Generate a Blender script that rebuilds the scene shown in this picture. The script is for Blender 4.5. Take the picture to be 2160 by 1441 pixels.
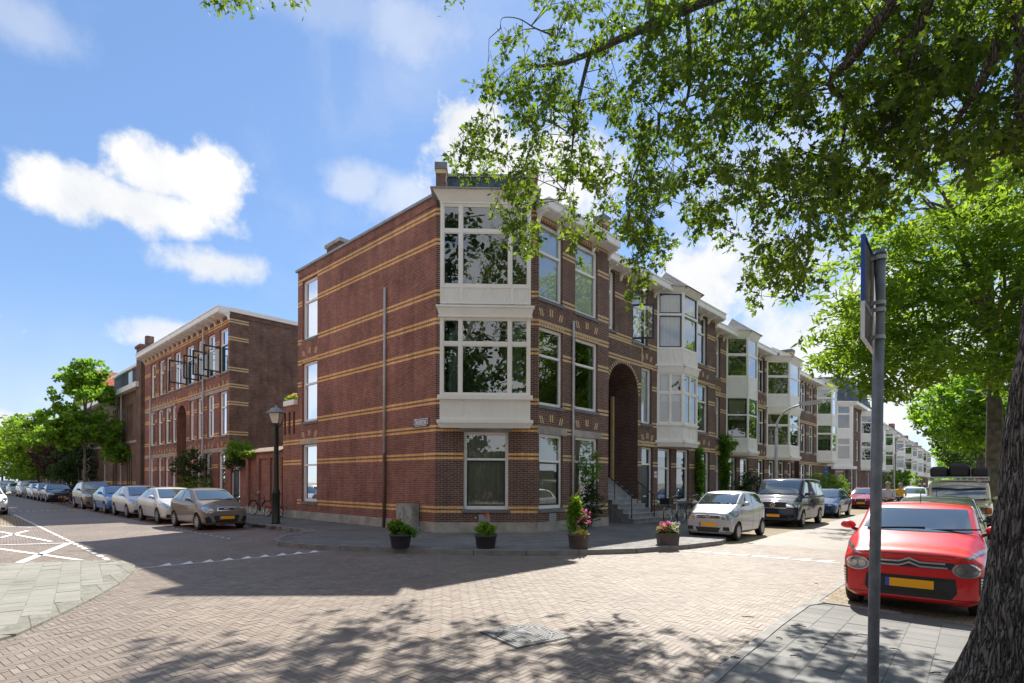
import bpy, bmesh, math, random
import numpy as np
from mathutils import Vector, Matrix, noise
random.seed(7); rng = np.random.default_rng(7)
R = math.radians
SC = bpy.context.scene
for o in list(bpy.data.objects): bpy.data.objects.remove(o)

# ---------------------------------------------------------------- camera
FPX, CX, HY, EYE = 1165.0, 1080.0, 1017.0, 1.75      # survey of the photograph (2160 wide)
ROLL = 0.0044; CR, SR = math.cos(ROLL), math.sin(ROLL)
cam = bpy.data.objects.new('camera', bpy.data.cameras.new('camera')); SC.collection.objects.link(cam)
cam.matrix_world = Matrix(((CR, -SR, 0, 0), (0, 0, -1, 0), (SR, CR, 0, EYE), (0, 0, 0, 1)))
cam.data.sensor_width = 36; cam.data.lens = 36*FPX/2160; cam.data.shift_y = (HY-720.5)/2160
cam.data.clip_start = 0.1; cam.data.clip_end = 3000
SC.camera = cam

# ---------------------------------------------------------------- light
SUN = Vector((2.7, 8.85, 11.1)).normalized()
EL = math.asin(SUN.z); AZ = math.atan2(SUN.x, SUN.y)
sl = bpy.data.lights.new('sun', 'SUN'); sl.energy = 3.3; sl.angle = R(0.55); sl.color = (1, .95, .86)
so = bpy.data.objects.new('sun', sl); SC.collection.objects.link(so)
so.rotation_euler = SUN.to_track_quat('Z', 'Y').to_euler(); so.location = (0, 0, 30)
SC.view_settings.view_transform = 'Standard'; SC.view_settings.look = 'None'
SC.view_settings.gamma = 1; SC.view_settings.exposure = 1.45

def ray(px, py):
    u = (px-CX)/FPX; v = (HY-py)/FPX
    return Vector((u*CR-v*SR, 1, u*SR+v*CR))
def G(px, py, z=0.0):
    d = ray(px, py); t = (z-EYE)/d.z
    return Vector((d.x*t, t, z))
def D(px, py, dep):
    d = ray(px, py); return Vector((d.x*dep, dep, EYE+d.z*dep))

# ---------------------------------------------------------------- world sky with clouds
w = bpy.data.worlds.new('World'); SC.world = w; w.use_nodes = True
NT = w.node_tree; NT.nodes.clear()
def nd(nt, typ, **kw):
    n = nt.nodes.new(typ)
    for k, v in kw.items():
        if k == 'ins':
            for a, b in v.items(): n.inputs[a].default_value = b
        else: setattr(n, k, v)
    return n
def mth(nt, op, a, b=None, c=None, clamp=False):
    n = nt.nodes.new('ShaderNodeMath'); n.operation = op; n.use_clamp = clamp
    for i, x in enumerate((a, b, c)):
        if x is None: continue
        if isinstance(x, (int, float)): n.inputs[i].default_value = x
        else: nt.links.new(x, n.inputs[i])
    return n.outputs[0]
sky = nd(NT, 'ShaderNodeTexSky', sky_type='NISHITA', sun_disc=False, sun_elevation=EL, sun_rotation=AZ, altitude=0, air_density=1.0, dust_density=0.15, ozone_density=3.0)
tc = nd(NT, 'ShaderNodeTexCoord')
n1 = nd(NT, 'ShaderNodeTexNoise', ins={'Scale': 8.0, 'Detail': 10.0, 'Roughness': .62})
n2 = nd(NT, 'ShaderNodeTexNoise', ins={'Scale': 2.6, 'Detail': 7.0, 'Roughness': .6, 'Distortion': .6})
n3 = nd(NT, 'ShaderNodeTexNoise', ins={'Scale': 22.0, 'Detail': 5.0, 'Roughness': .6})
for n in (n1, n2, n3): NT.links.new(tc.outputs['Generated'], n.inputs['Vector'])
fluff = mth(NT, 'ADD', mth(NT, 'MULTIPLY', mth(NT, 'SUBTRACT', n1.outputs[0], .5), 2.2), mth(NT, 'MULTIPLY', mth(NT, 'SUBTRACT', n3.outputs[0], .5), 1.3))
acc = None
BLOBS = [  # px, py, rx, ry, strength, softness
 (150,410,88,56,1,.6),(310,360,80,58,1,.55),(440,385,64,64,1,.55),(290,435,165,48,1,.6),(455,562,92,36,.9,.8),(350,705,75,32,.85,.8),
 (755,385,60,36,.5,1.0),(860,430,80,44,.55,1.0),(1000,285,90,80,1,.5),(1120,390,190,100,1,.7),(1440,640,130,120,1,.6),(1600,560,150,100,.8,.9),
 (1800,760,380,160,.9,.9),(720,20,200,40,.25,1.2),(880,60,110,60,.4,1.2),(40,40,90,45,.35,1.2),(20,890,50,30,.9,.6),
 (1650,380,260,120,.45,.9),(-420,600,260,90,.9,.6),(2700,500,500,250,.8,.7)]
for (px, py, rx, ry, st, so_) in BLOBS:
    c = ray(px, py); L_ = c.length; c.normalize()
    rt = Vector((c.y, -c.x, 0)).normalized(); up = rt.cross(c).normalized()
    if up.z < 0: up = -up
    k = FPX*L_
    ax = nd(NT, 'ShaderNodeVectorMath', operation='DOT_PRODUCT'); ax.inputs[1].default_value = rt*(k/rx); NT.links.new(tc.outputs['Generated'], ax.inputs[0])
    ay = nd(NT, 'ShaderNodeVectorMath', operation='DOT_PRODUCT'); ay.inputs[1].default_value = up*(k/ry); NT.links.new(tc.outputs['Generated'], ay.inputs[0])
    az = nd(NT, 'ShaderNodeVectorMath', operation='DOT_PRODUCT'); az.inputs[1].default_value = c; NT.links.new(tc.outputs['Generated'], az.inputs[0])
    d2 = mth(NT, 'SQRT', mth(NT, 'ADD', mth(NT, 'POWER', ax.outputs['Value'], 2), mth(NT, 'POWER', mth(NT, 'ABSOLUTE', ay.outputs['Value']), 2)))
    d2 = mth(NT, 'ADD', mth(NT, 'ADD', d2, fluff), mth(NT, 'MULTIPLY', mth(NT, 'LESS_THAN', az.outputs['Value'], .1), 99))
    mr = nd(NT, 'ShaderNodeMapRange', interpolation_type='SMOOTHSTEP', ins={'From Min': 1+so_*.6, 'From Max': 1-so_*.6, 'To Min': 0, 'To Max': st})
    NT.links.new(d2, mr.inputs['Value'])
    acc = mr.outputs[0] if acc is None else mth(NT, 'MAXIMUM', acc, mr.outputs[0])
wisp = nd(NT, 'ShaderNodeMapRange', interpolation_type='SMOOTHSTEP', ins={'From Min': .50, 'From Max': .78, 'To Min': 0, 'To Max': .3}); NT.links.new(n2.outputs[0], wisp.inputs['Value'])
acc = mth(NT, 'MAXIMUM', acc, wisp.outputs[0])
# scattered cumulus over the rest of the sky (behind and beside the viewer)
sepb = nd(NT, 'ShaderNodeSeparateXYZ'); NT.links.new(tc.outputs['Generated'], sepb.inputs[0])
bk = nd(NT, 'ShaderNodeMapRange', interpolation_type='SMOOTHSTEP', ins={'From Min': .42, 'From Max': .2, 'To Min': 0, 'To Max': 1}); NT.links.new(sepb.outputs['Y'], bk.inputs['Value'])
bc = nd(NT, 'ShaderNodeMapRange', interpolation_type='SMOOTHSTEP', ins={'From Min': .44, 'From Max': .56, 'To Min': 0, 'To Max': 1}); NT.links.new(n2.outputs[0], bc.inputs['Value'])
acc = mth(NT, 'MAXIMUM', acc, mth(NT, 'MULTIPLY', bk.outputs[0], bc.outputs[0]))
# thicker haze veil near the horizon
sep = nd(NT, 'ShaderNodeSeparateXYZ'); NT.links.new(tc.outputs['Generated'], sep.inputs[0])
hz = nd(NT, 'ShaderNodeMapRange', interpolation_type='SMOOTHSTEP', ins={'From Min': .30, 'From Max': -.02, 'To Min': 0, 'To Max': .55}); NT.links.new(sep.outputs['Z'], hz.inputs['Value'])
acc = mth(NT, 'MAXIMUM', acc, hz.outputs[0])
shade = nd(NT, 'ShaderNodeMapRange', ins={'From Min': .35, 'From Max': .65, 'To Min': 1.0, 'To Max': .45}); NT.links.new(n1.outputs[0], shade.inputs['Value'])
ccol = nd(NT, 'ShaderNodeMix', data_type='RGBA'); ccol.inputs['A'].default_value = (2.5, 2.7, 3.05, 1); ccol.inputs['B'].default_value = (3.9, 3.9, 3.85, 1)
NT.links.new(shade.outputs[0], ccol.inputs['Factor'])
tint = nd(NT, 'ShaderNodeMix', data_type='RGBA', blend_type='MULTIPLY'); tint.inputs['Factor'].default_value = 1; tint.inputs['B'].default_value = (.70, .90, 1.18, 1)
gm = nd(NT, 'ShaderNodeGamma', ins={'Gamma': .62}); NT.links.new(sky.outputs[0], gm.inputs['Color']); NT.links.new(gm.outputs[0], tint.inputs['A'])
mx = nd(NT, 'ShaderNodeMix', data_type='RGBA'); NT.links.new(acc, mx.inputs['Factor']); NT.links.new(tint.outputs['Result'], mx.inputs['A']); NT.links.new(ccol.outputs['Result'], mx.inputs['B'])
bg = nd(NT, 'ShaderNodeBackground', ins={'Strength': .1}); NT.links.new(mx.outputs['Result'], bg.inputs['Color'])
wo = nd(NT, 'ShaderNodeOutputWorld'); NT.links.new(bg.outputs[0], wo.inputs['Surface'])

# ---------------------------------------------------------------- materials
MATS = {}
def pbsdf(name, col, rough=.6, metal=0, spec=.5, coat=0, alpha=1):
    m = bpy.data.materials.new(name); m.use_nodes = True
    b = m.node_tree.nodes['Principled BSDF']
    b.inputs['Base Color'].default_value = (*col, 1); b.inputs['Roughness'].default_value = rough
    b.inputs['Metallic'].default_value = metal; b.inputs['Specular IOR Level'].default_value = spec
    b.inputs['Coat Weight'].default_value = coat; b.inputs['Coat Roughness'].default_value = .04
    MATS[name] = m
    return m
def vary(m, col2, scale=3, lo=.35, hi=.7, bump=0, bscale=None, coord='UV', detail=5, rough=None):
    """break up a flat colour with noise, optional fine bump"""
    nt = m.node_tree; b = nt.nodes['Principled BSDF']
    tcn = nt.nodes.new('ShaderNodeTexCoord')
    nz = nd(nt, 'ShaderNodeTexNoise', ins={'Scale': scale, 'Detail': detail, 'Roughness': .6}); nt.links.new(tcn.outputs[coord], nz.inputs['Vector'])
    mr = nd(nt, 'ShaderNodeMapRange', ins={'From Min': lo, 'From Max': hi}); nt.links.new(nz.outputs[0], mr.inputs['Value'])
    mx = nd(nt, 'ShaderNodeMix', data_type='RGBA'); nt.links.new(mr.outputs[0], mx.inputs['Factor'])
    src = b.inputs['Base Color']
    if src.links: nt.links.new(src.links[0].from_socket, mx.inputs['A'])
    else: mx.inputs['A'].default_value = src.default_value
    mx.inputs['B'].default_value = (*col2, 1)
    nt.links.new(mx.outputs['Result'], src)
    if bump:
        n2 = nd(nt, 'ShaderNodeTexNoise', ins={'Scale': bscale or scale*8, 'Detail': 4}); nt.links.new(tcn.outputs[coord], n2.inputs['Vector'])
        bp = nd(nt, 'ShaderNodeBump', ins={'Strength': bump, 'Distance': .01}); nt.links.new(n2.outputs[0], bp.inputs['Height'])
        nt.links.new(bp.outputs[0], b.inputs['Normal'])
    return m
def brick(name, c1, c2, mortar, bw=.215, rh=.0625, ms=.009, rot=0, dirt=(.5,.5,.5), bump=.5, offset=.5, grime=.35, patch=1.0):
    m = bpy.data.materials.new(name); m.use_nodes = True; nt = m.node_tree; b = nt.nodes['Principled BSDF']
    tcn = nt.nodes.new('ShaderNodeTexCoord'); mp = nd(nt, 'ShaderNodeMapping'); mp.inputs['Rotation'].default_value = (0, 0, rot); nt.links.new(tcn.outputs['UV'], mp.inputs[0])
    br = nd(nt, 'ShaderNodeTexBrick', offset=offset); nt.links.new(mp.outputs[0], br.inputs['Vector'])
    for k, v in {'Scale': 1.0, 'Mortar Size': ms, 'Mortar Smooth': .3, 'Bias': 0, 'Brick Width': bw, 'Row Height': rh}.items(): br.inputs[k].default_value = v
    br.inputs['Color1'].default_value = (*c1, 1); br.inputs['Color2'].default_value = (*c2, 1); br.inputs['Mortar'].default_value = (*mortar, 1)
    # broad patches and dark single bricks
    nz = nd(nt, 'ShaderNodeTexNoise', ins={'Scale': .55*patch, 'Detail': 6, 'Roughness': .65}); nt.links.new(tcn.outputs['UV'], nz.inputs['Vector'])
    mr = nd(nt, 'ShaderNodeMapRange', ins={'From Min': .3, 'From Max': .7, 'To Min': 1-grime, 'To Max': 1+grime*.6}); nt.links.new(nz.outputs[0], mr.inputs['Value'])
    mp2 = nd(nt, 'ShaderNodeMapping'); mp2.inputs['Scale'].default_value = (4.0, 14, 1); nt.links.new(mp.outputs[0], mp2.inputs[0])
    nf = nd(nt, 'ShaderNodeTexNoise', ins={'Scale': 1, 'Detail': 2}); nt.links.new(mp2.outputs[0], nf.inputs['Vector'])
    mrf = nd(nt, 'ShaderNodeMapRange', ins={'From Min': .3, 'From Max': .7, 'To Min': .84, 'To Max': 1.14}); nt.links.new(nf.outputs[0], mrf.inputs['Value'])
    mp3 = nd(nt, 'ShaderNodeMapping'); mp3.inputs['Scale'].default_value = (1.6, .18, 1); nt.links.new(tcn.outputs['UV'], mp3.inputs[0])
    ns = nd(nt, 'ShaderNodeTexNoise', ins={'Scale': 1.4, 'Detail': 6, 'Roughness': .7}); nt.links.new(mp3.outputs[0], ns.inputs['Vector'])
    mrs = nd(nt, 'ShaderNodeMapRange', ins={'From Min': .36, 'From Max': .62, 'To Min': 1-grime*.7, 'To Max': 1.06}); nt.links.new(ns.outputs[0], mrs.inputs['Value'])
    mul = mth(nt, 'MULTIPLY', mth(nt, 'MULTIPLY', mr.outputs[0], mrf.outputs[0]), mrs.outputs[0])
    mx = nd(nt, 'ShaderNodeVectorMath', operation='SCALE'); nt.links.new(br.outputs['Color'], mx.inputs[0]); nt.links.new(mul, mx.inputs['Scale'])
    nt.links.new(mx.outputs[0], b.inputs['Base Color']); b.inputs['Roughness'].default_value = .85
    b.inputs['Specular IOR Level'].default_value = .25
    bp = nd(nt, 'ShaderNodeBump', invert=True, ins={'Strength': bump, 'Distance': .006}); nt.links.new(br.outputs['Fac'], bp.inputs['Height']); nt.links.new(bp.outputs[0], b.inputs['Normal'])
    MATS[name] = m; return m
M = MATS
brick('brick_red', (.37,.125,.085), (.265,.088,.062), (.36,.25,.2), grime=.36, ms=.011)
brick('brick_front_shaded', (.165,.082,.060), (.105,.055,.043), (.34,.27,.23), grime=.25)  # darker copy of the house brick; shade of chamfer and right flank painted in
brick('brick_dark', (.165,.088,.068), (.11,.062,.050), (.32,.26,.22), grime=.3)
brick('brick_brown', (.23,.135,.10), (.16,.095,.073), (.24,.18,.145), grime=.4, patch=2)
brick('brick_yellow', (.92,.55,.22), (.80,.44,.16), (.5,.34,.18), grime=.2, bw=.108, rh=9.7)
vary(pbsdf('yellow_trim', (.68,.50,.27), .8), (.5,.36,.19), 6)
vary(pbsdf('stone', (.46,.43,.37), .8), (.27,.25,.22), 1.6, .38, .66, .3, 60)
vary(pbsdf('sill_stone', (.2,.21,.22), .65), (.12,.125,.13), 3)
vary(pbsdf('white_wood', (.88,.86,.80), .45), (.80,.77,.69), 1.3, .45, .8)
vary(pbsdf('white_paint', (.9,.89,.85), .4), (.82,.80,.75), 1.6, .45, .8)
pbsdf('dark_green_paint', (.012,.03,.028), .3); pbsdf('blue_paint', (.012,.035,.07), .3)
pbsdf('black_paint', (.015,.016,.015), .45); pbsdf('rail_black', (.01,.01,.011), .4)
vary(pbsdf('zinc', (.36,.38,.41), .5, 0), (.22,.23,.25), 2)
vary(pbsdf('bitumen', (.1,.1,.1), .9), (.16,.15,.14), 1.5)
brick('slate', (.13,.16,.21), (.09,.11,.15), (.05,.06,.08), bw=.25, rh=.16, ms=.008)
brick('slate_pale', (.42,.38,.36), (.3,.28,.27), (.15,.14,.14), bw=.22, rh=.13, ms=.008)
brick('roof_tiles', (.5,.13,.05), (.36,.09,.04), (.12,.03,.02), bw=.26, rh=.3, ms=.03)
pbsdf('galvanised', (.60,.60,.60), .5, 0); vary(M['galvanised'], (.45,.45,.45), 9, .35, .65, coord='Object')
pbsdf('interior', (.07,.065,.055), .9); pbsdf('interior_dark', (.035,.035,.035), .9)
pbsdf('blind', (.74,.76,.78), .7); pbsdf('curtain_green', (.20,.28,.26), .8); pbsdf('curtain_net', (.50,.49,.40), .9); pbsdf('curtain_pale', (.6,.62,.6), .9)
pbsdf('plastic_black', (.02,.02,.022), .5); pbsdf('rubber', (.018,.018,.018), .8)
pbsdf('chrome', (.75,.76,.78), .15, 1); pbsdf('rim_metal', (.42,.42,.43), .3, .8)
pbsdf('plate_yellow', (.95,.42,.0), .4); pbsdf('plate_blue', (.03,.1,.5), .4)
pbsdf('lamp_glass', (.34,.35,.35), .12, .75, .8, 1.0); pbsdf('lamp_orange', (.6,.12,.02), .2); pbsdf('lamp_red', (.5,.02,.02), .2)
pbsdf('skin', (.5,.3,.22), .6); pbsdf('hair_grey', (.35,.3,.26), .8); pbsdf('shirt_pale', (.62,.6,.66), .8); pbsdf('shirt_yellow', (.75,.5,.05), .8); pbsdf('trousers_dark', (.03,.035,.05), .8)
vary(pbsdf('paint_white', (.80,.80,.78), .7), (.5,.48,.45), 5, .5, .72, coord='Object')
vary(pbsdf('soil', (.05,.035,.025), .95), (.03,.02,.015), 20)
vary(pbsdf('planter_black', (.03,.03,.034), .55), (.05,.05,.055), 4)
vary(pbsdf('planter_brown', (.10,.08,.075), .7), (.06,.05,.045), 4)
vary(pbsdf('cabinet_grey', (.42,.42,.38), .7), (.2,.2,.18), 2.5, .4, .62)
vary(pbsdf('pole_metal', (.15,.16,.18), .5, .2), (.24,.25,.27), 10, .4, .7, coord='Object')
vary(pbsdf('sign_back', (.16,.14,.12), .6, .3), (.08,.065,.05), 7, coord='Object')
pbsdf('sign_blue', (.02,.09,.42), .4); pbsdf('sign_white', (.8,.8,.8), .5); pbsdf('sign_navy', (.008,.012,.04), .35); pbsdf('sign_red', (.6,.02,.02), .5)
vary(pbsdf('lamp_post_green', (.012,.02,.014), .4), (.02,.03,.022), 3)
pbsdf('lantern_glass', (.7,.66,.56), .25, 0, .5, .3)
vary(pbsdf('iron', (.25,.25,.25), .55, .2), (.2,.2,.2), 5); vary(pbsdf('kerb_stone', (.27,.26,.245), .8), (.16,.155,.15), 2.5, .35, .7, .3, 60)
vary(pbsdf('concrete_step', (.36,.365,.37), .75), (.22,.225,.23), 3)
vary(pbsdf('garden_tile', (.36,.27,.2), .85), (.24,.18,.13), 3)

def glass_mat(name, tint=(.88,.93,.92), base=.06, k=1.6):
    m = bpy.data.materials.new(name); m.use_nodes = True; nt = m.node_tree; nt.nodes.clear()
    out = nd(nt, 'ShaderNodeOutputMaterial'); tr = nd(nt, 'ShaderNodeBsdfTransparent'); tr.inputs[0].default_value = (*tint, 1)
    gl = nd(nt, 'ShaderNodeBsdfGlossy'); gl.inputs['Roughness'].default_value = .0; gl.inputs[0].default_value = (.95, .97, 1, 1)
    fr = nd(nt, 'ShaderNodeFresnel', ins={'IOR': 1.5})
    tcn = nd(nt, 'ShaderNodeTexCoord'); nz = nd(nt, 'ShaderNodeTexNoise', ins={'Scale': .9, 'Detail': 1}); nt.links.new(tcn.outputs['UV'], nz.inputs['Vector'])
    bp = nd(nt, 'ShaderNodeBump', ins={'Strength': .10, 'Distance': .02}); nt.links.new(nz.outputs[0], bp.inputs['Height']); nt.links.new(bp.outputs[0], gl.inputs['Normal'])
    f = mth(nt, 'ADD', mth(nt, 'MULTIPLY', fr.outputs[0], k), base, clamp=True)
    mx = nd(nt, 'ShaderNodeMixShader'); nt.links.new(f, mx.inputs[0]); nt.links.new(tr.outputs[0], mx.inputs[1]); nt.links.new(gl.outputs[0], mx.inputs[2]); nt.links.new(mx.outputs[0], out.inputs[0])
    MATS[name] = m; return m
glass_mat('glass', base=.12, k=2.2)
def paint(name, col, metal=.0, rough=.32):
    lum = max(col); return pbsdf(name, col, rough if lum > .3 else .5, metal*.6 if lum > .3 else 0, .3 if lum > .3 else .03, 1.0)
paint('car_silver_white', (.60,.60,.58), .25); paint('car_silver', (.50,.51,.53), .45); paint('car_grey_brown', (.20,.175,.15), .45)
paint('car_blue', (.015,.13,.38), .2); paint('car_dark', (.03,.032,.038), .2); paint('car_brown', (.10,.075,.06), .4); paint('car_navy', (.012,.018,.045), .2)
paint('car_dark_blue', (.025,.06,.13), .3); paint('car_red', (.62,.008,.010), 0, .4); paint('car_maroon', (.28,.02,.04), .2); paint('car_cream', (.62,.52,.26), 0, .35); paint('car_white', (.75,.75,.75), 0)
paint('car_green_dark', (.02,.035,.03), .2); paint('car_pale_blue', (.35,.45,.55), .3)
pbsdf('car_glass', (.035,.05,.05), .03, 0, 1.0, 1.0)
M['car_glass'].node_tree.nodes['Principled BSDF'].inputs['IOR'].default_value = 1.9

def leaf_mat(name, c1, c2, tr=.45, tcol=None, rough=.45):
    m = bpy.data.materials.new(name); m.use_nodes = True; nt = m.node_tree; nt.nodes.clear()
    out = nd(nt, 'ShaderNodeOutputMaterial')
    at = nd(nt, 'ShaderNodeAttribute', attribute_name='rnd')
    mc = nd(nt, 'ShaderNodeMix', data_type='RGBA'); mc.inputs['A'].default_value = (*c1, 1); mc.inputs['B'].default_value = (*c2, 1); nt.links.new(at.outputs['Fac'], mc.inputs['Factor'])
    df = nd(nt, 'ShaderNodeBsdfPrincipled', ins={'Roughness': .6, 'Specular IOR Level': .18}); nt.links.new(mc.outputs['Result'], df.inputs['Base Color'])
    ts = nd(nt, 'ShaderNodeBsdfTranslucent')
    m2 = nd(nt, 'ShaderNodeVectorMath', operation='MULTIPLY'); m2.inputs[1].default_value = tcol or (2.6, 2.3, 1.0); nt.links.new(mc.outputs['Result'], m2.inputs[0]); nt.links.new(m2.outputs[0], ts.inputs[0])
    mx = nd(nt, 'ShaderNodeMixShader', ins={0: tr}); nt.links.new(df.outputs[0], mx.inputs[1]); nt.links.new(ts.outputs[0], mx.inputs[2]); nt.links.new(mx.outputs[0], out.inputs[0])
    MATS[name] = m; return m
leaf_mat('leaf_oak', (.045,.09,.02), (.12,.19,.03), .48)
leaf_mat('leaf_bright', (.075,.145,.024), (.18,.28,.04), .52)
leaf_mat('leaf_mid', (.06,.14,.025), (.17,.30,.045), .55)
leaf_mat('leaf_dark', (.02,.05,.018), (.05,.09,.03), .35)
leaf_mat('leaf_purple', (.03,.012,.02), (.06,.02,.03), .3)
leaf_mat('leaf_grass', (.10,.2,.02), (.22,.34,.05), .4)
leaf_mat('petal_pink', (.55,.08,.25), (.8,.35,.5), .3, (1.2,1.1,1.1)); leaf_mat('petal_red', (.7,.04,.02), (.85,.25,.03), .3, (1.1,1,1)); leaf_mat('petal_white', (.75,.72,.7), (.8,.6,.65), .3, (1,1,1)); leaf_mat('petal_yellow', (.75,.6,.08), (.6,.55,.2), .3, (1,1,1))
m = pbsdf('bark', (.13,.118,.105), .95); nt = m.node_tree; b_ = nt.nodes['Principled BSDF']; tcn = nt.nodes.new('ShaderNodeTexCoord')
mp = nd(nt, 'ShaderNodeMapping'); mp.inputs['Scale'].default_value = (1, 1, .10); nt.links.new(tcn.outputs['Object'], mp.inputs[0])
w1 = nd(nt, 'ShaderNodeTexNoise', ins={'Scale': 9, 'Detail': 3}); nt.links.new(mp.outputs[0], w1.inputs['Vector'])
va = nd(nt, 'ShaderNodeVectorMath', operation='MULTIPLY_ADD'); va.inputs[1].default_value = (.16, .16, .16); nt.links.new(w1.outputs['Color'], va.inputs[0]); nt.links.new(mp.outputs[0], va.inputs[2])
vo = nd(nt, 'ShaderNodeTexVoronoi', feature='DISTANCE_TO_EDGE', ins={'Scale': 29}); nt.links.new(va.outputs[0], vo.inputs['Vector'])
mr = nd(nt, 'ShaderNodeMapRange', ins={'From Min': .0, 'From Max': .22}); nt.links.new(vo.outputs['Distance'], mr.inputs['Value'])
w2_ = nd(nt, 'ShaderNodeTexNoise', ins={'Scale': 55, 'Detail': 5, 'Roughness': .7}); nt.links.new(tcn.outputs['Object'], w2_.inputs['Vector'])
cr_ = nd(nt, 'ShaderNodeValToRGB'); cr_.color_ramp.elements[0].color = (.026, .021, .017, 1); cr_.color_ramp.elements[1].color = (.30, .27, .23, 1); cr_.color_ramp.elements.new(.35).color = (.14, .122, .104, 1)
h_ = mth(nt, 'ADD', mr.outputs[0], mth(nt, 'MULTIPLY', mth(nt, 'SUBTRACT', w2_.outputs[0], .5), .9)); nt.links.new(h_, cr_.inputs[0]); nt.links.new(cr_.outputs[0], b_.inputs['Base Color'])
bp_ = nd(nt, 'ShaderNodeBump', ins={'Strength': 1.0, 'Distance': .03}); nt.links.new(h_, bp_.inputs['Height']); nt.links.new(bp_.outputs[0], b_.inputs['Normal'])
vary(pbsdf('bark_grey', (.2,.185,.15), .95), (.1,.09,.075), 4, .35, .62, .4, 30, coord='Object')

# ---------------------------------------------------------------- mesh helpers
def link(o, parent=None):
    SC.collection.objects.link(o)
    if parent is not None: o.parent = parent
    return o
def tag(o, label=None, cat=None, group=None, kind=None):
    if label: o['label'] = label
    if cat: o['category'] = cat
    if group: o['group'] = group
    if kind: o['kind'] = kind
    return o
def empty(name, loc, label=None, cat=None, group=None, rz=0):
    o = bpy.data.objects.new(name, None); link(o); o.location = loc; o.rotation_euler.z = rz
    o.empty_display_size = .3
    return tag(o, label, cat, group)
def auto_uv(me):
    me.update(); uv = me.uv_layers.new(name='UVMap')
    data = np.empty(len(me.loops)*2, dtype=np.float32)
    vs = me.vertices
    for p in me.polygons:
        n = p.normal
        if abs(n.z) > .75: a, b = Vector((1, 0, 0)), Vector((0, 1, 0))
        else:
            a = Vector((-n.y, n.x, 0)); a = a.normalized() if a.length > 1e-6 else Vector((1, 0, 0)); b = Vector((0, 0, 1))
            if abs(n.z) > .2: b = n.cross(a).normalized(); b = b if b.z > 0 else -b
        for li in p.loop_indices:
            co = vs[me.loops[li].vertex_index].co
            data[li*2] = co.dot(a); data[li*2+1] = co.dot(b)
    uv.data.foreach_set('uv', data)
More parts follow.
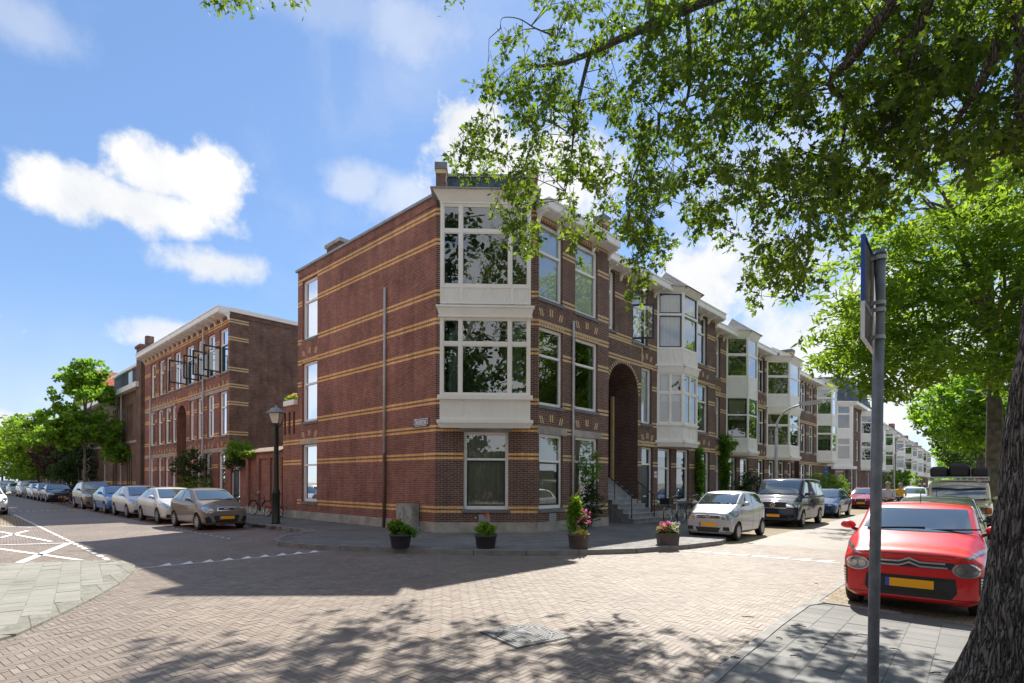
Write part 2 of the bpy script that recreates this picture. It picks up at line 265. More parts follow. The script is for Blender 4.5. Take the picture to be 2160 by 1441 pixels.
class MB:
    def __init__(s): s.v = []; s.f = []; s.m = []
    def add(s, vs, fs, m=0):
        b = len(s.v); s.v += [tuple(v) for v in vs]
        for f in fs: s.f.append([b+i for i in f]); s.m.append(m)
    def quad(s, a, b, c, d, m=0): s.add([a, b, c, d], [(0, 1, 2, 3)], m)
    def poly(s, pts, m=0): s.add(pts, [tuple(range(len(pts)))], m)
    def hexa(s, p, m=0):   # p: 4 bottom, 4 top
        s.add(p, [(3, 2, 1, 0), (4, 5, 6, 7), (0, 1, 5, 4), (1, 2, 6, 5), (2, 3, 7, 6), (3, 0, 4, 7)], m)
    def box(s, x0, x1, y0, y1, z0, z1, m=0):
        s.hexa([(x0, y0, z0), (x1, y0, z0), (x1, y1, z0), (x0, y1, z0), (x0, y0, z1), (x1, y0, z1), (x1, y1, z1), (x0, y1, z1)], m)
    def fbox(s, F, s0, s1, z0, z1, o0, o1, m=0):
        P = F.P
        s.hexa([P(s0, z0, o1), P(s1, z0, o1), P(s1, z0, o0), P(s0, z0, o0), P(s0, z1, o1), P(s1, z1, o1), P(s1, z1, o0), P(s0, z1, o0)], m)
    def prism(s, pts, z0, z1, m=0, cap=True):   # pts (x,y) ccw
        n = len(pts); vs = [(p[0], p[1], z0) for p in pts]+[(p[0], p[1], z1) for p in pts]
        fs = [(i, (i+1) % n, n+(i+1) % n, n+i) for i in range(n)]
        if cap: fs += [tuple(range(n))[::-1], tuple(range(n, 2*n))]
        s.add(vs, fs, m)
    def tube(s, pts, r, n=8, m=0, cap=True):
        pts = [Vector(p) for p in pts]; k = len(pts)
        if not hasattr(r, '__len__'): r = [r]*k
        vs = []; up = Vector((0, 0, 1))
        for i, p in enumerate(pts):
            t = (pts[min(i+1, k-1)]-pts[max(i-1, 0)]).normalized()
            a = t.cross(up); a = a.normalized() if a.length > .05 else t.cross(Vector((1, 0, 0))).normalized()
            b = t.cross(a)
            for j in range(n):
                th = 2*math.pi*j/n; vs.append(p+(a*math.cos(th)+b*math.sin(th))*r[i])
        fs = [(i*n+j, i*n+(j+1) % n, (i+1)*n+(j+1) % n, (i+1)*n+j) for i in range(k-1) for j in range(n)]
        if cap: fs += [tuple(range(n))[::-1], tuple(range((k-1)*n, k*n))]
        s.add(vs, fs, m)
    def lathe(s, prof, c=(0, 0, 0), n=16, m=0, axis='z', cap=True):
        c = Vector(c); vs = []
        for (r, h) in prof:
            for j in range(n):
                th = 2*math.pi*j/n; x, y = r*math.cos(th), r*math.sin(th)
                vs.append(c+(Vector((x, y, h)) if axis == 'z' else Vector((x, h, y)) if axis == 'y' else Vector((h, x, y))))
        k = len(prof)
        fs = [(i*n+j, i*n+(j+1) % n, (i+1)*n+(j+1) % n, (i+1)*n+j) for i in range(k-1) for j in range(n)]
        if cap: fs += [tuple(range(n))[::-1], tuple(range((k-1)*n, k*n))]
        s.add(vs, fs, m)
    def build(s, name, mats, parent=None, org=(0, 0, 0), smooth=False, fix=True):
        me = bpy.data.meshes.new(name); o = Vector(org)
        me.from_pydata([Vector(v)-o for v in s.v], [], s.f)
        mats = mats if isinstance(mats, (list, tuple)) else [mats]
        for mm in mats: me.materials.append(M[mm] if isinstance(mm, str) else mm)
        me.polygons.foreach_set('material_index', s.m)
        if fix:
            bm = bmesh.new(); bm.from_mesh(me); bmesh.ops.recalc_face_normals(bm, faces=bm.faces); bm.to_mesh(me); bm.free()
        auto_uv(me)
        if smooth: me.polygons.foreach_set('use_smooth', [True]*len(me.polygons))
        ob = bpy.data.objects.new(name, me); link(ob, parent)
        if parent is None: ob.location = o
        return ob
class Fac:
    """a vertical plane: origin on the ground line, unit direction d along it, unit outward normal n"""
    def __init__(s, O, d, n): s.O, s.d, s.n = Vector((O[0], O[1], 0)), Vector((d[0], d[1], 0)).normalized(), Vector((n[0], n[1], 0)).normalized()
    def P(s, a, z, o=0): return s.O+s.d*a+s.n*o+Vector((0, 0, z))
    def off(s, o): return Fac(s.O+s.n*o, s.d, s.n)
    def at(s, px, py):
        r = ray(px, py); c = Vector((0, 0, EYE)); t = (s.O-c).dot(s.n)/r.dot(s.n); p = c+r*t-s.O
        return p.dot(s.d), p.z+0.0
    def s(s, px, py=900): return s.at(px, py)[0]
    def z(s, px, py): return s.at(px, py)[1]
    def rect(s, xl, xr, yt, yb, xt=None, xb=None):
        """pixel rectangle; yt read at xt, yb at xb (default xl)"""
        a = s.s(xl, (yt+yb)/2); b = s.s(xr, (yt+yb)/2); z1 = s.z(xt or xl, yt); z0 = s.z(xb or xl, yb)
        return (min(a, b), max(a, b), z0, z1)

def wall(F, root, org, s0, s1, z0, z1, ops=(), bands=(), mats=('brick_red', 'brick_yellow'), rev=.16, name='wall', rowcol=None, bh=.075, bg_=.03):
    """brick sheet with openings [(s0,s1,z0,z1[,arch])] and double yellow courses"""
    mb = MB(); us = {s0, s1}; vs = {z0, z1}
    strips = []
    for b in bands: strips += [(b+bg_, b+bg_+bh), (b-bg_-bh, b-bg_)]
    for op in ops: us |= {op[0], op[1]}; vs |= {op[2], op[3]}
    for a, b in strips: vs |= {a, b}
    us = sorted(u for u in us if s0-1e-6 <= u <= s1+1e-6); vs = sorted(v for v in vs if z0-1e-6 <= v <= z1+1e-6)
    for i in range(len(us)-1):
        if us[i+1]-us[i] < 1e-4: continue
        for j in range(len(vs)-1):
            if vs[j+1]-vs[j] < 1e-4: continue
            uc, vc = (us[i]+us[i+1])/2, (vs[j]+vs[j+1])/2
            if any(o[0] < uc < o[1] and o[2] < vc < o[3] for o in ops): continue
            m = 1 if any(a < vc < b for a, b in strips) else 0
            mb.quad(F.P(us[i], vs[j]), F.P(us[i+1], vs[j]), F.P(us[i+1], vs[j+1]), F.P(us[i], vs[j+1]), m)
    for o in ops:
        a, b, c, d = o[:4]; arch = len(o) > 4
        if arch:
            r = (b-a)/2; cc = (a+b)/2; zs = d-r; n = 14; dep = o[4]
            arc = [(cc-r*math.cos(math.pi*k/n), zs+r*math.sin(math.pi*k/n)) for k in range(n+1)]
            for k in range(n):
                (x0, y0), (x1, y1) = arc[k], arc[k+1]
                mb.quad(F.P(x0, y0), F.P(x1, y1), F.P(x1, d), F.P(x0, d), 0)
                mb.quad(F.P(x0, y0), F.P(x1, y1), F.P(x1, y1, -dep), F.P(x0, y0, -dep), 0)
            mb.quad(F.P(a, c), F.P(a, zs), F.P(a, zs, -dep), F.P(a, c, -dep), 0); mb.quad(F.P(b, c), F.P(b, zs), F.P(b, zs, -dep), F.P(b, c, -dep), 0)
        else:
            for q in (((a, c), (b, c)), ((b, c), (b, d)), ((b, d), (a, d)), ((a, d), (a, c))):
                (x0, y0), (x1, y1) = q
                mb.quad(F.P(x0, y0), F.P(x1, y1), F.P(x1, y1, -rev), F.P(x0, y0, -rev), 0)
    return mb.build(name, mats, root, org, fix=False)

def window(F, root, org, r, transom=.36, mull=(), frame='white_paint', sash=None, cover='net', rec=.12, sill='sill_stone', fw=.095, label=None, toff=0, room='interior', open_=None):
    s0, s1, z0, z1 = r; mb = MB(); f0, f1 = -rec-.08, -rec
    mb.fbox(F, s0, s0+fw, z0, z1, f0, f1); mb.fbox(F, s1-fw, s1, z0, z1, f0, f1)
    mb.fbox(F, s0+fw, s1-fw, z0, z0+fw*1.2, f0, f1); mb.fbox(F, s0+fw, s1-fw, z1-fw, z1, f0, f1)
    zt = z1-(z1-z0)*transom if transom else None
    cells = [(z0+fw*1.2, zt-.035), (zt+.035, z1-fw)] if zt else [(z0+fw*1.2, z1-fw)]
    if zt: mb.fbox(F, s0+fw, s1-fw, zt-.035, zt+.035, f0, f1+.02)
    for mu in mull:
        sm = s0+(s1-s0)*mu; mb.fbox(F, sm-.03, sm+.03, z0+fw*1.2, z1-fw, f0+.01, f1-.005)
    if sash:
        for ci, (a, b) in enumerate(cells):
            if zt and ci == 1 and sash[1] == 'low': continue
            for bx in ((s0+fw, s0+fw+.05, a, b), (s1-fw-.05, s1-fw, a, b), (s0+fw+.05, s1-fw-.05, a, a+.05), (s0+fw+.05, s1-fw-.05, b-.05, b)):
                mb.fbox(F, *bx, f0+.012, f1-.012, 1)
    o = mb.build('window', [frame, sash[0] if sash else frame], root, org)
    if label: o['label'] = label
    g = MB(); gz = -rec-.045
    for a, b in cells: g.quad(F.P(s0+fw, a, gz), F.P(s1-fw, a, gz), F.P(s1-fw, b, gz), F.P(s0+fw, b, gz))
    g.build('glass', 'glass', o, org, fix=False)
    # closed room box behind the pane
    rb = MB(); q0, q1 = -rec-.09, -rec-1.1; a, b, c, d = s0, s1, z0, z1
    C = [F.P(a, c, q0), F.P(b, c, q0), F.P(b, d, q0), F.P(a, d, q0), F.P(a, c, q1), F.P(b, c, q1), F.P(b, d, q1), F.P(a, d, q1)]
    rb.add(C, [(4, 5, 6, 7), (0, 1, 5, 4), (1, 2, 6, 5), (2, 3, 7, 6), (3, 0, 4, 7)])
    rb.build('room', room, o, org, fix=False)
    if cover: curtain(F, o, org, s0+fw, s1-fw, z0+fw, z1-fw, cover, -rec-(.10 if cover == 'blind' else .17))
    if sill:
        sb = MB(); sb.fbox(F, s0-.06, s1+.06, z0-.10, z0, -rec, .05); sb.build('sill', sill, o, org)
    return o
def curtain(F, par, org, a, b, c, d, kind, off):
    mb = MB()
    def wavy(x0, x1, amp=.045, per=.17, z0=c, z1=d):
        n = max(4, int((x1-x0)/per*6)); pr = None
        for i in range(n+1):
            x = x0+(x1-x0)*i/n; o = off+amp*math.sin(x/per*6.283+math.sin(x*3)*1.5)
            if pr: mb.quad(F.P(pr[0], z0, pr[1]), F.P(x, z0, o), F.P(x, z1, o), F.P(pr[0], z1, pr[1]))
            pr = (x, o)
    w_ = b-a
    if kind == 'net': wavy(a, b); mat = 'curtain_net'
    elif kind == 'pale': wavy(a, b, .03); mat = 'curtain_pale'
    elif kind == 'drapes': wavy(a, a+w_*.16); wavy(b-w_*.16, b); mat = 'curtain_green'
    elif kind == 'drapes_pale': wavy(a, a+w_*.2); wavy(b-w_*.2, b); mat = 'curtain_pale'
    elif kind == 'blind': mb.quad(F.P(a, c, off), F.P(b, c, off), F.P(b, d, off), F.P(a, d, off)); mat = 'blind'
    elif kind == 'half': z = c+(d-c)*.45; mb.quad(F.P(a, z, off), F.P(b, z, off), F.P(b, d, off), F.P(a, d, off)); mat = 'curtain_net'
    elif kind == 'roll': z = d-(d-c)*.12; mb.quad(F.P(a, z, off+.08), F.P(b, z, off+.08), F.P(b, d, off+.08), F.P(a, d, off+.08)); mat = 'blind'
    ob = mb.build('blind' if kind in ('blind', 'half', 'roll') else 'curtain', mat, par, org, fix=False, smooth=True)
    return ob
def marks(mb, F, r, hi=.55, dy=.24, m=0, spread=.42):
    """three slanted pairs of yellow bricks in the arch above an opening"""
    s0, s1, z0, z1 = r; c = (s0+s1)/2; hw = (s1-s0)/2
    for k in (-1, 0, 1):
        cx = c+k*hw*.82; cz = z1+dy+(0 if k == 0 else -.07)+hi*.2; tilt = k*.35
        for e in (-.055, .055):
            x = cx+e; h = .12; w_ = .03; sx = math.sin(tilt)*h
            mb.hexa([F.P(x-w_-sx, cz-h, .004), F.P(x+w_-sx, cz-h, .004), F.P(x+w_-sx, cz-h, -.01), F.P(x-w_-sx, cz-h, -.01),
                     F.P(x-w_+sx, cz+h, .004), F.P(x+w_+sx, cz+h, .004), F.P(x+w_+sx, cz+h, -.01), F.P(x-w_+sx, cz+h, -.01)], m)
def teeth(mb, F, s0, s1, z, h=.13, m=0):
    x = s0
    while x < s1-.03: mb.fbox(F, x, x+.07, z, z+h, -.01, .006, m); x += .135
def cornice(F, root, org, s0, s1, ztop, over=.55, h=.26, step=.95, name='cornice', mat='white_paint', ends=True):
    mb = MB()
    mb.fbox(F, s0, s1, ztop-h, ztop, over-.05, over)            # fascia board
    mb.fbox(F, s0, s1, ztop-.02, ztop+.03, 0, over+.04)          # gutter edge
    mb.fbox(F, s0, s1, ztop-h-.03, ztop-h, -.02, over-.02)       # soffit
    n = max(2, int((s1-s0)/step)); 
    for i in range(n+1):
        x = s0+.08+(s1-s0-.16)*i/n
        P = F.P; za = ztop-h-.03
        pr = [(0, za-.34), (.05, za-.34), (.12, za-.16), (.3, za-.07), (over-.08, za-.07), (over-.08, za), (0, za)]
        A = [P(x-.045, z, o) for o, z in pr]; B = [P(x+.045, z, o) for o, z in pr]; k = len(pr)
        mb.add(A+B, [tuple(range(k)), tuple(range(2*k-1, k-1, -1))]+[(i_, (i_+1) % k, k+(i_+1) % k, k+i_) for i_ in range(k)])
    if ends:
        for x in (s0, s1-.04): mb.fbox(F, x, x+.04, ztop-h, ztop-.02, 0, over-.05)
    return mb.build(name, mat, root, org)
# ================================================================ survey of the place
dL = Vector((-.727, .686, 0)).normalized(); nL = Vector((-dL.y, dL.x, 0)); nL = nL if nL.y < 0 else -nL
dR = Vector((.686, .727, 0)).normalized(); nR = Vector((dR.y, -dR.x, 0))
dS = Vector(((2065-CX)/FPX, 1, 0)).normalized(); nS = Vector((dS.y, -dS.x, 0))
A0 = Vector((-2.474, 17.75, 0)); dC = (dL*-1+dR); dC = Vector((.99958, .0291, 0)); nC = Vector((dC.y, -dC.x, 0))
B0 = A0+dC*3.287
F0 = Fac(A0, dL, nL); F1 = Fac(A0, dC, nC); F2 = Fac(B0, dR, nR)
F3 = F2.off(-.82); F4 = F2.off(-1.67); F5 = F2.off(-2.42)
ZS = .12      # pavement height
ROOF = 10.95
BANDS = [10.44, 9.48, 7.83, 6.93, 5.98, 4.35, 3.48, 2.58, .86]

def sheet(name, pts, z, mat, kind='structure', th=None, label=None, cat=None, fine=0):
    mb = MB()
    if th: mb.prism([(p[0], p[1]) for p in pts], z-th, z)
    else: mb.poly([(p[0], p[1], z) for p in pts])
    o = mb.build(name, mat); 
    return tag(o, label or name.replace('_', ' ')+' of the street corner', cat or name.replace('_', ' '), kind=kind)
def inside(p, poly):
    x, y = p; c = False; n = len(poly); j = n-1
    for i in range(n):
        if (poly[i][1] > y) != (poly[j][1] > y) and x < (poly[j][0]-poly[i][0])*(y-poly[i][1])/(poly[j][1]-poly[i][1])+poly[i][0]: c = not c
        j = i
    return c
# ---- ground materials
brick('road_brick', (.265,.22,.18), (.22,.175,.145), (.12,.10,.085), bw=.2, rh=.068, ms=.007, rot=.83, grime=.22, bump=.3, patch=.5)
vary(pbsdf('road_joint', (.10,.085,.07), .95), (.16,.13,.1), 4)
vary(pbsdf('base_ground', (.2,.18,.15), .95), (.14,.13,.11), .8)
brick('bay_brick', (.34,.27,.18), (.28,.215,.14), (.1,.1,.06), bw=.2, rh=.1, ms=.009, rot=.83, grime=.3, bump=.4)
brick('red_paver', (.22,.12,.10), (.17,.10,.085), (.07,.06,.055), bw=.2, rh=.1, ms=.007, rot=.83, grime=.3)
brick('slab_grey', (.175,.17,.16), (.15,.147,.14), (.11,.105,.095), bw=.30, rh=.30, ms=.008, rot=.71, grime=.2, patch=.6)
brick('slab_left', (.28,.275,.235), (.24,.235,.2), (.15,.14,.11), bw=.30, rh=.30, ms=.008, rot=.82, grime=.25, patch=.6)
def rnd_mat(name, c1, c2, rough=.85, sp=.3):
    m = bpy.data.materials.new(name); m.use_nodes = True; nt = m.node_tree; b = nt.nodes['Principled BSDF']
    at = nd(nt, 'ShaderNodeAttribute', attribute_name='rnd'); tcn = nd(nt, 'ShaderNodeTexCoord')
    mx = nd(nt, 'ShaderNodeMix', data_type='RGBA'); mx.inputs['A'].default_value = (*c1, 1); mx.inputs['B'].default_value = (*c2, 1); nt.links.new(at.outputs['Fac'], mx.inputs['Factor'])
    nz = nd(nt, 'ShaderNodeTexNoise', ins={'Scale': .45, 'Detail': 6, 'Roughness': .7}); nt.links.new(tcn.outputs['Object'], nz.inputs['Vector'])
    n2 = nd(nt, 'ShaderNodeTexNoise', ins={'Scale': 45, 'Detail': 4, 'Roughness': .7}); nt.links.new(tcn.outputs['Object'], n2.inputs['Vector'])
    f = mth(nt, 'MULTIPLY', mth(nt, 'ADD', mth(nt, 'MULTIPLY', nz.outputs[0], 1.0), .5), mth(nt, 'ADD', mth(nt, 'MULTIPLY', n2.outputs[0], .5), .75))
    vs = nd(nt, 'ShaderNodeVectorMath', operation='SCALE'); nt.links.new(mx.outputs['Result'], vs.inputs[0]); nt.links.new(f, vs.inputs['Scale']); nt.links.new(vs.outputs[0], b.inputs['Base Color'])
    b.inputs['Roughness'].default_value = rough; b.inputs['Specular IOR Level'].default_value = sp
    bp = nd(nt, 'ShaderNodeBump', ins={'Strength': .35, 'Distance': .004}); nt.links.new(n2.outputs[0], bp.inputs['Height']); nt.links.new(bp.outputs[0], b.inputs['Normal'])
    MATS[name] = m
M['road_brick'].node_tree.nodes['Principled BSDF'].inputs['Roughness'].default_value = .6; M['road_brick'].node_tree.nodes['Principled BSDF'].inputs['Specular IOR Level'].default_value = .5
rnd_mat('klinker', (.195,.152,.122), (.265,.222,.182), .62, .5)
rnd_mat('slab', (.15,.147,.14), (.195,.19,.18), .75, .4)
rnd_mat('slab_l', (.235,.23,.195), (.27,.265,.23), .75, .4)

def fast_mesh(name, V, k, mat, rnd=None, parent=None, org=(0, 0, 0)):
    """V: (n*k,3) array, faces of k verts each"""
    V = np.asarray(V, dtype=np.float32).reshape(-1, 3)-np.array(org, dtype=np.float32); n = len(V)//k
    me = bpy.data.meshes.new(name); me.vertices.add(len(V)); me.vertices.foreach_set('co', V.ravel())
    me.loops.add(len(V)); me.loops.foreach_set('vertex_index', np.arange(len(V), dtype=np.int32))
    me.polygons.add(n); me.polygons.foreach_set('loop_start', np.arange(0, len(V), k, dtype=np.int32)); me.polygons.foreach_set('loop_total', np.full(n, k, dtype=np.int32))
    me.update(); me.validate()
    if rnd is not None:
        a = me.attributes.new('rnd', 'FLOAT', 'FACE'); a.data.foreach_set('value', np.asarray(rnd, dtype=np.float32)[:n])
    me.materials.append(M[mat] if isinstance(mat, str) else mat)
    o = bpy.data.objects.new(name, me); link(o, parent)
    if parent is None: o.location = org
    return o
def herringbone(name, poly, hole, org, ang, u=.066, n=3, z=.004, mat='klinker'):
    ca, sa = math.cos(ang), math.sin(ang); xs = [p[0]-org[0] for p in poly]; ys = [p[1]-org[1] for p in poly]
    ext = max(max(map(abs, xs)), max(map(abs, ys)))*1.45; N = int(ext/u)+2; g = .0035; out = []
    for i in range(-N, N):
        for j in range(-N, N):
            c = (i-j) % (2*n)
            if c == 0: a = (i*u, j*u, (i+n)*u, (j+1)*u)
            elif c == 2*n-1: a = (i*u, j*u, (i+1)*u, (j+n)*u)
            else: continue
            cx, cy = (a[0]+a[2])/2, (a[1]+a[3])/2
            wx, wy = org[0]+cx*ca-cy*sa, org[1]+cx*sa+cy*ca
            if not inside((wx, wy), poly) or any(inside((wx, wy), h) for h in hole): continue
            out.append((a[0]+g, a[1]+g, a[2]-g, a[3]-g))
    A = np.array(out); nb = len(A); jz = rng.normal(0, .0005, (nb, 4)); q = np.empty((nb, 4, 3))
    X = np.stack([A[:, 0], A[:, 2], A[:, 2], A[:, 0]], 1); Y = np.stack([A[:, 1], A[:, 1], A[:, 3], A[:, 3]], 1)
    rr = rng.normal(0, .012, nb)
    q[..., 0] = org[0]+X*ca-Y*sa; q[..., 1] = org[1]+X*sa+Y*ca; q[..., 2] = z+rng.normal(0, .0009, nb)[:, None]+jz
    rv = np.clip(rng.normal(.5, .28, nb), 0, 1)
    return fast_mesh(name, q.reshape(-1, 3), 4, mat, rv)
def slabs(name, poly, org, ang, z, mat, sx=.3, sy=.3, g=.004, hole=(), stag=.5):
    ca, sa = math.cos(ang), math.sin(ang); ext = max(max(abs(p[0]-org[0]), abs(p[1]-org[1])) for p in poly)*1.45
    N = int(ext/min(sx, sy))+2; out = []
    for j in range(-N, N):
        for i in range(-N, N):
            x0 = i*sx+(stag*sx if j % 2 else 0); y0 = j*sy; cx, cy = x0+sx/2, y0+sy/2
            wx, wy = org[0]+cx*ca-cy*sa, org[1]+cx*sa+cy*ca
            if not inside((wx, wy), poly) or any(inside((wx, wy), h) for h in hole): continue
            out.append((x0+g, y0+g, x0+sx-g, y0+sy-g))
    A = np.array(out); nb = len(A); q = np.empty((nb, 4, 3))
    X = np.stack([A[:, 0], A[:, 2], A[:, 2], A[:, 0]], 1); Y = np.stack([A[:, 1], A[:, 1], A[:, 3], A[:, 3]], 1)
    q[..., 0] = org[0]+X*ca-Y*sa; q[..., 1] = org[1]+X*sa+Y*ca; q[..., 2] = z+rng.normal(0, .0012, nb)[:, None]+rng.normal(0, .0008, (nb, 4))
    return fast_mesh(name, q.reshape(-1, 3), 4, mat, rng.random(nb))

# ---- ground sheets
gnd = MB(); gnd.poly([(-900, -300, -.012), (900, -300, -.012), (900, 1500, -.012), (-900, 1500, -.012)])
tag(gnd.build('ground', 'base_ground'), 'brown earth and paving under the street', 'ground', kind='structure')
road = MB(); road.poly([(-160, -40, 0), (160, -40, 0), (160, 160, 0), (-160, 160, 0)])
tag(road.build('road', 'road_brick'), 'brick paved street crossing', 'road', kind='structure')
# kerb of the house corner (survey points on the road edge)
K = [G(*p) for p in ((582, 1147), (592, 1152), (640, 1157), (720, 1161), (840, 1165), (1000, 1171), (1110, 1172), (1220, 1171), (1340, 1167), (1450, 1158), (1515, 1150), (1527, 1146))]
SW = [F0.P(9.2, 0, 2.95), F0.P(6.6, 0, 2.95), ]
pL0 = F0.P(140, 0, 2.95); pL1 = G(665, 1128)
def rightline(s, off): return B0+dS*s+nS*off
kr = K[-1]
kR2 = G(1480, 1132)       # inner kerb beside the silver car
side = [pL0, pL1, G(640, 1131), G(600, 1138)]+K+[kR2, kR2+dS*150, kR2+dS*150-nS*14, A0+dL*9-nL*6+Vector((0, 0, 0)), F0.P(140, 0, -3)]
def sidewalk(name, pts, mat, z=ZS, kw=.12, kerb=None, label=None):
    mb = MB(); mb.prism([(p[0], p[1]) for p in pts], -.01, z); o = mb.build(name, mat); tag(o, label, 'pavement', kind='structure')
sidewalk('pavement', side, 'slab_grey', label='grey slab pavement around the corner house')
def kerb(name, pts, z0, z1, wd=.12, mat='kerb_stone', close=False):
    mb = MB()
    for i in range(len(pts)-1):
        a, b = pts[i], pts[i+1]; t = (b-a); t.z = 0
        L = t.length; t.normalize(); n = Vector((t.y, -t.x, 0))*wd/2; k = max(1, int(L/1.0))
        for j in range(min(k, 60)):
            p = a+(b-a)*(j/k); q = a+(b-a)*((j+1)/k)-t*.008
            mb.hexa([(*(p-n).xy, z0), (*(p+n).xy, z0), (*(q+n).xy, z0), (*(q-n).xy, z0), (*(p-n).xy, z1), (*(p+n).xy, z1), (*(q+n).xy, z1), (*(q-n).xy, z1)])
    o = mb.build(name, mat); tag(o, 'concrete kerb stones along the pavement', 'kerb', kind='structure')
kerb('kerb', [F0.P(60, 0, 2.95), pL1, G(640, 1131), G(600, 1138)]+K+[kR2, kR2+dS*40], -.02, ZS+.006)
# red paved strip beside the left parking bays
sheet('parking_bay', [F0.P(6.4, 0, 3.02), F0.P(60, 0, 3.02), F0.P(60, 0, 4.9), F0.P(6.4, 0, 4.9)], .004, 'red_paver', label='red brick parking strip along the left street')
# right street parking bays, both sides
b1 = G(1527, 1146); b2 = G(1480, 1133)
sheet('parking_bay', [b1+nS*.05, b2+nS*.06, b2+dS*70+nS*.06, b2+dS*70+nS*2.05, b1+nS*.35], .004, 'bay_brick', label='yellow brick parking bays in front of the row houses')
# near right pavement
RK = [G(1500, 1446), G(1560, 1392), G(1640, 1325), G(1700, 1282), G(1735, 1276), G(1775, 1281), G(1900, 1300), G(2090, 1330)]
q0 = RK[0]; q1 = RK[-1]
nearpv = [q0-dS*9, q0]+RK[1:]+[q1+nS*1.2, q1+nS*1.2+dS*90, q1+nS*9+dS*90, q1+nS*9-dS*14]
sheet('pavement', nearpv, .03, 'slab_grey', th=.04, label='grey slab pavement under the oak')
sheet('parking_bay', [G(1770, 1236), G(1768, 1236)+dS*80, q1+nS*1.2+dS*86, q1+nS*1.2, RK[6], RK[5], RK[4], RK[3]], .0045, 'bay_brick', label='brick parking bay under the red car')
kerb('kerb', [q0-dS*6]+RK[:-1], -.02, .045, wd=.1)
kerb('kerb', [G(1700, 1282), G(1769, 1236), G(1769, 1236)+dS*40], -.02, .012, wd=.1)
# left foreground island
LK = [G(-260, 1395), G(-120, 1378), G(0, 1345), G(80, 1310), G(165, 1270), G(230, 1235), G(262, 1210), G(266, 1196), G(240, 1187), G(140, 1186), G(0, 1191), G(-300, 1200)]
sheet('pavement', LK, .03, 'slab_left', th=.04, label='pale slab pavement at the left foreground')
def inset(pts, d):
    c = sum(pts, Vector())/len(pts); return [p+(c-p).normalized()*d for p in pts]
kerb('kerb', LK[:10], -.02, .034, wd=.3, mat='slab_left')
# left side parking and the far left kerb
sheet('parking_bay', [F0.P(14.4, 0, 8.3), F0.P(90, 0, 8.3), F0.P(90, 0, 12), F0.P(13.0, 0, 12.5)], .004, 'bay_brick', label='brick parking area on the far side of the left street')
sheet('pavement', [F0.P(14, 0, 13), F0.P(140, 0, 10.6), F0.P(140, 0, 30), F0.P(14, 0, 30)], ZS, 'slab_left', th=.13, label='pavement on the far side of the left street')
# real bricks and slabs near the camera
nearroad = [(-9.5, 2.5), (7.0, 2.5), (10.5, 13), (6, 16.5), (-6, 16.0), (-14, 14), (-13, 6)]
herringbone('road_bricks', nearroad, [side, nearpv, LK, [G(1770, 1236), G(1768, 1236)+dS*80, q1+nS*1.2+dS*86, RK[3]]], (0, 8), R(52))
tag(bpy.data.objects['road_bricks'], 'herringbone clinker paving of the crossing', 'brick paving', kind='structure')
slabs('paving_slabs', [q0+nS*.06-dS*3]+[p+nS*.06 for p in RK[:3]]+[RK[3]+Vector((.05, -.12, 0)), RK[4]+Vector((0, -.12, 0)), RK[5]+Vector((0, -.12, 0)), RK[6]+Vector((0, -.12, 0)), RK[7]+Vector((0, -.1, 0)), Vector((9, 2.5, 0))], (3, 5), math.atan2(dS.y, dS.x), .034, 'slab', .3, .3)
tag(bpy.data.objects['paving_slabs'], 'square concrete slabs of the near pavement', 'paving slabs', kind='structure')
o = slabs('paving_slabs', inset(LK, .22), (-7, 8), R(128), .034, 'slab_l'); tag(o, 'pale square slabs of the left island', 'paving slabs', kind='structure')
o = slabs('paving_slabs', [p+Vector((0, .1, 0)) for p in K[1:-1]]+[kR2+dS*6, B0+dR*4.2+nR*.1, B0+nR*.1, A0+nC*.12, A0+nL*.1+dL*8, F0.P(8, 0, 2.8), pL1-Vector((0, -.1, 0))], (-1, 15), R(2), ZS+.004, 'slab'); tag(o, 'square concrete slabs around the corner house', 'paving slabs', kind='structure')

# painted marks
def stripe(pts, z, wd, name='road_marking', label=None, mb=None):
    own = mb is None; mb = mb or MB()
    for i in range(len(pts)-1):
        a, b = pts[i], pts[i+1]; t = (b-a); t.z = 0; t.normalize(); n = Vector((t.y, -t.x, 0))*wd/2
        mb.quad((*(a-n).xy, z), (*(a+n).xy, z), (*(b+n).xy, z), (*(b-n).xy, z))
    if own: tag(mb.build(name, 'paint_white'), label, 'road marking', kind='structure')
    return mb
mb = MB(); Z = .0095
a, b = G(292, 1200), G(676, 1165); stripe([a, b], Z, .05, mb=mb)
for i in range(9):   # give-way teeth, left street
    t = .08+i*.105; p = a+(b-a)*t; q = a+(b-a)*(t+.075); back = (dL*.42)+(q-p)*.2
    mb.poly([(*p.xy, Z), (*q.xy, Z), (*(q+back).xy, Z)])
tag(mb.build('road_marking', 'paint_white'), 'thin white line with give way teeth across the left street', 'road marking', kind='structure')
mb = MB(); a, b = G(1440, 1163), G(1772, 1189); stripe([a, b], Z, .06, mb=mb)
for i in range(7):
    t = .06+i*.13; p = a+(b-a)*t; q = a+(b-a)*(t+.09); back = dS*.42+(q-p)*.3
    mb.poly([(*p.xy, Z), (*q.xy, Z), (*(q+back).xy, Z)])
tag(mb.build('road_marking', 'paint_white'), 'white line with give way teeth across the right street', 'road marking', kind='structure')
mb = MB()
for (x0, y0, x1, y1, w_) in ((0, 1110, 68, 1113, .1), (0, 1135, 58, 1120, .14), (0, 1122, 108, 1143, .12), (-60, 1152, 146, 1146, .12), (146, 1146, 38, 1189, .17), (-60, 1150, 190, 1185, .12), (0, 1133, -90, 1150, .14)):
    stripe([G(x0, y0), G(x1, y1)], Z, w_, mb=mb)
p, q = G(30, 1086), G(233, 1184)
for i in range(34): stripe([p+(q-p)*(i/34), p+(q-p)*((i+.62)/34)], Z, .10, mb=mb)
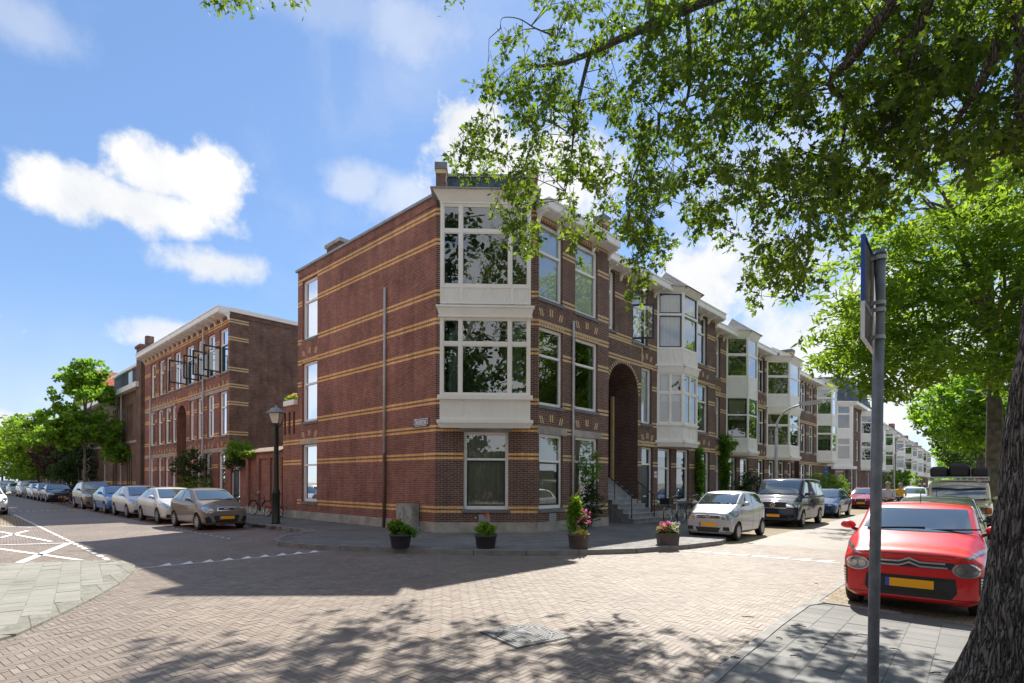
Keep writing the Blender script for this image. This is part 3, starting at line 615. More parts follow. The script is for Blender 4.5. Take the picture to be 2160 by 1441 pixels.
tag(mb.build('road_marking', 'paint_white'), 'white crossed no parking hatching on the left of the crossing', 'road marking', kind='structure')
mb = MB()
for i in range(12):
    p = F0.P(3.6+i*.5, 0, 4.95); stripe([p, p+dL*.16], Z, .08, mb=mb)
for i in range(16):
    p = F0.P(27.0, 0, 8-i*.3); stripe([p, p-nL*.15], Z, .3, mb=mb)
tag(mb.build('road_marking', 'paint_white'), 'small white blocks marking the left parking strip', 'road marking', kind='structure')
# drain cover
c = [G(1112, 1314), G(1187, 1341), G(1110, 1370), G(1022, 1340)]
cc = sum(c, Vector())/4; ux = (c[1]-c[0]); ux.z = 0; L1 = .82; ux.normalize(); uy = Vector((-ux.y, ux.x, 0))
root = empty('manhole_cover', (cc.x, cc.y, .01), 'square cast iron manhole cover with a round lid in the brick paving', 'manhole cover')
mb = MB(); Fq = lambda x, y, z: cc+ux*x+uy*y+Vector((0, 0, z))
h = .37
mb.poly([Fq(-h-.02, -h-.02, .010), Fq(h+.02, -h-.02, .010), Fq(h+.02, h+.02, .010), Fq(-h-.02, h+.02, .010)]); mb.build('frame', 'rail_black', root, (cc.x, cc.y, .01))
mb = MB(); n = 17; st = 2*h/n
for i in range(n):
    for j in range(n):
        x, y = -h+(i+.5)*st+(st*.0), -h+(j+.5)*st; r_ = math.hypot(x, y)
        if abs(r_-.305) < .018 or (abs(x) < .17 and abs(y) < .085): continue
        e = st*.38; mb.poly([Fq(x-e, y-e, .016), Fq(x+e, y-e, .016), Fq(x+e, y+e, .016), Fq(x-e, y+e, .016)])
for k in range(40):
    t0, t1 = 2*math.pi*k/40, 2*math.pi*(k+1)/40
    mb.quad(Fq(.297*math.cos(t0), .297*math.sin(t0), .0165), Fq(.297*math.cos(t1), .297*math.sin(t1), .0165), Fq(.314*math.cos(t1), .314*math.sin(t1), .0165), Fq(.314*math.cos(t0), .314*math.sin(t0), .0165))
mb.poly([Fq(-.16, -.08, .0165), Fq(.16, -.08, .0165), Fq(.16, .08, .0165), Fq(-.16, .08, .0165)])
mb.build('lid', 'iron', root, (cc.x, cc.y, .01))
o = MB()
for k in range(5):
    t = (k-2)*.35; o.poly([Fq(-.05*math.sin(t)+.02, -.03, .0185), Fq(.11*math.sin(t), .055*math.cos(t), .0185), Fq(.11*math.sin(t)+.02, .05*math.cos(t), .0185)])
o.build('emblem', 'rail_black', root, (cc.x, cc.y, .01))

# ================================================================ corner house
org = tuple(A0)
H1 = empty('corner_house', A0, 'corner brick house with yellow bands and a tall white box bay', 'house')
# gable side (F0), s 0..9.62
W = lambda F, *a, **k: F.rect(*a, **k)
g0 = [(7.85, 9.2, 7.85, 10.43), (7.85, 9.2, 4.3, 6.86), (7.85, 9.2, .88, 3.33)]
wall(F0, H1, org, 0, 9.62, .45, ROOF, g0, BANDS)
window(F0, H1, org, g0[0], cover='drapes_pale', rec=.1); window(F0, H1, org, g0[1], cover='drapes_pale', rec=.1); window(F0, H1, org, g0[2], cover='pale', rec=.1)
# chamfer
gw = F1.rect(978, 1072, 911, 1075)
b1_ = F1.rect(938, 1106, 668, 832); b2_ = F1.rect(939, 1106, 430, 600)
holes = [gw, (b1_[0], b1_[1], b1_[2], b1_[3]), (b2_[0], b2_[1], b2_[2], b2_[3])]
wall(F1, H1, org, 0, 3.287, .45, ROOF, holes, BANDS, ('brick_front_shaded', 'brick_yellow'))
window(F1, H1, org, gw, cover='net', sash=('dark_green_paint', 'low'), transom=.35, rec=.1)
# right flank
C1, C2 = (1137, 1187), (1213.5, 1261)
w2 = [F2.rect(*C1, 464.7, 627), F2.rect(*C2, 508, 657.6), F2.rect(*C1, 686.5, 854), F2.rect(*C2, 711, 863), F2.rect(*C1, 914.3, 1074.4), F2.rect(*C2, 921.3, 1067)]
E1 = 4.1
wall(F2, H1, org, 0, E1, .45, ROOF-.25, w2, BANDS, ('brick_front_shaded', 'yellow_trim'))
for i, r in enumerate(w2):
    window(F2, H1, org, r, cover=['blind', 'blind', None, 'drapes', 'net', 'net'][i], sash=(('dark_green_paint', 'low') if i >= 4 else None), transom=.36 if i > 1 else .38, rec=.09)
# tilted-in casement of the first floor window
# plain rear walls, roof, parapet
PL = A0+dL*9.62; QR = B0+dR*E1; lenp = (QR-PL).dot(dR); KK = PL+dR*lenp
mb = MB()
for a, b in ((QR, KK), (KK, PL)): mb.quad((*a.xy, ZS-.1), (*b.xy, ZS-.1), (*b.xy, ROOF-.25), (*a.xy, ROOF-.25))
mb.build('rear_wall', 'brick_brown', H1, org)
foot = [A0, B0, QR, KK, PL]
mb = MB(); mb.prism([(p.x, p.y) for p in foot], ROOF-.32, ROOF-.28); mb.build('roof', 'bitumen', H1, org)
def course(F, s0, s1, z0, z1, o0, o1, mat, name, root, org, mb=None):
    mb2 = mb or MB(); mb2.fbox(F, s0, s1, z0, z1, o0, o1)
    return mb2 if mb else mb2.build(name, mat, root, org)
mb = MB(); mb.fbox(F0, -.03, 9.75, ROOF, ROOF+.09, -.28, .07); mb.fbox(F2, 0, E1, ROOF-.27, ROOF-.22, -.3, .03); mb.build('coping', 'zinc', H1, org)
mb = MB(); mb.fbox(F0, -.02, 9.62, 0, .45, -.2, .035); mb.fbox(F1, -.02, 3.3, 0, .449, -.2, .036); mb.fbox(F2, 0.0, E1, 0, .451, -.2, .035); mb.build('plinth', 'stone', H1, org)
for Fx_, a_, b_, c_, d_, e_ in [(F1, gw[0]-.12, gw[1]+.12, gw[3], gw[3]+.14, .012), (F0, 7.75, 9.35, 3.34, 3.52, .012)]+[(F2, r[0]-.08, r[1]+.22, r[3], r[3]+.24, .012) for r in (w2[4], w2[5])]:
    mb = MB(); mb.fbox(Fx_, a_, b_, c_, d_, -.05, e_); mb.build('lintel', 'stone', H1, org)
mb = MB()
for r in (w2[2], w2[3]): teeth(mb, F2, r[0], r[1]+.1, r[3]+.04); marks(mb, F2, r, dy=.42)
for r in (w2[0], w2[1]): teeth(mb, F2, r[0], r[1]+.1, r[3]+.04)
for r in (w2[4], w2[5]): marks(mb, F2, r, dy=.42)
for r in g0[1:]: teeth(mb, F0, r[0], r[1], r[3]+.04) if r is g0[1] else None; marks(mb, F0, r, dy=.38)
mb.build('brick_ornament', 'yellow_trim', H1, org)
mb = MB(); r = F1.rect(1010, 1034, 1085, 1102); mb.fbox(F1, r[0], r[1], r[2], r[3], -.01, .012); r2 = F2.rect(1158, 1173, 1083, 1100); mb.fbox(F2, r2[0], r2[1], r2[2], r2[3], -.01, .012); mb.build('cellar_grate', 'zinc', H1, org)
cornice(F2, H1, org, -.1, E1+.02, ROOF-.22, over=.5)
# drain pipes
mb = MB(); s_ = F0.s(814, 900); zt = F0.z(815, 608); mb.tube([F0.P(s_, zt, .07), F0.P(s_, 2.75, .07)], .045, 8); mb.build('drain_pipe', 'galvanised', H1, org, smooth=True)
mb = MB(); mb.tube([F0.P(s_, 2.75, .07), F0.P(s_, ZS, .07)], .055, 8); mb.build('drain_pipe', 'brick_brown', H1, org, smooth=True)
s_ = F2.s(1206, 800); zt = F2.z(1206, 678)
mb = MB(); mb.tube([F2.P(s_, zt, .07), F2.P(s_, ZS, .07)], .04, 8); mb.build('drain_pipe', 'galvanised', H1, org, smooth=True)
# chimneys / party piers, slate dormer
def pier(c, wx, z0, z1, root, org, rot=None, cap=True, name='chimney'):
    F = Fac((c[0], c[1]), rot or dC, nC if rot is None else Vector((rot.y, -rot.x, 0)))
    mb = MB(); hw = wx/2
    mb.fbox(F, -hw, hw, z0, z1-.42, -hw, hw); mb.fbox(F, -hw-.012, hw+.012, z1-.42, z1-.28, -hw-.012, hw+.012, 1)
    mb.fbox(F, -hw-.04, hw+.04, z1-.28, z1-.06, -hw-.04, hw+.04, 2)
    mb.add([F.P(-hw-.04, z1-.06, -hw-.04), F.P(hw+.04, z1-.06, -hw-.04), F.P(hw+.04, z1-.06, hw+.04), F.P(-hw-.04, z1-.06, hw+.04), F.P(0, z1+.03, 0)], [(0, 1, 4), (1, 2, 4), (2, 3, 4), (3, 0, 4)], 2)
    mb.build(name, ['brick_brown', 'yellow_trim', 'sill_stone'], root, org)
c = D(931, 380, 18.5); pier((c.x, c.y), .33, ROOF-.3, D(931, 345, 18.5).z, H1, org)
c = D(1123, 380, 18.9); pier((c.x, c.y), .34, ROOF-.3, D(1123, 355, 18.9).z, H1, org)
c = D(1270, 480, 21.4); pier((c.x, c.y), .42, ROOF-.3, D(1270, 456, 21.4).z, H1, org, rot=dR)
mb = MB(); a, b = D(943, 380, 18.9), D(1120, 380, 18.95); z1 = D(1000, 373, 18.9).z
Fd = Fac((a.x, a.y), (b-a).normalized(), nC); Lw = (b-a).xy.length
mb.add([Fd.P(0, ROOF-.3, .25), Fd.P(Lw, ROOF-.3, .25), Fd.P(Lw, z1, 0), Fd.P(0, z1, 0), Fd.P(0, ROOF-.3, -2.5), Fd.P(Lw, ROOF-.3, -2.5), Fd.P(Lw, z1, -2), Fd.P(0, z1, -2)], [(0, 1, 2, 3), (4, 5, 6, 7), (0, 3, 7, 4), (1, 2, 6, 5), (3, 2, 6, 7)])
mb.build('roof_dormer', 'slate', H1, org)
mb = MB(); mb.fbox(Fd, -.03, Lw+.03, z1-.02, z1+.08, -2, .06); mb.build('roof_edge', 'zinc', H1, org)
# the chimney block on the gable roof
c = F0.P(7.0, 0, -.6); Fx = Fac((c.x, c.y), dL, nL)
mb = MB(); mb.fbox(Fx, -.55, .55, ROOF-.3, ROOF+.52, -.35, .35); mb.fbox(Fx, -.62, .62, ROOF+.52, ROOF+.66, -.42, .42, 1); mb.lathe([(.1, 0), (.1, .18)], Fx.P(.1, ROOF+.66, 0), 10, 2); mb.lathe([(.09, 0), (.09, .1)], Fx.P(-.3, ROOF+.66, 0), 10, 2)
mb.build('chimney', ['brick_brown', 'stone', 'plastic_black'], H1, org)

# ---- white box bay on the chamfer
PB = .5; FB = F1.off(PB)
def rz(px0, px1, y0, y1, F=FB): return F.rect(px0, px1, y0, y1)
def bay_face(F, s0, s1, levels, mb, mg, dark, cur, org, par, corner=.1, pan=True):
    """levels: ('w', z0, z1, [pane splits 0..1], transom z or None, sash) | ('p', z0, z1, splits) | ('c', z0, z1, out0, out1) | ('l', z0, z1, out)"""
    for lv in levels:
        k, z0, z1 = lv[:3]
        if k == 'w':
            cuts = lv[3]; zt = lv[4]; sash = lv[5] if len(lv) > 5 else None
            mb.fbox(F, s0, s0+corner, z0, z1, -.12, 0); mb.fbox(F, s1-corner, s1, z0, z1, -.12, 0)
            a, b = s0+corner, s1-corner
            xs = [a]+[s0+(s1-s0)*c for c in cuts]+[b]
            for c in xs[1:-1]: mb.fbox(F, c-.045, c+.045, z0, z1, -.12, -.01)
            for i in range(len(xs)-1):
                l = xs[i]+(.045 if i else 0); r = xs[i+1]-(.045 if i < len(xs)-2 else 0)
                mb.fbox(F, l, r, z0, z0+.06, -.11, -.02); mb.fbox(F, l, r, z1-.06, z1, -.11, -.02)
                zz = [z0+.06, z1-.06]
                if zt: mb.fbox(F, l, r, zt-.05, zt+.05, -.11, -.02); zz = [z0+.06, zt-.05, zt+.05, z1-.06]
                for j in range(0, len(zz), 2):
                    mg.quad(F.P(l, zz[j], -.06), F.P(r, zz[j], -.06), F.P(r, zz[j+1], -.06), F.P(l, zz[j+1], -.06))
                    fm = 1 if sash else 0; e = .055 if sash else .03
                    for bx in ((l, l+e, zz[j], zz[j+1]), (r-e, r, zz[j], zz[j+1]), (l+e, r-e, zz[j], zz[j]+e), (l+e, r-e, zz[j+1]-e, zz[j+1])): mb.fbox(F, *bx, -.075, -.035, fm)
        elif k == 'p':
            mb.fbox(F, s0, s1, z0, z1, -.1, -.03)
            cuts = lv[3]; xs = [s0]+[s0+(s1-s0)*c for c in cuts]+[s1]
            for c in xs: mb.fbox(F, max(s0, c-.05), min(s1, c+.05), z0, z1, -.03, 0)
            mb.fbox(F, s0, s1, z0, z0+.07, -.03, -.003); mb.fbox(F, s0, s1, z1-.05, z1, -.03, -.003)
            for i in range(len(xs)-1):   # curved battens
                for sg, xa in ((1, xs[i]+.05), (-1, xs[i+1]-.05)):
                    if xs[i+1]-xs[i] > .5: mb.tube([F.P(xa+sg*(.16*(1-t)**.6 if t < 1 else 0)+sg*.02, z0+.07+(z1-z0-.12)*(1-(1-t)**1.0), -.014) for t in (0, .25, .5, .75, .95, 1)][::1], .010, 4, 0)
            for i in range(len(xs)-1):   # vertical boards
                x = xs[i]+.06
                while x < xs[i+1]-.06: mb.fbox(F, x, min(x+.075, xs[i+1]-.05), z0+.07, z1-.05, -.03, -.016); x += .088
        elif k == 'c':    # flared cornice: out0 at the bottom, out1 at the top
            o0, o1 = lv[3], lv[4]; e = lv[5] if len(lv) > 5 else 1
            P = F.P; mb.hexa([P(s0-o0*e, z0, o0), P(s1+o0*e, z0, o0), P(s1, z0, -.1), P(s0, z0, -.1), P(s0-o1*e, z1, o1), P(s1+o1*e, z1, o1), P(s1, z1, -.1), P(s0, z1, -.1)])
        elif k == 'l': mb.fbox(F, s0-lv[3], s1+lv[3], z0, z1, -.1, lv[3])
zpx = lambda y, x=1023: FB.z(x, y)
sA, sB = FB.s(927), FB.s(1118.5)
lev = [('c', zpx(903), zpx(893), .0, .07), ('l', zpx(893), zpx(886), .09), ('p', zpx(886), zpx(843), (.24, .53, .80)), ('l', zpx(843), zpx(834), .07),
       ('w', zpx(834), zpx(670), (.225, .77), zpx(725)), ('l', zpx(670), zpx(667), .06), ('c', zpx(667), zpx(650), .03, .09), ('l', zpx(650), zpx(646), .12),
       ('p', zpx(641), zpx(604), (.24, .53, .80)), ('w', zpx(604), zpx(430), (.225, .77), zpx(487)), ('l', zpx(430), zpx(427), .02), ('c', zpx(427), zpx(406), .02, .24)]
mb = MB(); mg = MB(); bay_face(FB, sA, sB, lev, mb, mg, None, None, org, H1)
zb0, zb1 = zpx(903), zpx(406)
for (s_, F_) in ((sA, None), (sB, None)):
    mb.fbox(FB, s_-(.0 if s_ == sA else .1), s_+(.1 if s_ == sA else 0), zb0+.1, zb1-.05, -PB, -.101)
mb.fbox(FB, sA, sB, zb0+.1, zb0+.16, -PB, -.1); mb.fbox(FB, sA+.1, sB-.1, zpx(641)-.02, zpx(646), -PB, -.1); mb.fbox(FB, sA+.1, sB-.1, zpx(843), zpx(834), -PB, -.1)
for zz in (zpx(893), zpx(650)):
    mb.fbox(FB, sA-.09, sA, zz, zz+.1, -PB, -.1); mb.fbox(FB, sB, sB+.09, zz, zz+.1, -PB, -.1)
bay = mb.build('bay_window', ['white_wood', 'dark_green_paint'], H1, org); mg.build('glass', 'glass', bay, org, fix=False)
for (zl, zh, kind) in ((zpx(834), zpx(670), 'drapes'), (zpx(604), zpx(430), None)):
    rb = MB(); q1_ = -2.2; q0_ = -.13
    C = [FB.P(sA+.1, zl, q0_), FB.P(sB-.1, zl, q0_), FB.P(sB-.1, zh, q0_), FB.P(sA+.1, zh, q0_), FB.P(sA+.1, zl, q1_), FB.P(sB-.1, zl, q1_), FB.P(sB-.1, zh, q1_), FB.P(sA+.1, zh, q1_)]
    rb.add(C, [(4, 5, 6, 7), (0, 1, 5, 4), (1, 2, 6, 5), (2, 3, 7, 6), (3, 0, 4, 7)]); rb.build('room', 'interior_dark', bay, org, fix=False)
    if kind: curtain(FB, bay, org, sA+.25, sB-.25, zl+.05, zh-.25, kind, -.35)
# bay roof
zt = zpx(405); P = FB.P
mb = MB(); o_ = .27
top = [F1.P(FB.s(975)-0, zt+.55, -.15), F1.P(sB-.4, zt+.55, -.15)]
mb.add([P(sA-o_, zt, o_), P(sB+o_, zt, o_), P(sB+o_, zt, -PB-.1), P(sA-o_, zt, -PB-.1), P(sA+.75, zt+.52, -PB-.5), P(sB-.75, zt+.52, -PB-.5)], [(0, 1, 5, 4), (0, 4, 3), (1, 2, 5), (3, 4, 5, 2), (0, 3, 2, 1)])
mb.fbox(FB, sA-o_-.02, sB+o_+.02, zt-.04, zt-.001, -PB, o_+.02)
mb.build('bay_roof', 'zinc', bay, org)

# ================================================================ row houses
def canted(root, org, F, s0, wid, p, levels, roofz=None, apex=None, mats=('white_wood', 'blue_paint'), sash=None, rooms=(), covers=()):
    """canted bay standing p proud of plane F between s0 and s0+wid+2p"""
    c45 = (F.d+F.n).normalized(); n45 = (F.n-F.d).normalized(); c45b = (F.d-F.n).normalized(); n45b = (F.n+F.d).normalized()
    faces = [(Fac(F.P(s0, 0), c45, n45), p*math.sqrt(2)), (Fac(F.P(s0+p, 0, p), F.d, F.n), wid), (Fac(F.P(s0+p+wid, 0, p), c45b, n45b), p*math.sqrt(2))]
    mb = MB(); mg = MB()
    for Fc, L in faces: bay_face(Fc, 0, L, levels, mb, mg, None, None, org, root, corner=.09)
    ring = lambda e, z: [F.P(s0-e, z, 0), F.P(s0+p-e*.4, z, p+e), F.P(s0+p+wid+e*.4, z, p+e), F.P(s0+2*p+wid+e, z, 0)]
    zb = levels[0][1]
    lo = ring(-.02, zb+.03); mb.poly(lo)
    mb.poly(ring(-.1, levels[-1][2]-.02))
    for lv in levels:
        if lv[0] == 'l': mb.poly(ring(-.05, lv[2]-.01))
    bay = mb.build('bay_window', list(mats), root, org); mg.build('glass', 'glass', bay, org, fix=False)
    for (z0, z1, cv) in rooms:
        rb = MB(); q = F.P; rb.quad(q(s0+.1, z0, .03), q(s0+2*p+wid-.1, z0, .03), q(s0+2*p+wid-.1, z1, .03), q(s0+.1, z1, .03)); rb.build('room', 'interior_dark', bay, org, fix=False)
        if cv:
            for Fc, L in faces[:2]: curtain(Fc, bay, org, .12, L-.12, z0+.05, z1-.05, cv, -.2)
    if roofz:
        e = .28; r = ring(e, roofz); mbr = MB(); a1 = F.P(s0+p*.9, apex, 0); a2 = F.P(s0+p*1.1+wid, apex, 0)
        mbr.add(r+[a1, a2], [(0, 1, 4), (1, 2, 5, 4), (2, 3, 5), (0, 3, 2, 1), (0, 4, 5, 3)]); mbr.build('bay_roof', 'slate_pale', bay, org)
    return bay

def house_shell(F, root, org, s0, s1, zr, depth=10, mat='brick_brown'):
    mb = MB(); a, b = F.P(s0, 0), F.P(s1, 0); c, d = F.P(s1, 0, -depth), F.P(s0, 0, -depth)
    for p, q in ((b, c), (c, d), (d, a)): mb.quad((*p.xy, 0), (*q.xy, 0), (*q.xy, zr), (*p.xy, zr))
    mb.build('rear_wall', mat, root, org)
    mb = MB(); mb.prism([(p.x, p.y) for p in (a, b, c, d)], zr-.34, zr-.3); mb.build('roof', 'bitumen', root, org)

# ---- house two: arch, stairs, first canted bay
o2 = F3.P(E1, 0); org2 = tuple(o2); E2 = 15.63
H2 = empty('row_house', o2, 'brick row house with the tall arched stair porch beside the corner house', 'house', 'brick row houses along the right street')
nw = F3.rect(1280, 1296, 571, 703, xt=1295, xb=1295); nw = (4.65, F3.s(1296), nw[2]+.1, nw[3])
cw = F3.rect(1334, 1366.5, 609, 726, xt=1365, xb=1350)
mw = F3.rect(1353, 1375, 773, 896, xt=1353, xb=1375)
dw = F3.rect(1353, 1377, 942.5, 1092, xt=1353, xb=1377)
ga = F3.rect(1387.4, 1415.6, 945, 1062, xt=1388, xb=1388); gb_ = F3.rect(1427, 1453.4, 947.7, 1058, xt=1428, xb=1428)
ra = F3.rect(1472, 1492, 661, 773, xt=1472, xb=1492); rb_ = F3.rect(1471, 1494, 807, 914, xt=1471, xb=1494); rc = F3.rect(1472, 1497, 952, 1054, xt=1472, xb=1472)
arch = (5.32, 7.62, ZS, 6.72, 3.6)
ops = [nw, cw, mw, dw, ga, gb_, ra, rb_, rc, arch]
wall(F3, H2, org2, E1-.1, E2, .0, ROOF-.25, ops, BANDS, ('brick_dark', 'yellow_trim'))
house_shell(F3, H2, org2, E1, E2, ROOF-.25)
window(F3, H2, org2, nw, cover='pale', sash=('white_paint', 'all'))
window(F3, H2, org2, cw, cover=None, sash=('blue_paint', 'low'), label='tall window with an open blue casement')
window(F3, H2, org2, mw, cover='blind', transom=None)
window(F3, H2, org2, ga, cover='roll'); window(F3, H2, org2, gb_, cover='roll'); window(F3, H2, org2, ra, cover=None); window(F3, H2, org2, rb_, cover='drapes_pale'); window(F3, H2, org2, rc, cover='pale')
# open casement leaves
def casement(F, root, org, r, side='l', ang=60, mat='blue_paint', zf=.62, name='casement'):
    s0, s1, z0, z1 = r; z1 = z0+(z1-z0)*zf; wd = (s1-s0)*.74; a = R(ang)
    hs = s0 if side == 'l' else s1; sg = 1 if side == 'l' else -1
    d = F.d*(math.cos(a)*sg)+F.n*math.sin(a); n = Vector((d.y, -d.x, 0)); n = n if n.dot(F.n) > 0 else n
    Fc = Fac(F.P(hs, 0, -.06), d, n); mb = MB()
    for bx in ((0, .08, z0+.1, z1), (wd-.08, wd, z0+.1, z1), (.08, wd-.08, z0+.1, z0+.18), (.08, wd-.08, z1-.08, z1)): mb.fbox(Fc, *bx, -.025, .025)
    o = mb.build(name, mat, root, org); g = MB(); g.quad(Fc.P(.05, z0+.15), Fc.P(wd-.05, z0+.15), Fc.P(wd-.05, z1-.05), Fc.P(.05, z1-.05)); g.build('glass', 'glass', o, org, fix=False)
casement(F3, H2, org2, cw, 'l', 55)
# door
def door(F, root, org, r, mat='dark_green_paint', tz=.75, rec=.12, name='door'):
    s0, s1, z0, z1 = r; zt = z0+(z1-z0)*tz; mb = MB()
    mb.fbox(F, s0, s0+.08, z0, z1, -rec-.08, -rec); mb.fbox(F, s1-.08, s1, z0, z1, -rec-.08, -rec); mb.fbox(F, s0+.08, s1-.08, z1-.08, z1, -rec-.08, -rec); mb.fbox(F, s0+.08, s1-.08, zt, zt+.08, -rec-.08, -rec)
    mb.fbox(F, s0+.08, s1-.08, z0, zt, -rec-.07, -rec-.03, 1); m_ = (s0+s1)/2
    for (a, b) in ((z0+.2, z0+.9), (z0+1.05, zt-.2)):
        mb.fbox(F, s0+.2, s1-.2, a, b, -rec-.03, -rec-.018, 1)
    o = mb.build(name, ['white_paint', mat], root, org)
    k = MB(); k.lathe([(.001, 0), (.035, .01), (.03, .05), (.001, .06)], F.P(s0+.17, z0+1.05, -rec), 8, 0); k.fbox(F, m_-.14, m_+.14, z0+.95, z0+1.0, -rec-.02, -rec-.01); k.build('handle', 'chrome', o, org)
    g = MB(); g.quad(F.P(s0+.08, zt+.08, -rec-.05), F.P(s1-.08, zt+.08, -rec-.05), F.P(s1-.08, z1-.08, -rec-.05), F.P(s0+.08, z1-.08, -rec-.05)); g.build('glass', 'glass', o, org, fix=False)
    b = MB(); b.quad(F.P(s0, z0, -rec-.3), F.P(s1, z0, -rec-.3), F.P(s1, z1, -rec-.3), F.P(s0, z1, -rec-.3)); b.build('room', 'interior_dark', o, org, fix=False)
door(F3, H2, org2, dw)
# stair well
mb = MB(); a0, a1 = arch[0], arch[1]
mb.quad(F3.P(a0, 0, -3.6), F3.P(a1, 0, -3.6), F3.P(a1, 6.8, -3.6), F3.P(a0, 6.8, -3.6)); mb.build('porch_wall', 'brick_dark', H2, org2, fix=False)
mb = MB(); mb.fbox(F3, a1-.14, a1-.02, ZS, 5.6, -1.3, -1.18); mb.build('porch_post', 'yellow_trim', H2, org2)
st = MB(); n = 13; rise = .185; tr = .25
for i in range(n):
    off1 = 1.05-i*tr; ex = .25 if off1 > .1 else 0
    l_, r_ = (a0+.28 if off1 <= .1 else a0+.32), (a1-.06 if off1 <= .1 else a1+.12+.02*i)
    z = ZS+rise*(i+1)
    st.fbox(F3, l_, r_, ZS if i < 5 else z-.5, z-.035, off1-tr-.02, off1-.03); st.fbox(F3, l_-.03, r_+.03, z-.035, z, off1-tr-.03, off1)
st.build('staircase', 'concrete_step', H2, org2)
for (x, nm) in ((a0+.5, 0), (a1+.02, 1)):
    rl = MB(); p0 = F3.P(x, ZS+rise+.9, .8); p1 = F3.P(x, ZS+rise*9+.9, .8-tr*8)
    rl.tube([p0, p1], .022, 6); rl.tube([p0+Vector((0, 0, .02)), F3.P(x, ZS+.15, .8)], .02, 6); rl.tube([F3.P(x, ZS+rise*4+.9, .8-tr*3.2), F3.P(x, ZS+rise*3, .8-tr*3.2)], .016, 6)
    rl.build('handrail', 'rail_black', H2, org2, smooth=True)
mb = MB()
c_ = (a0+a1)/2; rr = (a1-a0)/2; zs = arch[3]-rr
for k in range(27):
    t = math.pi*k/26; x0, z0 = c_-(rr+.03)*math.cos(t), zs+(rr+.03)*math.sin(t); x1, z1 = c_-(rr+.17)*math.cos(t), zs+(rr+.17)*math.sin(t)
    tx, tz = math.sin(t)*.028, math.cos(t)*.028
    mb.hexa([F3.P(x0-tx, z0-tz, .004), F3.P(x0+tx, z0+tz, .004), F3.P(x0+tx, z0+tz, -.01), F3.P(x0-tx, z0-tz, -.01), F3.P(x1-tx, z1-tz, .004), F3.P(x1+tx, z1+tz, .004), F3.P(x1+tx, z1+tz, -.01), F3.P(x1-tx, z1-tz, -.01)])
for r in (mw, dw, rb_, rc): teeth(mb, F3, r[0], r[1]+.05, r[3]+.04); marks(mb, F3, r, dy=.4)
for r in (ra,): teeth(mb, F3, r[0], r[1]+.05, r[3]+.04)
mb.fbox(F3, a0-.35, a0-.27, 7.05, 7.6, -.01, .005); mb.fbox(F3, a1+.30, a1+.38, 7.0, 7.72, -.01, .005); mb.fbox(F3, a0-.35, a1+.38, 7.62, 7.7, -.01, .0055)
mb.build('brick_ornament', 'yellow_trim', H2, org2)
cornice(F3, H2, org2, E1+.1, E2+.05, ROOF-.22, over=.55)
mb = MB(); mb.fbox(F3, E1, 5.32, 0, .45, -.1, .03); mb.fbox(F3, 7.65, dw[0], 0, .45, -.1, .03); mb.fbox(F3, dw[1], E2, 0, .46, -.1, .03); mb.build('plinth', 'stone', H2, org2)
s3, s3b = 9.29, 1.46
zc = lambda y, x=1412: Fac(F3.P(9.29, 0), (F3.d+F3.n).normalized(), (F3.n-F3.d).normalized()).z(x, y)
lev3 = [('c', zc(942), zc(934), 0, .07, 0), ('l', zc(934), zc(929), .09), ('p', zc(929), zc(898), (.5,)), ('l', zc(898), zc(893.6), .05), ('w', zc(893.6), zc(786.6), (.5,), zc(828)), ('c', zc(786.6), zc(773), .02, .09, 0), ('l', zc(773), zc(769), .11),
        ('p', zc(769), zc(735), (.5,)), ('w', zc(735), zc(616), (), zc(663), True), ('c', zc(616), zc(607), .02, .2, 0)]
canted(H2, org2, F3, s3, s3b, .86, lev3, zc(607), F3.z(1418, 582), rooms=((zc(893), zc(787), 'half'), (zc(734), zc(617), 'net')))

# ---- generic further row houses
def row(F, s0, s1, label, bays, wins, doors=(), arch_=None, mats=('brick_dark', 'yellow_trim'), grp='brick row houses along the right street', zr=ROOF-.25, sashes=None, teethon=True, corn=True, bandlist=BANDS):
    o = F.P(s0, 0); org = tuple(o); H = empty('row_house', o, label, 'house', grp)
    ops = [w_[0] for w_ in wins]+[d for d in doors]+([arch_] if arch_ else [])
    wall(F, H, org, s0, s1, 0, zr, ops, bandlist, mats); house_shell(F, H, org, s0, s1, zr)
    for w_ in wins: window(F, H, org, w_[0], cover=w_[1], transom=w_[2] if len(w_) > 2 else .38, sash=w_[3] if len(w_) > 3 else None)
    for d in doors: door(F, H, org, d)
    if teethon:
        mb = MB()
        for w_ in wins: teeth(mb, F, w_[0][0], w_[0][1], w_[0][3]+.04); marks(mb, F, w_[0], dy=.4)
        mb.build('brick_ornament', 'yellow_trim', H, org)
    if corn: cornice(F, H, org, s0+.02, s1+.05, zr+.03, over=.55)
    if arch_:
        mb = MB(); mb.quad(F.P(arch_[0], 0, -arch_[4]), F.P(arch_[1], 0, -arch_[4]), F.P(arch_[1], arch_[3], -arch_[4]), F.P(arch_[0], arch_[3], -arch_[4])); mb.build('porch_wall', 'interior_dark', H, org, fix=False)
    return H, org
def cantz(F, s): return Fac(F.P(s, 0), (F.d+F.n).normalized(), (F.n-F.d).normalized())
E3 = 32.1; E4 = 44.6
Z3 = [(7.85, 10.2), (4.35, 6.75), (.9, 3.35)]
m4 = F4.s(1596)
sa = F4.s(1531.6); ca = cantz(F4, sa)
wl = []
for s_ in (F4.s(1510), ): wl += [((s_, s_+.6, a, b), 'pale') for a, b in Z3]
for s_ in (F4.s(1600), ): wl += [((s_, s_+1.2, a, b), c_) for (a, b), c_ in zip(Z3, (None, 'pale', 'net'))]
wl += [((sa+.4, sa+1.6, .9, 3.3), 'roll'), ((sa+2.2, sa+3.6, .9, 3.3), 'roll')]
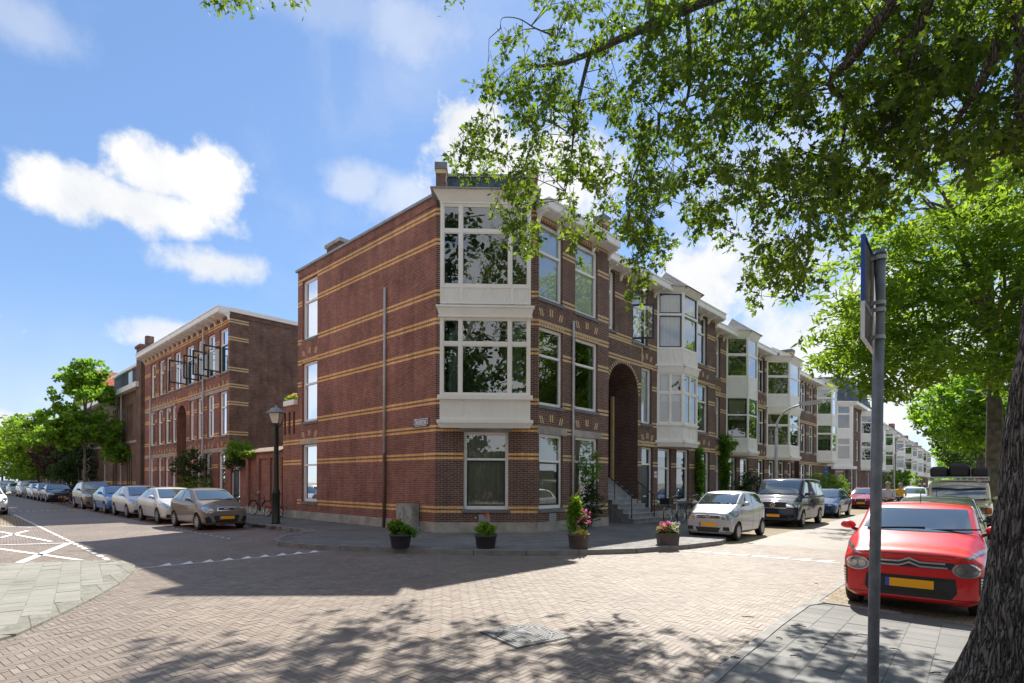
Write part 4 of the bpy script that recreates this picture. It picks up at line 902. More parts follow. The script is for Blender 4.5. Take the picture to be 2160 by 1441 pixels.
HA, oA = row(F4, E2, F4.s(1613, 800), 'brick row house with a boarded white bay and climbing plants', None, wl)
z4 = lambda y, x=1553: ca.z(x, y)
lev4 = [('c', z4(961), z4(955), 0, .1, 0), ('l', z4(955), z4(950), .1), ('p', z4(950), z4(925), (.5,)), ('w', z4(925), z4(838), (), z4(875), True), ('p', z4(838), z4(795), ()), ('w', z4(795), z4(711), (), z4(748)), ('c', z4(711), z4(699), .02, .2, 0)]
canted(HA, oA, F4, sa, F4.off(.95).s(1598)-sa-.95, .95, lev4, z4(699), F4.z(1552, 676), rooms=((z4(923), z4(840), 'half'), (z4(794), z4(712), None)), mats=('white_paint', 'dark_green_paint'))
sbm = F4.s(1613, 800); sb2 = F4.s(1617); cb = cantz(F4, sb2)
wl = [((sb2+.5, sb2+1.7, .9, 3.3), 'net'), ((sb2+2.6, sb2+3.8, .9, 3.3), 'net'), ((sb2+4.6, sb2+5.6, .9, 3.3), None)]
HB, oB = row(F4, sbm, E3, 'brick row house with a white canted bay behind the tall curved street lamp', None, wl, teethon=False)
z5 = lambda y, x=1636: cb.z(x, y)
lev5 = [('c', z5(970), z5(965), 0, .1, 0), ('l', z5(965), z5(961), .1), ('p', z5(961), z5(941), ()), ('w', z5(941), z5(871), (), z5(897)), ('c', z5(871), z5(859), .02, .12, 0), ('l', z5(859), z5(856), .14), ('p', z5(856), z5(833), ()), ('w', z5(833), z5(761.5), (), z5(794)), ('c', z5(761.5), z5(752), .02, .22, 0)]
canted(HB, oB, F4, sb2, 2.2, 1.15, lev5, z5(752), F4.z(1634, 735), rooms=((z5(940), z5(872), None), (z5(832), z5(762), None)), mats=('white_paint', 'white_paint'))
c = F4.P(E3-.6, 0, -.3); pier((c.x, c.y), .7, ROOF-.3, ROOF+1.0, HB, oB, rot=dR)
# house five: arch + windows
wl = []
for px in (1690, 1707): 
    s_ = F5.s(px+ (0)); wl += [((s_, s_+1.35, a, b), c_) for (a, b), c_ in zip(Z3, (None, 'pale', 'net'))]
sar = F5.s(1680.5); HC, oC = row(F5, E3, E4, 'brick row house with two tall window columns, last before the side street', None, wl, arch_=(sar-1.2, sar+.7, ZS, 6.6, 3), teethon=False)
s_ = F5.s(1723); cc5 = cantz(F5, s_)
lev6 = [('c', 3.6, 3.8, 0, .1, 0), ('p', 3.8, 4.6, ()), ('w', 4.6, 7.0, (), 6.2), ('p', 7.0, 7.9, ()), ('w', 7.9, 10.2, (), 9.4), ('c', 10.2, 10.6, .02, .2, 0)]
canted(HC, oC, F5, s_, 1.6, 1.0, lev6, 10.6, 11.5, rooms=((4.7, 6.9, 'half'), (8, 10.1, 'half')), mats=('white_paint', 'white_paint'))

# ---- corner house across the side street (canted white bays on its corner)
DT = 57.5
a = D(1751, 1000, DT); b = D(1791, 1000, DT); Tn = Fac((a.x, a.y), dC, nC); LT = (b-a).xy.length
ot = tuple(Vector((a.x, a.y, 0))); HT = empty('corner_house', ot, 'far corner house with white corner bays, slate mansard and dormers', 'house')
pa, pb = Tn.P(0, 0), Tn.P(LT, 0); FTl = Fac(pa, dL, nL); FTr = Fac(pb, dR, nR)
zT = lambda y, x=1770: Tn.z(x, y)
zg, ztop = zT(987), zT(848)
wall(Tn, HT, ot, 0, LT, 0, ztop, [(LT*.25, LT*.85, .2, 3.2)], (), ('brick_dark', 'brick_dark')); wall(FTl, HT, ot, 0, 12, 0, ztop, [], (), ('brick_dark', 'brick_dark'))
window(Tn, HT, ot, (LT*.25, LT*.85, .2, 3.2), cover='half', sash=('dark_green_paint', 'all'), sill=None)
wtr = [(3.2, 4.6, a_, b_) for a_, b_ in ((zT(970), zT(925)), (zT(905), zT(862)))]+[(.8, 2.2, .8, 3.2), (3.2, 4.4, .8, 3.2), (1.0, 2.2, zT(970), zT(925)), (1.0, 2.2, zT(905), zT(862))]
wall(FTr, HT, ot, 0, 9, 0, ztop, wtr, (), ('brick_dark', 'brick_dark'))
for r in wtr: window(FTr, HT, ot, r, cover='pale')
lv = [('l', zT(990), zT(984), .25), ('p', zT(984), zT(970), ()), ('w', zT(970), zT(925), (.16, .84), zT(940)), ('p', zT(925), zT(906), ()), ('w', zT(906), zT(858), (.16, .84), zT(875)), ('c', zT(858), zT(850), .05, .3)]
mb = MB(); mg = MB(); Tb = Tn.off(.7); bay_face(Tb, 0, LT, lv, mb, mg, 0, 0, ot, HT, corner=.2)
Tl = Fac(pa+dL*.9, (Tb.P(0, 0)-(pa+dL*.9)).normalized(), (nL+nC).normalized()); LL = (Tb.P(0, 0)-(pa+dL*.9)).xy.length; bay_face(Tl, 0, LL, [(l[0], l[1], l[2], (), l[4]) if l[0] == 'w' else l for l in lv if l[0] != 'l'], mb, mg, 0, 0, ot, HT, corner=.25)
e_ = pb+dR*1.0; Tr = Fac(Tb.P(LT, 0), (e_-Tb.P(LT, 0)).normalized(), (nR+nC).normalized()); bay_face(Tr, 0, (e_-Tb.P(LT, 0)).xy.length, [(l[0], l[1], l[2], (), l[4]) if l[0] == 'w' else l for l in lv if l[0] != 'l'], mb, mg, 0, 0, ot, HT, corner=.25)
mb.poly([Tb.P(0, zT(986)), Tb.P(LT, zT(986)), pb+dR+Vector((0, 0, zT(986))), pa+dL+Vector((0, 0, zT(986)))])
bw_ = mb.build('bay_window', ['white_paint', 'dark_green_paint'], HT, ot); mg.build('glass', 'glass', bw_, ot, fix=False)
house_shell(FTr, HT, ot, 0, 9, ztop, 9)
canted(HT, ot, FTr, 5.4, 1.3, .9, [('c', zT(990), zT(984), 0, .12, 0), ('p', zT(984), zT(968), ()), ('w', zT(968), zT(925), (), zT(938)), ('p', zT(925), zT(908), ()), ('w', zT(908), zT(866), (), zT(882)), ('c', zT(866), zT(856), .02, .2, 0)], rooms=((zT(966), zT(927), 'half'), (zT(906), zT(868), None)), mats=('white_paint', 'dark_green_paint'))
fo = [Tb.P(-.5, ztop), Tb.P(LT+.5, ztop), FTr.P(9, ztop, .4), FTr.P(9, ztop, -7), FTl.P(9, ztop, -1), FTl.P(9, ztop, .4)]
mb = MB(); mb.prism([(p.x, p.y) for p in fo], ztop-.35, ztop); mb.build('cornice', 'white_paint', HT, ot)
cen = sum(fo, Vector())/6; up = [p+(cen-p).normalized()*1.3+Vector((0, 0, 2.7)) for p in fo]
mb = MB(); mb.add(fo+up, [(i, (i+1) % 6, 6+(i+1) % 6, 6+i) for i in range(6)]+[tuple(range(6, 12))]); mb.build('roof', 'slate', HT, ot)
for k in range(3):
    s_ = 1.2+k*2.4; mb = MB(); mb.fbox(FTr, s_, s_+1.3, ztop, ztop+2.2, -1.6, -.1); mb.fbox(FTr, s_-.1, s_+1.4, ztop+2.2, ztop+2.35, -1.7, .05)
    mb.fbox(FTr, s_+.15, s_+.6, ztop+.3, ztop+2.0, -.1, -.08, 1); mb.fbox(FTr, s_+.7, s_+1.15, ztop+.3, ztop+2.0, -.1, -.08, 1); mb.build('dormer', ['white_paint', 'car_glass'], HT, ot)
# ---- terrace stretching away beyond it
grpf = 'far terrace houses down the right street'
FT2 = Fac(pb, dS, nS)
far_lab = ['with a white double bay and a shop awning', 'with pale render and a slate roof', 'with a plain white side wall', 'with red brick strips between white bays', 'with small dark dormers', 'with a chimney on its ridge', 'with narrow white bays', 'with pale brick front', 'at the very end of the terrace']
x0 = 9.0
for k in range(9):
    Wd = 9.5 if k < 3 else 13; s0 = x0; x0 += Wd+(6 if k == 2 else .02); Fk = FT2.off(-.2-.1*(k % 2)); o_ = Fk.P(s0, 0); org_ = tuple(o_)
    Hk = empty('terrace_house', o_, 'distant terrace house '+far_lab[k], 'house', grpf); zr = 9.6+(.5 if k % 3 == 1 else 0)-(0 if k < 4 else .5)
    bm_ = ('brick_dark', 'white_paint', 'brick_dark', 'brick_brown')[k % 4]
    wr = []
    for (a_, b_) in ((1.0, 3.1), (4.3, 6.3), (7.3, 9.0)):
        for q in (.08, .62, .82): wr.append((s0+Wd*q, s0+Wd*q+1.1, a_, b_))
    wall(Fk, Hk, org_, s0, s0+Wd, 0, zr, wr, (), (bm_, bm_)); house_shell(Fk, Hk, org_, s0, s0+Wd, zr+.3, 9, 'white_paint' if k == 3 else 'brick_brown')
    for r in wr: window(Fk, Hk, org_, r, cover='pale' if random.random() < .5 else None, rec=.08, sill=None)
    lvk = [('c', 3.4, 3.6, 0, .15, 0), ('p', 3.6, 4.4, ()), ('w', 4.4, 6.5, (), 5.9), ('p', 6.5, 7.3, ()), ('w', 7.3, 9.1, (), 8.6), ('c', 9.1, 9.5, .05, .3, 0)]
    canted(Hk, org_, Fk, s0+Wd*.24, 1.7, 1.0, lvk, 9.5, 10.4, rooms=((4.5, 6.4, 'half'), (7.4, 9.0, None)), mats=('white_paint', 'dark_green_paint'))
    cornice(Fk, Hk, org_, s0, s0+Wd, zr+.2, over=.5, step=2.2)
    mb = MB(); P = Fk.P; mb.add([P(s0, zr+.2, .2), P(s0+Wd, zr+.2, .2), P(s0+Wd, zr+2.3, -1.4), P(s0, zr+2.3, -1.4), P(s0, zr+.2, -9), P(s0+Wd, zr+.2, -9), P(s0+Wd, zr+2.3, -7), P(s0, zr+2.3, -7)], [(0, 1, 2, 3), (3, 2, 6, 7), (4, 5, 6, 7), (0, 3, 7, 4), (1, 2, 6, 5)])
    mb.build('roof', 'slate', Hk, org_)
    if k % 2 == 0:
        mb = MB(); mb.fbox(Fk, s0+Wd*.1, s0+Wd*.25, zr+1.5, zr+3.4, -2.4, -1.6); mb.build('chimney', 'brick_red', Hk, org_)

# ================================================================ left street
oL = F0.P(17.63, 0); orgL = tuple(oL); LEND = 34.5
HL = empty('row_house', oL, 'long brick block with an arched porch left of the garden wall', 'house')
xs_t = [(108, 138), (158, 188), (200, 230), (250, 287), (322, 368), (392, 433), (452, 497), (525, 577)]
xs_m = [(103, 133), (150, 180), (195, 228), (236, 263), (345, 370), (390, 427), (452, 490), (525, 570)]
xs_g = [(103, 128), (152, 176), (195, 222), (236, 258), (342, 366), (387, 418), (443, 480), (520, 562)]
cvx = lambda x: 280+x/2.882
opsL = []
for xs, (z0, z1) in ((xs_t, (7.7, 10.15)), (xs_m, (4.25, 6.7)), (xs_g, (.85, 3.35))):
    for a, b in xs:
        sa_, sb_ = F0.s(cvx(b), 900), F0.s(cvx(a), 900); opsL.append((sa_, sb_, z0, z1))
aa, ab = F0.s(cvx(325), 900), F0.s(cvx(268), 900)
archL = (aa, ab, ZS, F0.z(cvx(297), 855), 3)
wall(F0, HL, orgL, 17.63, LEND, 0, ROOF, opsL+[archL], BANDS[:-1])
cv = [None, 'pale', 'net', 'drapes_pale']
for i, r in enumerate(opsL): window(F0, HL, orgL, r, cover=cv[(i*7+3) % 4], rec=.1, sash=(('dark_green_paint', 'low') if i in (2, 4, 5, 6, 7) else None))
for i in (4, 5, 6, 7): casement(F0, HL, orgL, opsL[i], 'r', 82, 'dark_green_paint')
mb = MB(); mb.quad(F0.P(aa, 0, -3), F0.P(ab, 0, -3), F0.P(ab, 7, -3), F0.P(aa, 7, -3)); mb.build('porch_wall', 'brick_red', HL, orgL, fix=False)
house_shell(Fac(F0.P(0, 0), dL, nL), HL, orgL, 17.63, LEND, ROOF, 10.5)
cornice(F0, HL, orgL, 17.6, LEND, ROOF+.12, over=.6, step=.95)
mb = MB(); Fg = Fac(oL, -nL, -dL); mb.fbox(Fg, -.0, 10.5, ROOF-.05, ROOF+.17, -.02, .09); mb.build('roof_edge', 'white_paint', HL, orgL)
# yellow quoins turning the corner on the gable
mb = MB()
for z in BANDS[:-1]:
    for dz in (.03, -.105): mb.fbox(Fg, 0, 1.0, z+dz, z+dz+.075, -.01, .004)
mb.build('brick_ornament', 'yellow_trim', HL, orgL)
mb = MB()
for i, r in enumerate(opsL):
    if i >= 8: marks(mb, F0, (r[0]-.2, r[1]+.2, r[2], r[3]), dy=.35)
for (z0, z1) in ((6.7, 6.9), (3.35, 3.55)):
    for (a, b) in ((17.7, aa-.5), (ab+.4, LEND-.3)): mb.fbox(F0, a, b, z0, z1, -.02, .015, 1)
mb.build('lintel', ['yellow_trim', 'stone'], HL, orgL)
mb = MB(); mb.tube([F0.P(21.5, ROOF-.5, .1), F0.P(21.5, ZS, .1)], .05, 8); mb.tube([F0.P(32.6, 7.6, .1), F0.P(32.6, ZS, .1)], .05, 8); mb.build('drain_pipe', 'galvanised', HL, orgL)
c = Fg.P(6.2, 0, -.9); Fx = Fac((c.x, c.y), -nL, -dL); mb = MB(); mb.fbox(Fx, -1.1, 1.1, ROOF, ROOF+.75, -.35, .35); mb.fbox(Fx, -1.2, 1.2, ROOF+.75, ROOF+.9, -.42, .42, 1)
mb.lathe([(.12, 0), (.12, .3), (.2, .35), (.2, .6), (.05, .7)], Fx.P(-.6, ROOF+.9, 0), 10, 2); mb.lathe([(.12, 0), (.12, .25), (.17, .3), (.17, .45)], Fx.P(.05, ROOF+.9, 0), 10, 2); mb.fbox(Fx, .45, .95, ROOF+1.0, ROOF+1.5, -.2, .2, 3)
mb.build('chimney', ['brick_brown', 'stone', 'galvanised', 'plastic_black'], HL, orgL)

# ---- garden wall between
og = F0.P(9.62, 0); orgG = tuple(og); GW = empty('garden_wall', og, 'brick garden wall with tiled coping and a slotted tower piece, between the two brick buildings', 'wall')
s5 = F0.s(597, 950)
wall(F0, GW, orgG, 9.62, s5, .45, 5.1, [(9.85+i*.45, 10.05+i*.45, 3.85, 4.85) for i in range(3)], BANDS[3:8], rev=.2, name='slotted_wall', mats=('brick_red', 'brick_yellow'))
mb = MB()
mb.quad(F0.P(9.62, 0, -.35), F0.P(s5, 0, -.35), F0.P(s5, 5.1, -.35), F0.P(9.62, 5.1, -.35)); mb.quad(F0.P(s5, 0), F0.P(s5, 0, -.35), F0.P(s5, 5.1, -.35), F0.P(s5, 5.1)); mb.quad(F0.P(9.62, 5.1), F0.P(s5, 5.1), F0.P(s5, 5.1, -.35), F0.P(9.62, 5.1, -.35))
sd0, sd1 = F0.s(498, 1010), F0.s(488, 1010)
for a, b in ((s5, 16.9),): mb.quad(F0.P(s5, 0, -.12), F0.P(16.4, 0, -.12), F0.P(16.4, 3.1, -.12), F0.P(s5, 3.1, -.12))
for k in range(4):
    sp = s5+.15+k*1.28; mb.fbox(F0, sp, sp+.3, 0, 3.1, -.12, .0)
mb.fbox(F0, s5, 16.4, 2.85, 3.1, -.12, -.01); mb.fbox(F0, s5, 16.4, 0, 3.1, -.4, -.121); mb.fbox(F0, 17.42, 17.63, 0, 3.1, -.4, 0); mb.fbox(F0, 16.4, 17.42, 2.5, 3.1, -.4, 0)
mb.build('wall', 'brick_red', GW, orgG)
mb = MB(); mb.fbox(F0, 9.62, 16.35, 0, .45, -.1, .035); mb.build('plinth', 'stone', GW, orgG)
door(F0, GW, orgG, (16.4, 17.4, ZS, 2.5), tz=.93, rec=.1)
mb = MB(); P = F0.P
n = 9
for k in range(n):
    a_, b_ = s5+(16.0-s5)*k/n, s5+(16.0-s5)*(k+1)/n-.02; mb.hexa([P(a_, 3.12, .14), P(b_, 3.12, .14), P(b_, 3.12, -.45), P(a_, 3.12, -.45), P(a_, 3.17, .14), P(b_, 3.17, .14), P(b_, 3.42, -.42), P(a_, 3.42, -.42)])
mb.build('coping', 'garden_tile', GW, orgG)

# ---- brick hall further left with slate dormer and red roof
s6, s7 = 35.6, 60.0
oh = F0.P(s6, 0); orgH = tuple(oh); HH = empty('brick_hall', oh, 'old brown brick hall with white gutter and red tiled roof behind the slim street tree', 'hall')
Fh = F0.off(-.1)
zh = 8.9; wh = []
for sc in (38.6, 43.6, 48.6, 53.6):
    for j in range(3): wh.append((sc+j*.65, sc+j*.65+.42, 5.6, 7.9)); wh.append((sc+j*.65, sc+j*.65+.42, 1.2, 4.0))
wall(Fh, HH, orgH, s6, s7, 0, zh, wh, [1.55], ('brick_brown', 'brick_yellow'))
for r in wh: window(Fh, HH, orgH, r, transom=None, cover=None, frame='black_paint', fw=.05, sill=None, rec=.12)
house_shell(Fh, HH, orgH, s6, s7, zh, 12)
mb = MB(); mb.fbox(Fh, s6, s7, zh, zh+.4, -.1, .45); mb.build('gutter', 'white_paint', HH, orgH)
mb = MB(); mb.fbox(Fh, 36, s7, 4.75, 4.95, 0, .04); mb.build('string_course', 'stone', HH, orgH)
mb = MB(); P = Fh.P; mb.add([P(s6, zh+.4, .2), P(s7, zh+.4, .2), P(s7, zh+2.4, -3.5), P(s6+1, zh+2.4, -3.5), P(s6, zh+.4, -12), P(s7, zh+.4, -12), P(s7, zh+2.4, -8), P(s6+1, zh+2.4, -8)], [(0, 1, 2, 3), (3, 2, 6, 7), (4, 5, 6, 7), (0, 3, 7, 4), (1, 2, 6, 5)]); mb.build('roof', 'slate', HH, orgH)
# cross wing with the red tiled roof, its ridge running back from the street
mb = MB(); zr_ = 13.2; mb.add([P(49.5, zh+.3, .35), P(57, zr_, .35), P(64.5, zh+.3, .35), P(49.5, zh+.3, -14), P(57, zr_, -14), P(64.5, zh+.3, -14)], [(0, 1, 4, 3), (1, 2, 5, 4)]); mb.build('cross_roof', 'roof_tiles', HH, orgH)
mb = MB(); mb.poly([P(49.8, zh+.2, .05), P(64.2, zh+.2, .05), P(57, zr_-.2, .05)]); mb.build('gable', 'brick_brown', HH, orgH, fix=False)
mb = MB(); mb.fbox(Fh, 37.5, 46, zh+.5, zh+1.9, -2.5, -.2); mb.fbox(Fh, 37.3, 46.2, zh+1.9, zh+2.1, -3, .0, 1); mb.fbox(Fh, 39.5, 40.7, zh+.7, zh+1.8, -.2, -.17, 1); mb.fbox(Fh, 39.7, 40.5, zh+.85, zh+1.7, -.17, -.16, 2); mb.build('dormer', ['slate', 'white_paint', 'car_glass'], HH, orgH)
mb = MB(); mb.fbox(F0, 35.0, 36.3, 0, ROOF+.9, -1.2, .15); mb.fbox(F0, 34.9, 36.4, ROOF+.9, ROOF+1.1, -1.3, .25); mb.fbox(F0, 35.4, 35.9, ROOF+1.1, ROOF+1.9, -.8, -.3); mb.build('chimney', 'brick_brown', HH, orgH)
mb = MB(); mb.tube([F0.P(41.6, zh, .05), F0.P(41.6, ZS, .05)], .06, 8); mb.tube([F0.P(47.5, zh, .05), F0.P(47.5, ZS, .05)], .06, 8); mb.build('drain_pipe', 'galvanised', HH, orgH)
# far left houses
far = [(64, 12, 9.0, 'brown brick house beyond the hall, half hidden by the purple tree'), (80, 14, 8.2, 'distant brick house with a dark cornice at the far left'), (98, 20, 7.4, 'last low house visible down the left street')]
for s_, L_, h_, lab in far:
    o_ = F0.P(s_, 0); H = empty('far_house', o_, lab, 'house'); og_ = tuple(o_)
    wr = [(s_+1+i*3, s_+2.4+i*3, a_, a_+1.9) for i in range(int((L_-2)/3)) for a_ in (1, 4.6)]
    wall(F0, H, og_, s_, s_+L_, 0, h_, wr, (), ('brick_brown', 'brick_brown')); house_shell(F0, H, og_, s_, s_+L_, h_)
    for r in wr: window(F0, H, og_, r, cover='pale', sill=None)
    mb = MB(); P = F0.P; a_, b_ = s_, s_+L_; mb.add([P(a_, h_, .4), P(b_, h_, .4), P(b_, h_+2.6, -4), P(a_, h_+2.6, -4), P(a_, h_, -10), P(b_, h_, -10)], [(0, 1, 2, 3), (3, 2, 5, 4), (0, 3, 4), (1, 2, 5), (0, 1, 5, 4)]); mb.build('roof', 'slate', H, og_)

# houses on the near side of the left street, outside the frame but mirrored in the panes
opp = Fac(F0.P(0, 0, 19.5), dL, -nL)
for k in range(3):
    s_ = -2+k*16; o_ = opp.P(s_, 0); H = empty('row_house', o_, ('red brick house facing the gable wall, seen only mirrored', 'red brick house facing the garden wall, seen only mirrored', 'red brick house facing the long block, seen only mirrored')[k], 'house', 'mirrored houses across the left street'); og_ = tuple(o_)
    wr = [(s_+1.2+i*3.6, s_+2.9+i*3.6, a_, a_+2.2) for i in range(4) for a_ in (1, 4.4, 7.8)]
    wall(opp, H, og_, s_, s_+15.9, 0, 11, wr, BANDS); house_shell(opp, H, og_, s_, s_+15.9, 11)
    for r in wr: window(opp, H, og_, r, cover=None, sill=None)

pw = Fac(Vector((-60, -18, 0)), Vector((1, 0, 0)), Vector((0, 1, 0))); PW = empty('reflection_wall', (-60, -18, 0), 'unseen dark brick wall added to block the bright horizon in the window reflections', 'wall')  # added out of view so the panes do not mirror bright horizon
mb = MB(); mb.fbox(pw, 0, 150, 0, 4.6, -.3, 0); mb.build('wall', 'brick_dark', PW, (-60, -18, 0)); mb = MB(); mb.fbox(pw, 0, 150, 4.6, 4.7, -.35, .05); mb.build('coping', 'stone', PW, (-60, -18, 0))
# ================================================================ cars
def lerp(a, b, t): return a+(b-a)*t
def body_mesh(S):
    """S: dict with the side profile. front at x=0, rear at x=-L"""
    L, Wd, H = S['L'], S['W'], S['H']; hw = Wd/2; zb = S.get('zb', .2); zh = S['zh']; dc, zc = S['cowl']; d1 = S['d1']; d2, z2 = S['roofend']; d3, z3 = S['tail']; cr = S.get('crown', .05)
    tw1 = S.get('tw', .74)*hw; zbelt = S.get('belt', zc-.02); zbr = S.get('belt_r', zbelt+.06)
    st = []
    def add(d, zbo, zs, zt, h, tw, f=0): st.append((d, zbo, zs, zt, h, tw, f))
    nz = S.get('nose', .16)
    nw_ = S.get('full', .0)
    add(0.0, zb+.14-.08*nw_*10, zh-.26+nw_, zh-.17+nw_, hw*(.76+nw_), hw*(.64+nw_))
    add(.035, zb+.06-.03*nw_*10, zh-.17+nw_*.5, zh-.08+nw_*.5, hw*(.86+nw_*.7), hw*(.72+nw_))
    add(.13, zb+.01, zh-.11, zh-.005, hw*(.95+nw_*.3), hw*.78)
    add(.32, zb, zh-.07, zh+.03, hw*.985, hw*.78)
    add(lerp(.32, dc, .5), zb, lerp(zh, zc, .5)-.06, lerp(zh, zc, .55)+.03, hw, hw*.80)
    add(dc-.06, zb, zc-.05, zc, hw, hw*.84)
    add(dc+.05, zb, zbelt, zc+.04, hw, hw*.85, 1)
    for t in (.33, .66, .93): add(lerp(dc, d1, t), zb, lerp(zbelt, zbelt+.01, t), lerp(zc, H-cr, t)+.02*math.sin(math.pi*t), hw, lerp(hw*.84, tw1, t), 1)
    add(d1+.16, zb, zbelt+.01, H-cr+.01, hw, tw1, 1)
    add(lerp(d1, d2, .5), zb, lerp(zbelt, zbr, .5), H-cr+.02, hw, tw1*1.0, 1)
    add(d2-.08, zb, zbr, z2-cr+.005, hw, tw1*.97, 1)
    add(d2+.06, zb, zbr, z2-cr-.05, hw*.995, tw1*.95, 1)
    add(lerp(d2, d3, .6), zb, zbr, lerp(z2-cr, z3, .6), hw*.985, lerp(tw1, hw*.82, .5), 1)
    add(d3, zb, min(zbr, z3-.04), z3, hw*.97, hw*.80)
    if L-d3 > .35: add(lerp(d3, L, .6), zb+.01, z3-.10, z3-.01, hw*.95, hw*.78)
    add(L-.10, zb+.04, min(z3, zbr)-.13, z3-.06, hw*.92, hw*.76)
    add(L-.02, zb+.10, min(z3, zbr)-.25, z3-.17, hw*.84, hw*.70)
    add(L, zb+.2, min(z3, zbr)-.32, z3-.26, hw*.72, hw*.6)
    bm = bmesh.new(); rows = []
    for (d, zbo, zs, zt, h, tw, f) in st:
        zm = lerp(zbo, zs, .55); pts = [(0, zbo), (h*.8, zbo), (h*.955, zbo+.07), (h, zm), (h*.985, zs-.05), (h*.955, zs+(.02 if f else .0)), (tw if f else tw, zt), (tw*.6, zt+cr*.75), (0, zt+cr)]
        r = [bm.verts.new((-d, y, z)) for y, z in pts]; l = [r[0]]+[bm.verts.new((-d, -y, z)) for y, z in pts[1:-1]]+[r[-1]]
        rows.append((r, l))
    n = 9
    for i in range(len(rows)-1):
        for k in range(n-1):
            (r0, l0), (r1, l1) = rows[i], rows[i+1]
            bm.faces.new((r0[k], r1[k], r1[k+1], r0[k+1])); bm.faces.new((l0[k], l0[k+1], l1[k+1], l1[k]))
    for (r, l), fl in ((rows[0], 1), (rows[-1], 0)):
        for k in range(0, n-1):
            vs = [r[k], r[k+1], l[k+1], l[k]]; u = []
            for v in vs:
                if v not in u: u.append(v)
            if len(u) > 2: bm.faces.new(u if fl else u[::-1])
    cl = bm.edges.layers.float.get('crease_edge') or bm.edges.layers.float.new('crease_edge')
    for i in range(len(rows)-1):
        fl_ = st[i][6] and st[i+1][6]
        for side_ in (0, 1):
            for k, c_ in ((4, .45), (5, .55 if fl_ else .3), (6, .5 if not fl_ else .45), (1, .6), (2, .4)):
                e = bm.edges.get((rows[i][side_][k], rows[i+1][side_][k]))
                if e: e[cl] = c_
    for i in range(len(rows)):
        if st[i][6] and not st[i-1][6]:     # foot of the windscreen
            for side_ in (0, 1):
                for k in (5, 6, 7):
                    e = bm.edges.get((rows[i][side_][k], rows[i][side_][k+1]))
                    if e: e[cl] = .6
    bmesh.ops.recalc_face_normals(bm, faces=bm.faces)
    me = bpy.data.meshes.new('body'); bm.to_mesh(me); bm.free()
    return me
def subdivided(me, wheels=None, lev=3):
    o = bpy.data.objects.new('body', me); SC.collection.objects.link(o)
    md = o.modifiers.new('s', 'SUBSURF'); md.levels = lev; md.render_levels = lev
    tmp = None
    dg = bpy.context.evaluated_depsgraph_get(); m1 = bpy.data.meshes.new_from_object(o.evaluated_get(dg)); m2 = None
    if wheels:
        mb = MB()
        for (x, y0, y1, r) in wheels: mb.lathe([(r, y0), (r, y1)], (x, 0, wheels_z), 36, 0, 'y')
        tmp = mb.build('cut', 'plastic_black'); bo = o.modifiers.new('b', 'BOOLEAN'); bo.operation = 'DIFFERENCE'; bo.solver = 'EXACT'; bo.object = tmp
        dg = bpy.context.evaluated_depsgraph_get(); m2 = bpy.data.meshes.new_from_object(o.evaluated_get(dg))
    bpy.data.objects.remove(o)
    if tmp: bpy.data.objects.remove(tmp)
    return m1, m2
def patch(m1, poly, axis, lim, side=0, off=.006, nmin=.15, two=False):
    """cut the smooth body skin with a convex polygon prism. axis 'y': poly in (x,z); axis 'x': poly in (y,z)"""
    bm = bmesh.new(); bm.from_mesh(m1)
    ia = 0 if axis == 'y' else 1
    cx = sum(p[0] for p in poly)/len(poly); cz = sum(p[1] for p in poly)/len(poly)
    def cut(co, no):
        g = bm.verts[:]+bm.edges[:]+bm.faces[:]
        bmesh.ops.bisect_plane(bm, geom=g, plane_co=co, plane_no=no, clear_outer=True, dist=1e-6)
    # quick limits
    if axis == 'y':
        cut((0, lim[0] if side > 0 else -lim[0], 0), (0, -side, 0))
    else:
        cut((lim[0], 0, 0), (-1, 0, 0)); cut((lim[1], 0, 0), (1, 0, 0))
    n = len(poly)
    for i in range(n):
        (x0, z0), (x1, z1) = poly[i], poly[(i+1) % n]; nx, nz_ = (z1-z0), -(x1-x0)
        if (cx-x0)*nx+(cz-z0)*nz_ > 0: nx, nz_ = -nx, -nz_
        co = (x0, 0, z0) if axis == 'y' else (0, x0, z0); no = (nx, 0, nz_) if axis == 'y' else (0, nx, nz_)
        cut(co, no)
        if not bm.verts: break
    bm.normal_update()
    ax = Vector((0, side, 0)) if axis == 'y' else Vector((1 if lim[2:] == () or lim[2] > 0 else -1, 0, 0))
    dele = [f for f in bm.faces if f.normal.dot(ax) < nmin]; bmesh.ops.delete(bm, geom=dele, context='FACES'); bm.normal_update()
    for v in bm.verts: v.co += v.normal*off
    vs = [tuple(v.co) for v in bm.verts]; bm.verts.index_update(); fs = [[v.index for v in f.verts] for f in bm.faces]; bm.free()
    return vs, fs
